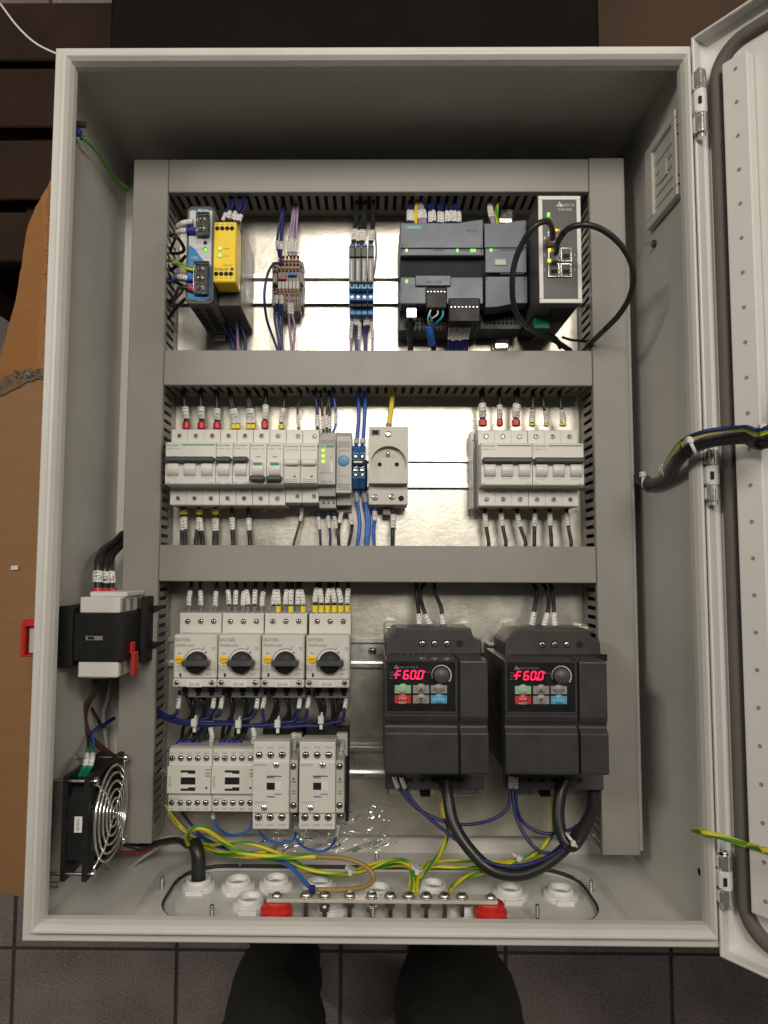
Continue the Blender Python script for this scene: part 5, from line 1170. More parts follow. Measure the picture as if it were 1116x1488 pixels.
# ================================================================ bottom row
# ---- four motor starters
ZF = .116; ZU = .088
Yg = lambda y, zz: P(*cG(460, y), zz).y
for i, (xl_, xr_, xt0, xt1) in enumerate(((112, 343, 148, 368), (345, 570, 371, 589), (573, 800, 593, 815), (806, 1038, 825, 1045))):
    lab = ('rotary motor starter with black handle next to the slotted duct', 'rotary motor starter with black handle between grey tipped and mixed wires', 'rotary motor starter whose wires mix grey and yellow tips', 'rotary motor starter with all yellow tipped wires facing the bare rail')[i]
    t = thing('motor_starter', lab, 'motor starter', P(*cG((xl_ + xr_) / 2, 440), ZR))
    x0, x1 = P(*cG(xl_ + 3, 440), ZF).x, P(*cG(xr_ - 1, 440), ZF).x
    xa, xb = P(*cG(xt0, 230), ZU).x, P(*cG(xt1, 230), ZU).x; xa = max(xa, x0 - .002)
    part(t, 'upper_terminals', B().profx([(Yg(183, ZU), .046), (Yg(183, ZU), ZU - .001), (Yg(186, ZU), ZU), (Yg(300, ZU) - .004, ZU), (Yg(300, ZU) - .004, .046)], xa + .0001, xb - .0003, 'cream'), bevel=.0006)
    part(t, 'base', B().box(x0 + .001, x1 - .001, Yg(620, .05), Yg(190, ZU), ZR, .0455, 'cream', .0006))
    for k in range(3): screw(t, P(*cG(xt0 + (42, 110, 178)[k], 227), ZU + .0003), .0028, 'dark', 'terminal_screw')
    b = B()
    for k in range(7):
        x = xa + .003 + k * (xb - xa - .006) / 6.5; b.box(x, x + .0026, Yg(183, ZU) - .0006, Yg(183, ZU) + .0006, ZU - .006, ZU - .0005, 'mgrey')
    part(t, 'top_rib', b)['kind'] = 'stuff'
    part(t, 'front', B().box(x0, x1, Yg(528, ZF), Yg(298, ZF), .0460, ZF, 'cream', .0014))
    cb = part(t, 'lower_cover', B().box(x0 - .0004, x1 + .0002, Yg(572, ZF), Yg(530, ZF), .0460, ZF - .0006, 'cream', .001))
    part(t, 'lower_terminals', B().box(x0 + .007, x1 - .001, Yg(626, .084), Yg(578, ZF), .0460, .084, 'mgrey', .0008))
    for k in range(3):
        u = xl_ + 65 + k * 69
        part(t, 'wire_entry', B().cyl(P(*cG(u, 586), .0842), 'z', .0036, .0003, 'hole', 14)); part(t, 'entry_slot', B().pbox(cG(u - 13, 605), cG(u + 11, 616), .084, .0843, 'hole'))
    for u in (xl_ + 20, xr_ - 28): screw(t, P(*cG(u, 549), ZF - .0003), .0030, 'recess', 'cover_screw')
    uc, vc = xl_ + 128, 440
    c = P(*cG(uc, vc), ZF)
    b = B(); n = 20; r0 = .0138
    for k in range(n):
        a0 = math.radians(65 + k * 115 / n); a1 = math.radians(65 + (k + 1) * 115 / n)
        p_ = lambda a, r: (c.x + r * math.cos(a), c.y + r * math.sin(a), ZF + .0002)
        b.add([p_(a0, r0 - .0009), p_(a1, r0 - .0009), p_(a1, r0), p_(a0, r0)], [(3, 2, 1, 0)], 'print_g')
        b.add([p_(a0, r0 - .0034), p_(a1, r0 - .0034), p_(a1, r0 - .001), p_(a0, r0 - .001)], [(3, 2, 1, 0)], 'grommet')
    part(t, 'dial_scale', b)
    kb = part(t, 'rotary_knob', B().lathe(c, 'z', [(.0110, 0), (.0108, .007), (.0098, .0085), (.0001, .0088)], 'black', 32))
    part(kb, 'grip', B().box(c.x - .0128, c.x + .0140, c.y - .0028, c.y + .0032, ZF + .002, ZF + .0140, 'dgrey', .0014))
    part(t, 'test_hole', B().cyl(P(*cG(uc + 44, 390), ZF), 'z', .0009, .0003, 'hole', 10))
    part(t, 'current_dial', B().lathe(P(*cG(xl_ + 34, 424), ZF), 'z', [(.0045, 0), (.0044, .0008), (.0040, .0010), (.0001, .0010)], 'yellow_knob', 24).box(*(lambda q: (q.x - .003, q.x + .003, q.y - .0003, q.y + .0003))(P(*cG(xl_ + 34, 424), ZF)), ZF + .001, ZF + .0012, 'print'))
    part(t, 'lock_slot', B().pbox(cG(xl_ + 34, 498), cG(xl_ + 44, 517), ZF, ZF + .0003, 'hole'))
    lettering(t, 'EATON', cG(xl_ + 52, 323), ZF, 21, 5, 'print_g'); lettering(t, 'PKZM0-4-EA', cG(xl_ + 62, 352), ZF, 26, 3.6, 'print_g')
    lettering(t, 'A', cG(xl_ + 34, 460), ZF, 3.4, 3.2, 'print_g'); lettering(t, 'C', cG(xl_ + 32, 481), ZF, 3, 3.2, 'print_g'); lettering(t, 'O', cG(xl_ + 72, 484), ZF, 4, 4, 'print_g'); lettering(t, '+', cG(xl_ + 34, 395), ZF, 5, 4, 'print_g'); lettering(t, 'I', cG(xl_ + 160, 366), ZF, 1.2, 4, 'print_g')
    lettering(t, 'II', cG(xr_ - 18, 368), ZF, 3, 4.5, 'print_g', rot=math.pi / 2); lettering(t, 'TRIP', cG(xl_ + 190, 478), ZF, 12, 2, 'print_g'); lettering(t, 'TEST', cG(xl_ + 185, 502), ZF, 10, 1.6, 'print_g')
    lettering(t, 'ESC' + '6E', cG(xl_ + 112, 556), ZF - .0006, 15, 4.6, 'print_g')
    part(t, 'label_field', B().pbox(cG(xl_ + 72, 532), cG(xl_ + 152, 570), ZF - .0006, ZF - .0004, 'white'))
# ---- two small contactors
Yh = lambda y, zz: P(*cH(300, y), zz).y
ZC1 = .104
for i, (xl_, xr_) in enumerate(((82, 311), (313, 540))):
    t = thing('contactor', ('small white contactor with five screws per row next to the slotted duct', 'small white contactor with five screws per row touching a tall contactor')[i], 'contactor', P(*cH((xl_ + xr_) / 2, 480), ZR))
    x0, x1 = P(*cH(xl_, 480), ZC1).x, P(*cH(xr_ - 1, 480), ZC1).x; zt = ZC1 - .006
    part(t, 'body', B().profx([(Yh(310, .06), ZR), (Yh(312, zt), zt - .006), (Yh(318, zt), zt), (Yh(405, zt), zt), (Yh(410, ZC1), ZC1), (Yh(552, ZC1), ZC1), (Yh(557, zt), zt), (Yh(645, zt), zt), (Yh(648, zt), ZR)], x0, x1, 'cream'), bevel=.0006)
    for k in range(5):
        screw(t, P(*cH(xl_ + 27 + k * 44.5, 367), zt + .0003), .0029, 'dark', 'terminal_screw'); screw(t, P(*cH(xl_ + 24 + k * 44.5, 600), zt + .0003), .0029, 'dark', 'terminal_screw')
    part(t, 'actuator', B().pbox(cH(xl_ + 71, 467), cH(xl_ + 147, 504), ZC1, ZC1 + .0006, 'black', .0002))
    part(t, 'slot', B().pbox(cH(xl_ + 71, 430), cH(xl_ + 147, 441), ZC1, ZC1 + .0003, 'hole').pbox(cH(xl_ + 110, 441), cH(xl_ + 147, 448), ZC1, ZC1 + .0003, 'hole'))
    part(t, 'slot', B().pbox(cH(xl_ + 71, 526), cH(xl_ + 147, 537), ZC1, ZC1 + .0003, 'hole').pbox(cH(xl_ + 110, 519), cH(xl_ + 147, 526), ZC1, ZC1 + .0003, 'hole'))
    part(t, 'white_field', B().pbox(cH(xl_ + 71, 449), cH(xl_ + 147, 466), ZC1, ZC1 + .0003, 'grommet').pbox(cH(xl_ + 71, 505), cH(xl_ + 147, 518), ZC1, ZC1 + .0003, 'grommet'))
    lettering(t, 'EATON', cH(xl_ + 14, 488), ZC1, 15, 3.4, 'print_g', rot=math.pi / 2)
    for yy in (428, 446, 460): part(t, 'mark', B().pbox(cH(xl_ + 200, yy - 2), cH(xl_ + 224, yy + 2), ZC1, ZC1 + .0002, 'dgrey'))
    part(t, 'mark', B().cyl(P(*cH(xl_ + 205, 522), ZC1), 'z', .0011, .0002, 'hole', 10))
    b = B()
    for s_ in (408, 556): b.pbox(cH(xl_ + 8, s_ - 1.5), cH(xl_ + 205, s_ + 1.5), ZC1, ZC1 + .0002, 'print_g') if s_ == 0 else None
    for k, tx in enumerate(('1/L1', '3/L2', '5/L3', '13NO', 'A1')): lettering(t, tx, cH(xl_ + 27 + k * 44.5, 340), zt, 6, 2.2, 'print_g')
    for k, tx in enumerate(('2/T1', '4/T2', '6/T3', '14NO', 'A2')): lettering(t, tx, cH(xl_ + 24 + k * 44.5, 632), zt, 6, 2.2, 'print_g')
    lettering(t, 'DILM7-10', cH(xl_ + 35, 578), zt, 14, 2.2, 'print_g')
# ---- two tall contactors with auxiliary blocks
ZC2 = .118
for i, (xl_, xr_) in enumerate(((530, 720), (773, 962))):
    t = thing('contactor', ('tall white contactor with chrome screws between the small ones and its twin', 'tall white contactor with chrome screws facing the clear plastic bag')[i], 'contactor', P(*cH((xl_ + xr_) / 2, 480), ZR))
    zt = ZC2 - .003; x0, x1 = P(*cH(xl_, 480), ZC2).x, P(*cH(xr_, 480), ZC2).x; Yh = lambda y, zz: P(*cH(700, y), zz).y
    part(t, 'body', B().profx([(Yh(280, .07), ZR), (Yh(282, ZC2), zt - .012), (Yh(284, ZC2), zt), (Yh(384, zt), zt), (Yh(386, ZC2), ZC2), (Yh(652, ZC2), ZC2), (Yh(654, zt), zt), (Yh(738, zt), zt), (Yh(738, zt), .06), (Yh(730, zt), ZR)], x0, x1, 'cream'), bevel=.0007)
    part(t, 'black_base', B().box(x0 + .0006, P(*cH(xr_ + 70, 480), .06).x, Yh(700, .06), Yh(196, .06), ZR, .058, 'black', .001))
    for k in range(3): screw(t, P(*cH(xl_ + 34 + k * 60, 350), zt + .0003), .0034, 'dark', 'terminal_screw'); screw(t, P(*cH(xl_ + 30 + k * 61, 675), zt + .0003), .0036, 'dark', 'terminal_screw')
    for x, y in ((123, 402), (60, 627)): screw(t, P(*cH(xl_ + x, y), ZC2), .0028, 'chrome', 'screw')
    part(t, 'actuator', B().pbox(cH(xl_ + 73, 495), cH(xl_ + 115, 532), ZC2, ZC2 + .0006, 'black', .0002)); part(t, 'white_field', B().pbox(cH(xl_ + 116, 493), cH(xl_ + 152, 534), ZC2, ZC2 + .0005, 'white', .0002))
    part(t, 'slot', B().pbox(cH(xl_ + 73, 458), cH(xl_ + 150, 463), ZC2, ZC2 + .0003, 'dgrey').pbox(cH(xl_ + 73, 463), cH(xl_ + 112, 472), ZC2, ZC2 + .0003, 'print_g')); part(t, 'slot', B().pbox(cH(xl_ + 75, 566), cH(xl_ + 116, 571), ZC2, ZC2 + .0003, 'dgrey').pbox(cH(xl_ + 112, 552), cH(xl_ + 150, 558), ZC2, ZC2 + .0003, 'print_g'))
    lettering(t, 'EATON', cH(xl_ + 38, 402), ZC2, 16, 3.2, 'print_g'); lettering(t, 'DILM17-10', cH(xl_ + 45, 598), ZC2, 18, 2.4, 'print_g')
    for k, tx in enumerate(('1/L1', '3/L2', '5/L3')): lettering(t, tx, cH(xl_ + 34 + k * 60, 310), zt, 9, 2.8, 'print_g')
    for k, tx in enumerate(('2/T1', '4/T2', '6/T3')): lettering(t, tx, cH(xl_ + 30 + k * 61, 716), zt, 9, 2.8, 'print_g')
    xa, xb = P(*cH(xr_ + 3, 480), .102).x, P(*cH(xr_ + 46, 480), .102).x
    a_ = part(t, 'auxiliary_contact', B().box(xa, xb, Yh(652, .102), Yh(376, .102), ZR, .102, 'cream', .0008))
    for y in (410, 614): screw(a_, P(*cH(xr_ + 22, y), .1023), .0032, 'dark', 'terminal_screw')
    for y, w_, h_ in ((475, 5, 5), (490, 12, 2), (538, 9, 2), (552, 9, 2)): part(a_, 'mark', B().pbox(cH(xr_ + 24 - w_, y - h_), cH(xr_ + 24 + w_, y + h_), .102, .1022, 'dgrey'))
    q = P(*cH(xr_ + 30, 300), .07); part(t, 'coil_clamp', B().box(q.x - .005, q.x + .007, q.y - .012, q.y + .012, .058, .068, 'lgrey', .001)); screw(t, P(*cH(xr_ + 33, 296), .0682), .0038, 'pan', 'terminal_screw')
    part(t, 'lower_tab', B().pbox(cH(xr_ + 5, 656), cH(xr_ + 52, 708), ZR, .066, 'mgrey', .0008)); pscrew(t, cH(xr_ + 30, 672), .0662, 4, 'dark')
# ---- two frequency drives
ZD = .164
def drive(c_, u0, v0, label, ku):                     # u0, v0: origin and scale map the first drive's crop to this one
    m = lambda x, y: c_(u0 + x * ku, v0 + y * ku)
    t = thing('frequency_drive', label, 'drive', P(*m(620, 950), ZP)); X = lambda x, zz=ZD, y=1000: P(*m(x, y), zz).x; Y = lambda y, zz=ZD, x=600: P(*m(x, y), zz).y
    x0, x1 = X(275), X(975)
    part(t, 'heat_sink', B().box(x0 + .004, x1 - .001, Y(1330) + .002, Y(560) + .004, ZP + .0003, .060, 'dgrey', .001))
    zs = .124                                         # shoulder with the mains terminals
    sh = [(X(350, zs, 440), Y(338, zs)), (X(290, zs), Y(410, zs)), (X(278, zs), Y(430, zs)), (X(278, zs), Y(560, zs)), (X(940, zs), Y(560, zs)), (X(932, zs), Y(420, zs)), (X(880, zs), Y(400, zs)), (X(860, zs), Y(338, zs))]
    part(t, 'shoulder', B().prism(sh, .0605, zs, 'drive'), bevel=.0012)
    part(t, 'vent_row', B().prism([(X(300, .1), Y(505, zs)), (X(300, .1), Y(552, zs)), (X(925, .1), Y(552, zs)), (X(925, .1), Y(505, zs))], zs, zs + .0003, 'drive_panel'))
    b = B()
    for k in range(15): b.pbox(m(318 + k * 40, 510), m(340 + k * 40, 526), zs + .0003, zs + .0006, 'hole')
    part(t, 'vent', b)['kind'] = 'stuff'
    for k in range(3): screw(t, P(*m(528 + k * 84, 442), zs + .0003), .0036, 'dark', 'terminal_screw')
    part(t, 'terminal_hole', B().cyl(P(*m(780, 442), zs), 'z', .0036, .0003, 'hole', 16))
    q = P(*m(310, 340), .030)
    part(t, 'mounting_ear', B().box(q.x - .006, q.x + .007, q.y - .018, q.y + .009, ZP + .0003, .030, 'busbar', .002)); screw(t, (q.x, q.y, .0302), .0034, 'pan', 'screw')
    q = P(*m(835, 340), .030); part(t, 'mounting_ear', B().box(q.x - .008, q.x + .004, q.y - .018, q.y + .006, ZP + .0003, .030, 'busbar', .002))
    b = B().box(X(350, .07), X(850, .07), Y(345, .072) - .004, Y(318, .072), ZP + .04, .072, 'lgrey', .0006)
    for k in range(10): b.pbox(m(365 + k * 42, 318), m(395 + k * 42, 334), .072, .0723, 'hole')
    part(t, 'terminal_strip', b)
    # front covers: keypad side and plain side with a curved step across
    for nm, xa, xb in (('front_cover', 275, 770), ('side_cover', 784, 975)):
        part(t, nm, B().profx([(Y(552), .0605), (Y(554), ZD - .002), (Y(560), ZD), (Y(935), ZD), (Y(965), ZD - .0012), (Y(995), ZD - .0035), (Y(1015), ZD - .0030), (Y(1045), ZD + .0008), (Y(1055), ZD + .0016), (Y(1315), ZD + .0016), (Y(1330), ZD - .001), (Y(1332), .0605)], X(xa), X(xb), 'drive'), bevel=.0010)
    part(t, 'seam', B().box(X(769), X(785), Y(1328), Y(556), .0605, ZD - .004, 'hole'))
    kp = part(t, 'keypad', B().pbox(m(292, 562), m(750, 900), ZD, ZD + .0008, 'drive_panel', .0003))
    part(kp, 'keypad_frame', B().pbox(m(284, 900), m(762, 915), ZD, ZD + .0012, 'drive', .0004).pbox(m(750, 556), m(764, 900), ZD, ZD + .0012, 'drive', .0004).pbox(m(281, 556), m(291, 900), ZD, ZD + .0012, 'drive', .0004))
    zk = ZD + .0008
    k_ = (CAM_POS.z - zk) / FPX; b = B(); delta_mark(b, m(353, 598), zk, 6, 'print_g'); glyphs(b, 'DELTA', P(*m(405, 603), zk + .0004), 15 * k_, 2.4 * k_, 'print_g', shear=.25); glyphs(b, 'VFD-EL', P(*m(475, 603), zk + .0004), 13 * k_, 2 * k_, 'print_g'); part(kp, 'lettering', b)
    # seven segment display F60.0
    seg = {'F': 'afeg', '6': 'acdefg', '0': 'abcdef'}
    def digit(ch, uc):
        w_, h_, th_ = 14.5, 27, 6; sl = .16; b = B()
        def bar(x0_, y0_, x1_, y1_):
            pts_ = [(x0_, y0_), (x1_, y0_), (x1_, y1_), (x0_, y1_)]
            vs_ = [P(*m(uc + px + py * sl, 653 - py), zk + .0003) for px, py in pts_]; b.add(vs_, [(0, 1, 2, 3)], 'led_red')
        for s_ in seg[ch]:
            if s_ in 'agd': yy = {'a': h_, 'g': 0, 'd': -h_}[s_]; bar(-w_ + 3, yy - th_ / 1.6, w_ - 3, yy + th_ / 1.6)
            else: xx = w_ if s_ in 'bc' else -w_; lo, hi = (2, h_ - 1) if s_ in 'bf' else (-h_ + 1, -2); bar(xx - th_ / 1.5, lo, xx + th_ / 1.5, hi)
        part(kp, 'display_digit', b)
    for ch, uc in (('F', 368), ('6', 419), ('0', 467), ('0', 517)): digit(ch, uc)
    part(kp, 'display_dot', B().pbox(m(486, 668), m(499, 684), zk + .0002, zk + .0004, 'led_red')); part(kp, 'display_dot', B().pbox(m(338, 646), m(348, 658), zk + .0002, zk + .0004, 'led_red')); part(kp, 'display_dot', B().pbox(m(537, 628), m(547, 638), zk + .0002, zk + .0004, 'led_red'))
    for tx, y in (('RUN', 636), ('FWD', 656), ('REV', 676)): lettering(kp, tx, m(322, y), zk, 5.5, 1.8, 'print_g')
    lettering(kp, 'STOP', m(570, 637), zk, 6, 1.8, 'print_g')
    c = P(*m(656, 655), zk); part(kp, 'potentiometer', B().lathe(c, 'z', [(.0075, 0), (.0073, .004), (.0066, .0052), (.0001, .0054)], 'dgrey', 28))
    b = B(); n = 22
    for k in range(n):
        a0 = math.radians(200 - 240 * k / n); a1 = math.radians(200 - 240 * (k + .8) / n); r0 = .0086; r1 = r0 + .0003 + .0011 * k / n
        pp = lambda a, r: (c.x + r * math.cos(a), c.y + r * math.sin(a), zk + .0003)
        b.add([pp(a0, r0), pp(a1, r0), pp(a1, r1), pp(a0, r1)], [(3, 2, 1, 0)], 'print_w')
    part(kp, 'dial_scale', b)['kind'] = 'stuff'
    for x, y, mm, tx, tm in ((342, 724, 'key_green', 'RUN', 'key_green'), (465, 724, 'key_grey', '\u25b2', 'print'), (586, 724, 'key_grey', 'MODE', 'print'), (342, 792, 'key_red', 'STOP', 'print_w'), (465, 792, 'key_grey', '\u25bc', 'print'), (586, 792, 'key_blue', 'ENTER', 'print_lb')):
        kk = part(kp, 'key', B().pbox(m(x, y), m(x + 110, y + 56), zk, zk + .0009, mm, .0003).lathe(P(*m(x + 55, y + 22), zk + .0009), 'z', [(.0046, 0), (.0040, .0007), (.002, .0012), (.0001, .0013)], mm, 20))
        q = P(*m(x + 55, y + 30), zk + .0024)
        if tx in '\u25b2\u25bc':
            s_ = .0022 * (1 if tx == '\u25b2' else -1); part(kk, 'arrow', B().add([q + Vector((-.0022, -s_ * .8, 0)), q + Vector((.0022, -s_ * .8, 0)), q + Vector((0, s_, 0))], [(0, 1, 2)] if s_ > 0 else [(0, 2, 1)], 'print'))
        else:
            kz = .0105 if tx != 'RUN' else .008; b = B()
            if tx == 'STOP': glyphs(b, 'STOP', q + Vector((0, .0012, 0)), .0070, .0018, tm); glyphs(b, 'RESET', q + Vector((0, -.0026, 0)), .0076, .0018, tm)
            else: glyphs(b, tx, q, kz, .0024, tm if tx != 'RUN' else 'print_lb')
            part(kk, 'lettering', b)
    # lower terminals
    zb = .078
    lo = part(t, 'control_terminals', B().pbox(m(278, 1300), m(945, 1432), .0605, zb, 'dgrey', .001))
    for k in range(5): part(lo, 'terminal_hole', B().pbox(m(425 + k * 85, 1350), m(462 + k * 85, 1380), zb, zb + .0003, 'hole'))
    part(t, 'rail_foot', B().pbox(m(515, 1420), m(585, 1478), ZP + .0003, .034, 'black', .0008))
    q0, q1 = P(*m(300, 1440), .03), P(*m(930, 1480), .03); part(t, 'earth_plate', B().box(q0.x, q1.x, q1.y, q0.y + .02, ZP + .0003, .026, 'steel', .001))
    b = B()
    for k in range(14):
        y = Y(620) - k * .0062; b.box(x0 + .0034, x0 + .0042, y - .0036, y, .066, .118, 'hole')
    part(t, 'side_vent', b)['kind'] = 'stuff'
    part(t, 'side_wall', B().box(x0 + .0044, x1 - .002, Y(1328), Y(562), .0601, .0606, 'black'))
    return t
drive(cI, 0, 0, 'charcoal frequency drive with red display beside the bare rail', 1)
# second drive: keypad corner of crop I (292,562) lies at crop J (205,525), (750,900) at (625,830)
kJ = (625 - 205) / (750 - 292)
drive(cJ, 205 - 292 * kJ, 525 - 562 * kJ, 'charcoal frequency drive with red display next to the upright duct', kJ)
# ---- clear plastic bag
def bag():
    b = B(); n = 18; mm = 12; vs = []; random.seed(21)
    c0 = P(485, 1235, ZP); 
    for j in range(mm + 1):
        for i in range(n + 1):
            u = 372 + 200 * i / n + (10 * math.sin(j * .9)); v = 1172 + 66 * j / mm
            if j < 5: v += (5 - j) * max(0, 9 - abs(i - 15) * 3.0) * -.4 + max(0, 6 - i) * 2.2
            u += random.uniform(-4, 4); v += random.uniform(-3, 3)
            zz = ZP + .004 + .012 * abs(math.sin(i * .55 + j * .4)) + random.uniform(0, .004)
            vs.append(P(u, v, zz))
    fs = []
    for j in range(mm):
        for i in range(n):
            a = j * (n + 1) + i; fs += [(a, a + 1, a + n + 2), (a, a + n + 2, a + n + 1)]
    b.add(vs, fs, bag_mat(), True)
    o = solo('plastic_bag', b, 'crumpled clear plastic bag lying under the tall contactors', 'bag', origin=P(485, 1225, ZP))
    m_ = o.modifiers.new('sub', 'SUBSURF'); m_.levels = 2; m_.render_levels = 2
bag()
# ---- wires of the bottom row
gy = 'grey_f'
def st(x0, x1, y1=180): return wp(cG, (x0, 12, ZW), (x0, 45, .056), (x1, 110, .060), (x1, y1 + 8, .060))
xsG = [(208, 196), (255, 258), (342, 335)]
wires('black wire with white sleeve and grey tip on the starter next to the duct', 'grey tipped wires of the starter next to the duct', [st(a, c) for a, c in xsG], .0019, blk, sleeve=S_(cG, 68, 146), ferrule=(*S_(cG, 150, 184), gy))
wires('black wire with white sleeve and grey tip on the second starter from the duct', 'grey tipped wires of the second starter', [st(a, c) for a, c in ((398, 405), (445, 440), (488, 480), (492, 505), (545, 540), (592, 580))], .0019, blk, sleeve=S_(cG, 68, 142), ferrule=(*S_(cG, 146, 184), gy))
for a, c, fm in ((650, 640, gy), (658, 664, 'yellow_f'), (712, 702, gy), (735, 730, 'yellow_f'), (768, 766, gy), (778, 793, 'yellow_f')):
    wire('black wire with white sleeve and %s tip on the mixed starter' % ('grey' if fm == gy else 'yellow'), st(a, c), .0019, blk, ('grey' if fm == gy else 'yellow') + ' tipped wires of the mixed starter', sleeve=S_(cG, 62, 140), ferrule=(*S_(cG, 146, 184), fm))
wires('black wire with white sleeve and yellow tip on the starter facing the rail', 'yellow tipped wires of the starter facing the rail', [st(a, c) for a, c in ((866, 856), (882, 888), (930, 922), (945, 956), (975, 990), (1030, 1026))], .0020, blk, sleeve=S_(cG, 58, 134), ferrule=(*S_(cG, 142, 178), 'yellow_f'))
# navy bundle under the starters
gN = 'sleeved navy wires under the motor starters'
for x0, x1, y1, side in ((148, 95, 150, 0), (330, 250, 165, 0), (372, 335, 150, 0), (558, 470, 165, 0), (593, 590, 175, 0), (780, 700, 180, 0), (826, 770, 180, 0), (1022, 960, 178, 0)):
    wire('navy wire with white sleeve dropping from a motor starter into the blue bundle', wp(cH, (x0, 15, .075), (x0 - 3, 60, .080), (x0 - 12, 115, .082), ((x0 * 2 + x1) / 3 - 4, y1 - 12, .082), (x1, y1, .08)), .0017, nv, gN, sleeve=S_(cH, 42, 108))
    if x1 < 240: continue
for k in range(7):
    xe = (250, 335, 470, 590, 700, 770, 960)[k]; dy = k * 4 - 8
    pts_ = [(30, 110 + k * 3, .06), (75, 145 + dy, .072), (150, 172 + dy * .8, .078)] + [(x, 178 + dy * .9 + 4 * math.sin(x * .01 + k) + (10 if 500 < x < 760 else 0), .08 + .002 * math.sin(k * 2.1)) for x in range(250, xe, 90)] + [(xe, 180 - 4, .08)]
    wire('navy wire in the tied bundle slung under the motor starters', wp(cH, *pts_), .0017, nv, 'navy wires of the tied bundle')
for x, y in ((224, 180), (455, 187), (660, 185), (887, 165)):
    q = P(*cH(x, y), .086); b = B().box(q.x - .0030, q.x + .0030, q.y - .004, q.y + .004, .082, .089, 'tie', .0008).lathe((q.x - .0006, q.y, .080), 'x', [(.0062, 0), (.0066, .0002), (.0066, .0020), (.0062, .0022)], 'tie', 20).box(q.x - .0015, q.x + .0018, q.y - .0100, q.y - .004, .084, .086, 'tie', .0004)
    solo('cable_tie', b, 'white cable tie around the navy bundle below ' + {224: 'the starter next to the duct', 455: 'the second starter', 660: 'the mixed starter', 887: 'the starter facing the rail'}[x], 'cable tie', 'cable ties on the navy bundle')
wires('thick black wire between motor starter and contactor', 'black wires between starters and contactors', [wp(cH, (xa, 20, .07), (xa + 22, 80, .074), (xb + 10, 150, .06), (xb - 6, 220, .055), (xc, 300, .056)) for xa, xb, xc in ((178, 215, 138), (245, 268, 180), (312, 300, 225), (400, 410, 362), (468, 478, 404), (545, 500, 450), (630, 622, 590), (692, 712, 650), (760, 740, 712), (855, 880, 822), (925, 940, 882), (985, 950, 942))], .0022, blk, ferrule=(*S_(cH, 275, 312), 'blue_f'))
wires('thick black wire curving out under the tied bundle', 'black wires curving under the bundle', [wp(cH, (xa, 25, .066), (xa + 20, 90, .07), (xa + 12, 140, .064), (xa - 30, 200, .055), (xa - 40, 260, .05)) for xa in (200, 262, 410, 480, 640, 700, 885, 960)], .0021, blk)
wires('white sleeve on a thin wire above the small contactors', 'white sleeved wires above the small contactors', [wp(cH, (308, 205, .08), (316, 250, .08), (310, 300, .075)), wp(cH, (530, 205, .08), (538, 250, .08), (532, 285, .075))], .0017, 'w_white', sleeve=S_(cH, 208, 288))
wires('white sleeved wire beside a tall contactor coil clamp', 'white sleeved wires at the coil clamps', [wp(cH, (748, 240, .085), (746, 300, .08), (742, 345, .075)), wp(cH, (990, 258, .082), (998, 300, .078), (988, 345, .075))], .0018, 'w_white', sleeve=S_(cH, 242, 330))
wire('blue wire looping between the small contactors with white sleeve', wp(cH, (322, 640, .07), (325, 690, .074), (352, 735, .07), (410, 768, .06), (470, 762, .055), (515, 735, .052), (530, 700, .05)), .0015, 'w_blue', sleeve=(0, .16))
wire('blue wire sagging from the first tall contactor', wp(cH, (560, 745, .06), (590, 780, .06), (640, 805, .06), (700, 810, .06), (745, 792, .06), (757, 740, .065), (757, 715, .066)), .0015, 'w_blue', sleeve=(.82, 1))
wire('blue wire sagging to the second tall contactor', wp(cH, (760, 792, .06), (790, 825, .055), (850, 850, .05), (910, 848, .05), (950, 815, .055), (968, 770, .06), (976, 715, .064)), .0015, 'w_blue', sleeve=(.82, 1))
# drive wires
wires('black wire with white sleeve into the top of the drive beside the bare rail', 'wires above the drive beside the bare rail', [wp(cI, (490, 20, ZW), (492, 120, .055), (505, 240, .066), (510, 335, .072)), wp(cI, (550, 20, ZW), (515, 110, .055), (540, 220, .066), (590, 335, .072)), wp(cI, (612, 20, ZW), (615, 100, .055), (655, 200, .066), (670, 335, .072))], .0022, blk, sleeve=S_(cI, 250, 322))
wires('black wire with white sleeve into the top of the drive next to the duct', 'wires above the drive next to the duct', [wp(cJ, (352, 20, ZW), (386, 80, .055), (376, 170, .066), (352, 310, .072)), wp(cJ, (415, 20, ZW), (455, 90, .055), (458, 190, .066), (430, 310, .072)), wp(cJ, (462, 20, ZW), (485, 80, .055), (492, 190, .066), (500, 310, .072))], .0023, blk, sleeve=S_(cJ, 215, 300))
# ================================================================ things on the side walls
XL, XR = -EX + TH, EX - TH
# ---- main switch on the left wall
zf_ = .150
ms = thing('main_switch', 'black and white main switch on the left wall with red outside handle', 'main switch', (XL, P(150, 925, zf_).y, .11))
x0, x1 = P(*cM(375, 720), zf_).x, P(*cM(700, 720), zf_).x; Y = lambda y, zz=zf_: P(*cM(550, y), zz).y
zb_ = .072
part(ms, 'body', B().box(x0, x1, Y(882), Y(573), zb_ + .006, zf_, 'black', .0015))
part(ms, 'wall_flange', B().box(XL + .0002, x0 + .0006, Y(920), Y(530), zb_, zf_ + .004, 'black', .002))
part(ms, 'rear_block', B().box(x1 - .0002, x1 + .006, Y(930), Y(480), zb_ - .006, zb_ + .030, 'black', .001))
for ya, yc in ((575, 560), (830, 812)): part(ms, 'rail_foot', B().box(x1 + .006, x1 + .0105, Y(ya + 14), Y(yc - 12), zb_ - .004, zb_ + .010, 'black', .0008))
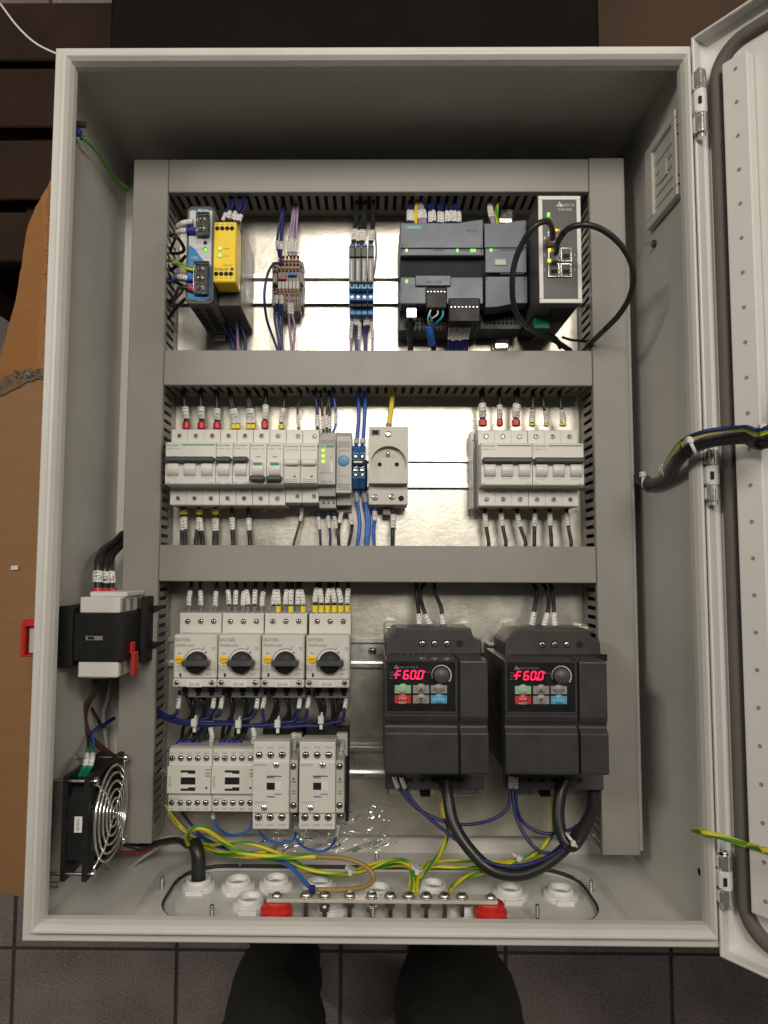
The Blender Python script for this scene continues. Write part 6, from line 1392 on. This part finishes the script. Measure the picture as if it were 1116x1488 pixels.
for ya, yb2, nm in ((472, 575, 'upper'), (880, 985, 'lower')):
    xa, xb = P(*cM(412, 520), zf_).x, P(*cM(668, 520), zf_).x
    tb = part(ms, 'terminal_block', B().box(xa, xb, Y(yb2, zf_ - .002), Y(ya, zf_ - .002), zb_, zf_ - .003, 'white', .0012))
    if nm == 'upper': part(tb, 'terminal_cap', B().box(xa + .005, xb + .003, Y(473) , Y(440), zb_ + .01, zf_ - .014, 'white', .001))
    else: part(tb, 'terminal_cap', B().box(xa + .004, xb - .014, Y(1005), Y(984), zb_ + .01, zf_ - .014, 'white', .001))
    for k in range(3): part(tb, 'cell', B().box(xb - .0002, xb + .0008, Y(yb2 - 14), Y(ya + 12), zf_ - .018 - k * .022, zf_ - .008 - k * .022, 'mgrey'))
part(ms, 'window', B().pbox(cM(458, 718), cM(565, 745), zf_, zf_ + .0004, 'print_g').pbox(cM(470, 722), cM(510, 741), zf_ + .0004, zf_ + .0006, 'hole'))
for x, y in ((440, 642), (502, 632), (500, 668), (640, 642), (440, 815), (500, 790)): part(ms, 'rivet_hole', B().cyl(P(*cM(x, y), zf_), 'z', .0013, .0004, 'hole', 10))
part(ms, 'release_lever', B().box(x1 + .001, x1 + .0045, Y(960, .12), Y(815, .12), .118, .132, 'red', .0008).box(x1 + .0004, x1 + .003, Y(830, .13), Y(755, .13), .124, .134, 'red', .0006))
zh = .10
hx = P(*cM(65, 730), zh).x; Yr = lambda y: P(*cM(95, y), zh).y
part(ms, 'handle_shaft', B().cyl((-EX - .022, (Yr(580) + Yr(620)) / 2, zh), 'x', .0045, .022, 'steel', 14))
part(ms, 'outer_handle', B().box(hx, hx + .0042, Yr(845), Yr(615), zh - .012, zh + .008, 'red', .0012).box(hx + .0042, -EX - .0005, Yr(845), Yr(832), zh - .012, zh + .008, 'red', .001).box(hx + .0042, -EX - .0005, Yr(655), Yr(615), zh - .012, zh + .008, 'red', .001))
part(ms, 'label_plate', B().box(hx + .006, -EX - .0003, Yr(826), Yr(662), zh - .006, zh + .002, 'yellow_f' if False else 'lgrey', .0006))
gMS = 'thick cables into the top of the main switch'
wires('thick black cable with white sleeve and red tip above the main switch', gMS, [wp(cM, (690, 70, .045), (640, 120, .06), (570, 170, .085), (538, 230, .105), (535, 300, .112), (535, 460, .115)), wp(cM, (700, 90, .04), (650, 150, .05), (600, 200, .075), (580, 260, .095), (578, 340, .10), (578, 460, .10)), wp(cM, (700, 60, .04), (680, 140, .05), (630, 200, .07), (612, 260, .085), (614, 330, .09), (622, 460, .09))], .0038, 'w_cable', sleeve=S_(cM, 308, 380), ferrule=(*S_(cM, 412, 446), 'red_f'))
for o_, (x, y, tx, zz) in zip([o for o in COL.objects if o.get('group') == gMS], ((540, 345, 'L1', .1185), (583, 350, 'L2', .1065), (622, 350, 'L3', .0965))):
    b = B(); glyphs(b, tx, P(*cM(x, y), zz), .0050, .0042, 'print'); part(o_, 'lettering', b)
wire('brown wire curving down from the main switch behind the fan', wp(cM, (520, 1010, .10), (510, 1080, .09), (465, 1160, .08), (450, 1250, .075), (480, 1350, .07), (560, 1430, .06), (640, 1490, .05)), .0032, 'w_brown')
wire('grey cable hanging straight down below the main switch', wp(cM, (620, 1000, .06), (600, 1110, .05), (570, 1230, .04), (590, 1400, .035), (600, 1500, .03)), .0022, 'w_grey')
wire('grey wire hugging the left wall below the main switch', wp(cM, (440, 1010, .06), (420, 1110, .045), (408, 1260, .04), (405, 1400, .04), (412, 1490, .04)), .0022, 'w_grey')
wire('black wire bending into a navy one below the main switch', wp(cM, (490, 1170, .06), (535, 1250, .055), (545, 1290, .05), (480, 1340, .06)), .0018, blk)
wire('navy wire bent back toward the fan leads', wp(cM, (640, 1240, .03), (560, 1290, .05), (490, 1335, .06), (470, 1360, .065)), .0020, nv)
# ---- fan
fan = thing('cooling_fan', 'black square cooling fan with chrome wire guard on the left wall', 'fan', (XL, P(130, 1195, .10).y, .10))
FXg = -.2485; kn = [PX(138, 1133, FXg), PX(133, 1267, FXg), PX(183, 1103, FXg), PX(178, 1223, FXg)]
zN = (kn[0].z + kn[1].z) / 2; zFar = (kn[2].z + kn[3].z) / 2; yU = (kn[0].y + kn[2].y) / 2; yD = (kn[1].y + kn[3].y) / 2
fc = Vector((FXg, (yU + yD) / 2, (zN + zFar) / 2)); hs = ((zN - zFar) + (yU - yD)) / 4; hb = hs + .0050
xf0, xf1 = -.2755, FXg - .003
def frame_plate(x0, x1, ro):
    b = B(); n = 40; sq = []; ci = []
    for i in range(n):
        a = 2 * math.pi * i / n; c_, s_ = math.cos(a), math.sin(a); t_ = hb / max(abs(c_), abs(s_)); sq.append((c_ * t_, s_ * t_)); ci.append((ro * c_, ro * s_))
    vs = [(x, fc.y + p_[0], fc.z + p_[1]) for x in (x0, x1) for lst in (sq, ci) for p_ in lst]; fs = []
    for i in range(n):
        j = (i + 1) % n
        fs += [(i, n + i, n + j, j), (2 * n + i, 2 * n + j, 3 * n + j, 3 * n + i), (i, j, 2 * n + j, 2 * n + i), (n + i, 3 * n + i, 3 * n + j, n + j)]
    return b.add(vs, fs, 'black')
ro = hb * .93
part(fan, 'flange', frame_plate(xf1 - .0045, xf1, ro)); part(fan, 'flange', frame_plate(xf0, xf0 + .0045, ro))
n = 40; b = B(); vs = []
for x in (xf0 + .0045, xf1 - .0045):
    for r_ in (ro + .0005, ro + .003): vs += [(x, fc.y + r_ * math.cos(2 * math.pi * i / n), fc.z + r_ * math.sin(2 * math.pi * i / n)) for i in range(n)]
b.add(vs, [(i, (i + 1) % n, 2 * n + (i + 1) % n, 2 * n + i) for i in range(n)] + [(n + i, 3 * n + i, 3 * n + (i + 1) % n, n + (i + 1) % n) for i in range(n)], 'black', True); part(fan, 'barrel', b)
part(fan, 'side_web', B().box(xf0 + .0045, xf1 - .0045, fc.y - hb * .62, fc.y + hb * .62, fc.z + ro + .001, fc.z + hb - .001, 'black', .0005))
part(fan, 'side_web', B().box(xf0 + .0045, xf1 - .0045, fc.y + ro + .0005, fc.y + hb - .001, fc.z - hb * .4, fc.z + hb * .4, 'black', .0005))
hub = part(fan, 'hub', B().lathe((xf0 + .006, fc.y, fc.z), 'x', [(.020, 0), (.020, .016), (.018, .018), (.0001, .0185)], 'dgrey', 28))
for k in range(7):
    a = k * 2 * math.pi / 7; b = B(); vs = []
    for r_ in (.0195, .030, ro - .002):
        for da, xx in ((-.24, xf0 + .008), (.24, xf0 + .020)):
            aa = a + da * (1 + (r_ - .02) * 12); vs.append((xx, fc.y + r_ * math.cos(aa), fc.z + r_ * math.sin(aa)))
    b.add(vs, [(0, 1, 3, 2), (2, 3, 5, 4)], 'dgrey', True); o = part(hub, 'blade', b); sm = o.modifiers.new('s', 'SOLIDIFY'); sm.thickness = .0012
b = B()
def circ(r_, x): return [(x, fc.y + r_ * math.cos(2 * math.pi * i / 44), fc.z + r_ * math.sin(2 * math.pi * i / 44)) for i in range(45)]
g = thing('fan_guard', 'chrome wire guard of five rings screwed to the cooling fan', 'fan guard', (FXg, fc.y, fc.z))
for k, r_ in enumerate((.11, .30, .48, .66, .84, 1.0)):
    part(g, 'ring', B().tube(circ(r_ * hb * .94, FXg + .005 - .003 * (r_ ** 2)), .0013, 'chrome', 6, False))
for sy, sz in ((1, 1), (-1, 1), (1, -1), (-1, -1)):
    p_ = [(FXg + .0048, fc.y + sy * hs * t_, fc.z + sz * hs * t_) for t_ in (.06, .35, .62)] + [(FXg + .001, fc.y + sy * hs * .85, fc.z + sz * hs * .85), (FXg - .001, fc.y + sy * hs, fc.z + sz * hs)]
    part(g, 'spoke', B().tube(p_, .0011, 'chrome', 6))
    part(fan, 'bolt', B().cyl((XL + .0002, fc.y + sy * hs, fc.z + sz * hs), 'x', .0018, FXg - XL + .001, 'zincbolt', 8).lathe((FXg, fc.y + sy * hs, fc.z + sz * hs), 'x', [(.0042, 0), (.0042, .0012), (.0034, .003), (.0015, .0038)], 'steel', 16))
q = P(*cN(372, 592), fc.z + hb); wz = fc.z + hb - .0008
lb = part(fan, 'label', B().box(q.x - .0036, q.x + .0036, q.y - .0070, q.y + .0070, wz, wz + .0006, 'grommet', .0002))
b = B(); glyphs(b, 'RETRYS', (q.x, q.y, wz + .0008), .010, .0024, 'print', rot=math.pi / 2); part(lb, 'lettering', b)
for x0_, x1_, m_, lab in ((430, 410, blk, 'black'), (462, 440, 'w_blue', 'blue')):
    t = thing('wire', lab + ' fan lead with white sleeve and green tip', 'wire', P(*cN(x0_, 100), .10)); pts_ = wp(cN, (x0_ - 5, 60, .07), (x0_, 120, .10), (x0_ - 6, 190, .148), ((x0_ + x1_) / 2 - 8, 250, .158), (x1_ - 32, 320, .155)); w_ = [P(*q_) for q_ in curve(pts_)]
    part(t, 'insulation', B().tube(w_, .0014, m_)); part(t, 'marker_sleeve', B().tube(w_[19:31], .0026, 'sleeve', 10)); part(t, 'green_tip', B().tube(w_[30:], .0026, 'green_f', 10)); part(t, 'ferrule', B().tube(w_[15:20], .0024, 'green_f', 10))
wire('stiff black cable bending from the fan area into the gland cable', wp(cN, (640, 700, .06), (740, 725, .055), (860, 690, .06), (950, 680, .075), (1005, 715, .09)), .0030, 'w_cable', name='cable', cat='cable')
wire('grey wire sagging from the fan toward the gland cable', wp(cN, (530, 810, .06), (580, 852, .05), (660, 845, .045), (750, 780, .045), (850, 715, .05), (960, 665, .06)), .0018, 'w_grey')
wire('dark red wire behind the stiff black cable', wp(cN, (590, 745, .05), (650, 755, .045), (720, 748, .045), (800, 735, .05)), .0016, 'w_red')
# ---- outlet filter on the right wall
XFi = .2915; ft = thing('outlet_filter', 'square grey outlet filter frame on the right wall', 'filter', (XR, P(965, 250, .13).y, .13))
fy1, fy0 = PX(980, 157, XFi).y, PX(982, 284, XFi).y; fz1, fz0 = PX(980, 157, XFi).z, PX(938, 288, XFi).z
fz1 = min(fz1, .186); w_ = .009
def fbox(y0, y1, z0, z1, x0=XFi, m='cream', c=.0008): return B().box(x0, XR - .0002, y0, y1, z0, z1, m, c)
part(ft, 'frame', fbox(fy0, fy0 + w_, fz0, fz1)); part(ft, 'frame', fbox(fy1 - w_, fy1, fz0, fz1)); part(ft, 'frame', fbox(fy0 + w_, fy1 - w_, fz1 - w_, fz1)); part(ft, 'frame', fbox(fy0 + w_, fy1 - w_, fz0, fz0 + w_ * 2))
part(ft, 'back', fbox(fy0 + w_, fy1 - w_, fz0 + w_, fz1 - w_, XR - .0035, 'cream', 0))
for k in range(5): a = fy0 + w_ * 1.6 + k * (fy1 - fy0 - 3.2 * w_) / 5; part(ft, 'louvre', fbox(a, a + .007, fz0 + w_ * 2.4, fz1 - w_ * 1.6, XR - .0048, 'cream', .0004))
part(ft, 'crossbar', fbox((fy0 + fy1) / 2 - .008, (fy0 + fy1) / 2 + .008, (fz0 + fz1) / 2 - .006, (fz0 + fz1) / 2 + .012, XR - .0056, 'cream', .0006))
for k in range(4): a = fy0 + (fy1 - fy0) * (.12, .22, .70, .80)[k]; part(ft, 'notch', B().box(XFi + .0012, XR - .0006, a - .0006, a + .0006, fz1, fz1 + .0003, 'hole'))

# ================================================================ bottom of the enclosure
# ---- earth bar on two red insulators
ZB = .158; YBAR = P(560, 1304, ZB).y
eb = thing('earth_bar', 'pale metal earth bar carrying a row of hanging bolts', 'busbar', (0, YBAR, ZB))
bx0_, bx1_ = P(388, 1305, ZB).x, P(722, 1305, ZB).x
part(eb, 'bar', B().box(bx0_, bx1_, YBAR - .0032, YBAR, ZB - .008, ZB + .006, 'busbar', .0006))
for k, u in enumerate((445, 472, 508, 540, 567, 594, 619, 646, 671)):
    x = P(u, 1305, ZB).x; bolt = part(eb, 'bolt', B().cyl((x, YBAR - .0032, ZB), (0, -1, 0), .0024, random.choice((.013, .014, .016)), 'zincbolt', 10).lathe((x, YBAR, ZB), 'y', [(.0052, 0), (.0052, .002), (.0042, .0042), (.0018, .0050)], 'zincbolt', 14).cyl((x, YBAR + .0001, ZB), 'y', .0060, .0007, 'steel', 14))
    if k in (1, 2, 3, 4, 6): part(bolt, 'nut', B().cyl((x, YBAR - .0080 - .004 * (k % 2), ZB), 'y', .0050, .004, 'zincbolt', 6, smooth=False))
for u, side in ((402, 'by the gland cable'), (713, 'under the drives')):
    x = P(u, 1318, ZB).x; h_ = YBAR - .0034 - (YB + .0003)
    t = thing('insulator', 'red ribbed insulator holding the earth bar end ' + side, 'insulator', (x, YB, ZB))
    hh_ = max(.012, h_)
    part(t, 'body', B().lathe((x, YB + .0003, ZB), 'y', [(.0125, 0), (.0140, hh_ * .12), (.0150, hh_ * .2), (.0150, hh_ * .32), (.0132, hh_ * .4), (.0150, hh_ * .5), (.0150, hh_ * .6), (.0125, hh_ * .7), (.0125, hh_ * .96), (.0115, hh_)], 'red', 12, False))
    part(t, 'screw', B().lathe((x, YBAR + .0002, ZB), 'y', [(.0046, 0), (.0046, .0015), (.003, .003)], 'zincbolt', 14))
# ---- cable through the gland
gpos = GPOS[0]
wp_ = [(gpos.x, YG - .05, gpos.z), (gpos.x, YG, gpos.z), (gpos.x - .001, YG + .03, gpos.z - .002), P(281, 1222, .075)]
cabl = thing('gland_cable', 'black sheathed supply cable rising through the first grommet', 'cable', wp_[1])
part(cabl, 'sheath', B().tube(curve(wp_, 8), .0072, 'w_cable', 16))
gyw = 'green and yellow earth wires along the bottom'
def gw(lab, pts, r=.0019, m='w_gy', grp=None): return wire(lab, wp(cL, *pts), r, m, grp)
gw('thick yellow and green core bending out of the supply cable', [(195, 128, .085), (192, 90, .105), (225, 62, .125), (270, 70, .125), (330, 115, .115), (400, 155, .11), (520, 172, .11), (690, 172, .11)], .0026)
gw('ochre wire looping back in a wide bend to the earth bar', [(690, 172, .11), (800, 180, .12), (880, 210, .125), (912, 255, .13), (870, 290, .14), (780, 300, .15), (690, 300, .155)], .0024, 'w_ochre')
gw('green and yellow wire leaving the slotted duct behind the contactors', [(120, 0, .045), (150, 45, .05), (200, 90, .06), (280, 125, .07), (360, 118, .085), (450, 125, .09), (560, 170, .10), (640, 215, .10), (760, 240, .10), (880, 225, .10), (980, 190, .105), (1040, 200, .115), (1062, 240, .125), (1055, 320, .15)], .0021)
gw('green and yellow wire running above the grommets to the bar', [(110, -30, .045), (140, 20, .05), (210, 100, .055), (300, 150, .065), (420, 160, .08), (540, 155, .09), (650, 215, .095), (780, 240, .095), (900, 205, .095), (1000, 185, .10), (1050, 200, .115), (1070, 250, .13), (1064, 330, .15)], .0021)
gw('green and yellow wire lowest of the tied earth wires', [(230, 100, .055), (300, 155, .06), (400, 172, .075), (520, 182, .085), (640, 225, .09), (800, 245, .09), (920, 215, .092), (1020, 205, .10), (1056, 230, .12), (1046, 330, .15)], .0020)
gw('blue core bending from the supply cable down to the bar', [(130, 10, .045), (190, 70, .05), (280, 120, .06), (400, 155, .07), (520, 175, .085), (590, 210, .11), (640, 265, .135), (672, 298, .155)], .0023, 'w_blue')
gw('navy wire running down beside the small contactor to the bundle', [(170, 0, .05), (205, 45, .055), (250, 95, .06), (320, 130, .065), (400, 150, .075)], .0016, nv)
b = B(); q = P(*cL(675, 300), .157); b.box(q.x - .003, q.x + .003, q.y - .003, q.y + .004, ZB - .003, ZB + .003, 'w_navy', .001); solo('cable_lug', b, 'small blue cable lug on the earth bar end', 'cable lug')
wire('long black wire leaving the fan corner under the earth wires', wp(cL, (0, 132, .05), (80, 118, .055), (150, 105, .065), (185, 118, .08)), .0024, 'w_black')
wire('grey wire running along the bottom left corner', wp(cL, (0, 190, .04), (60, 150, .045), (120, 122, .055), (180, 118, .07)), .0016, 'w_grey')
def gk(lab, pts, r=.0021, m='w_gy', grp=None, **k): return wire(lab, wp(cK, *pts), r, m, grp, **k)
gk('earth wire with yellow tip from the drive beside the bare rail', [(355, 135, .055), (362, 200, .06), (374, 270, .07), (345, 350, .09), (300, 400, .11), (270, 440, .13), (262, 490, .15)], .0024, ferrule=(*S_(cK, 165, 222), 'yellow_knob'))
gk('earth wire with yellow tip from the drive next to the duct', [(752, 135, .055), (756, 210, .06), (748, 280, .07), (690, 345, .085), (560, 400, .10), (450, 430, .115), (395, 465, .135), (380, 495, .15)], .0024, ferrule=(*S_(cK, 170, 222), 'yellow_knob'))
gk('green and yellow wire running level behind the motor cable', [(740, 352, .07), (640, 365, .08), (540, 390, .09), (420, 400, .095), (320, 395, .10), (275, 420, .12), (250, 490, .15)], .0019)
gk('green and yellow wire furthest back above the grommets', [(740, 345, .065), (620, 372, .07), (500, 378, .075), (360, 374, .085), (300, 385, .10), (262, 425, .125), (240, 490, .15)], .0019)
gk('thick black motor cable sweeping from the first drive to the duct', [(365, 75, .085), (375, 150, .09), (395, 240, .10), (450, 330, .11), (530, 405, .118), (620, 425, .118), (710, 395, .112), (800, 325, .10), (870, 240, .085), (912, 165, .07), (915, 100, .06), (905, 40, .05)], .0060, 'w_cable', name='motor_cable', cat='cable', n=14)
gk('thick black motor cable hooking from the second drive into the sweep', [(798, 80, .085), (780, 130, .09), (772, 210, .095), (785, 280, .10), (820, 320, .105), (860, 270, .095), (895, 190, .075), (898, 110, .06), (890, 40, .05)], .0062, 'w_cable', name='motor_cable', cat='cable', n=14)
gk('navy wire hanging in a loop between the two drives', [(190, 75, .07), (210, 130, .075), (270, 190, .08), (360, 232, .085), (450, 243, .085), (540, 222, .08), (590, 180, .078), (602, 90, .072)], .0018, nv)
gk('navy wire dropping from the first drive along the motor cable', [(212, 75, .07), (235, 140, .075), (300, 215, .085), (400, 295, .10), (470, 355, .115), (560, 390, .125), (650, 390, .125), (730, 362, .118), (790, 330, .11)], .0018, nv)
gk('navy wire looping from the second drive to the cable tie', [(605, 75, .072), (612, 170, .08), (630, 240, .085), (680, 320, .095), (740, 348, .10), (800, 320, .108)], .0018, nv)
gk('navy wire looping from the second drive toward the duct', [(618, 75, .072), (622, 180, .078), (650, 240, .08), (720, 275, .085), (800, 268, .085), (860, 235, .08)], .0018, nv)
for x, y, zz in ((190, 92, .076), (212, 90, .076)): 
    pass
wires('white sleeve on a control wire at the first drive', 'white sleeves at the first drive', [wp(cK, (180, 68, .082), (186, 90, .080), (194, 112, .078)), wp(cK, (205, 66, .082), (211, 88, .080), (220, 110, .078))], .0017, nv, sleeve=S_(cK, 70, 110))
wires('white sleeve on a control wire at the second drive', 'white sleeves at the second drive', [wp(cK, (602, 66, .082), (601, 90, .080), (600, 116, .078)), wp(cK, (618, 66, .082), (618, 90, .080), (618, 112, .078))], .0019, nv, sleeve=S_(cK, 68, 112))
for (x, y, zz, lab) in ((824, 310, .118, 'around the black motor cables'), (628, 365, .098, 'around the earth wires behind the motor cable'), (262, 412, .135, 'where the earth wires turn down to the bar'), (22, 415, .105, 'around the earth wires above the grommets')):
    q = P(*cK(x, y), zz); k = 1.35 if x == 824 else 1
    b = B().lathe((q.x, q.y - .001, zz - .006 * k), (.4, 1, 0) if x != 824 else (1, .8, 0), [(.0058 * k, 0), (.0063 * k, .0003), (.0063 * k, .0024), (.0058 * k, .0027)], 'tie', 20).box(q.x - .0022, q.x + .0022, q.y - .0025, q.y + .0030, zz - .001, zz + .004, 'tie', .0008)
    solo('cable_tie', b, 'white cable tie ' + lab, 'cable tie')
# ---- harness to the door
H0 = crop(880, 560, .2115)
def hz(x): return (.05, .06)[0] if x < 200 else .05
path = [(150, 640, .045), (215, 640, .060), (280, 665, .085), (350, 665, .115), (420, 600, .150), (480, 500, .190), (560, 420, .215), (680, 365, .230), (820, 340, .240), (960, 330, .255), (1140, 325, .285)]
har = []
for k, (m_, r_, du, dv, lab) in enumerate((('w_cable', .0058, 6, 26, 'thick black cable at the core of the door harness'), ('w_black', .0028, -4, 5, 'black wire over the core of the door harness'), ('w_lilac', .0016, -12, -12, 'lilac wire on top of the door harness'), ('w_yellow', .0016, -14, -24, 'yellow wire on top of the door harness'), ('w_green', .0018, -12, -36, 'green wire on top of the door harness'), ('w_navy', .0020, -8, -46, 'navy wire outermost on the door harness'))):
    pp = []
    for i, (x, y, zz) in enumerate(path):
        s_ = .45 if i < 4 else 1; bow = 14 * math.sin(i * 1.1 + k) * (k > 0) * .5
        f_ = 1 if i > 3 else .6
        pp.append((x + du * s_ * (1.5 if 3 < i < 7 else .4), y + dv * s_ * f_ + bow * .6, zz + (.004 if k else 0) + .0008 * k))
    wire(lab, [(*H0(x, y), zz) for x, y, zz in pp] + [PR(DW(.115, .085 - k * .003, .004)), PR(DW(.15, .080 - k * .003, -.010))], r_, m_, 'wires of the door harness', n=12 if k == 0 else 8)
for (x, y, zz, ax, lab) in ((262, 655, .082, (1, -.1, .5), 'at the duct end of the door harness'), (410, 605, .150, (.75, .6, .6), 'at the bend of the door harness'), (585, 418, .222, (.85, .4, .3), 'on the door harness at the enclosure rim'), (1085, 335, .276, (1, 0, .3), 'on the door harness above the door')):
    c = P(*H0(x, y), zz); a_ = Vector(ax).normalized()
    b = B().lathe(c - a_ * .0014, a_, [(.0082, 0), (.0088, .0003), (.0088, .0026), (.0082, .0029)], 'tie', 24)
    h_ = P(*H0(x - 8, y - 42), zz + .006); b.box(h_.x - .0028, h_.x + .0028, h_.y - .003, h_.y + .003, h_.z - .003, h_.z + .003, 'tie', .0008)
    solo('cable_tie', b, 'white cable tie ' + lab, 'cable tie')
cQ = crop(850, 1100, .2608)
wire('stiff green and yellow wire reaching from the side wall to the door', wp(cQ, (606, 405, .195), (660, 420, .213), (760, 445, .224), (900, 490, .24), (1080, 545, .27)) + [PR(DW(.12, -.315, -.004)), PR(DW(.13, -.317, -.017))], .0026, 'w_gy')
wire('short yellow wire end hanging at the right side wall', wp(cQ, (606, 405, .195), (638, 440, .190), (642, 505, .185)), .0010, 'w_yellow')
cR = crop(0, 0, .2688)
t = wire('bright green earth wire from the upper left wall stud to the duct', wp(cR, (425, 725, .155), (470, 765, .145), (530, 830, .115), (580, 910, .085), (635, 980, .06), (695, 1018, .045)), .0017, 'w_green', extra=True)
part(t, 'blue_lug', B().tube([P(*q) for q in wp(cR, (408, 700, .160), (428, 722, .156), (446, 745, .150))], [.0030, .0042, .0030], 'blue_f', 12))

# ================================================================ the person taking the picture, seen from above the legs
def person():
    b = bpy.data.meshes.new('person')
    kL, kR = P(395, 1600, .02), P(680, 1600, .02); aL, aR = P(428, 1395, -.44), P(655, 1380, -.44)
    mL, mR = P(402, 1440, -.26), P(660, 1412, -.26)
    J = {'mL': (tuple(mL), .070), 'mR': (tuple(mR), .080), 'pel': ((-.0, -.86, .40), .15), 'chest': ((0, -.88, .72), .15), 'sh': ((0, -.88, .92), .09), 'neck': ((0, -.87, 1.0), .055), 'head0': ((0, -.85, 1.08), .075), 'head1': ((0, -.84, 1.2), .07),
         'hL': ((-.10, -.86, .33), .10), 'kL': (tuple(kL), .078), 'aL': (tuple(aL), .052), 'fL': (tuple(aL + Vector((-.005, .02, -.045))), .045), 'tL': (tuple(P(380, 1366, -.49) + Vector((-.02, .03, 0))), .034),
         'hR': ((.11, -.86, .33), .10), 'kR': (tuple(kR), .092), 'aR': (tuple(aR), .074), 'fR': (tuple(aR + Vector((.005, .02, -.045))), .045), 'tR': (tuple(aR + Vector((.02, .14, -.05))), .034),
         'sL': ((-.18, -.88, .88), .065), 'eL': ((-.26, -.92, .60), .045), 'wL': ((-.25, -.86, .36), .032), 'nL': ((-.24, -.84, .29), .028),
         'sR': ((.18, -.88, .88), .065), 'eR': ((.26, -.92, .60), .045), 'wR': ((.25, -.86, .36), .032), 'nR': ((.24, -.84, .29), .028)}
    ks = list(J); E = [('pel', 'chest'), ('chest', 'sh'), ('sh', 'neck'), ('neck', 'head0'), ('head0', 'head1')]
    for s_ in 'LR': E += [('pel', 'h' + s_), ('h' + s_, 'k' + s_), ('k' + s_, 'm' + s_), ('m' + s_, 'a' + s_), ('a' + s_, 'f' + s_), ('f' + s_, 't' + s_), ('sh', 's' + s_), ('s' + s_, 'e' + s_), ('e' + s_, 'w' + s_), ('w' + s_, 'n' + s_)]
    b.from_pydata([J[k][0] for k in ks], [(ks.index(a), ks.index(c)) for a, c in E], []); b.materials.append(M['trouser'])
    o = put('person', b, None, (0, 0, 0)); m_ = o.modifiers.new('skin', 'SKIN'); m_.use_smooth_shade = True
    for i, k in enumerate(ks): b.skin_vertices[0].data[i].radius = (J[k][1], J[k][1]); b.skin_vertices[0].data[i].use_root = (k == 'pel')
    s_ = o.modifiers.new('sub', 'SUBSURF'); s_.levels = 3; s_.render_levels = 3
    tx_ = bpy.data.textures.new('cloth_folds', 'CLOUDS'); tx_.noise_scale = .11; tx_.noise_depth = 2
    d_ = o.modifiers.new('folds', 'DISPLACE'); d_.texture = tx_; d_.strength = .035; d_.mid_level = .5; d_.texture_coords = 'LOCAL'
    tag(o, 'person in dark trousers and shoes standing against the lower end of the enclosure', 'person')
person()
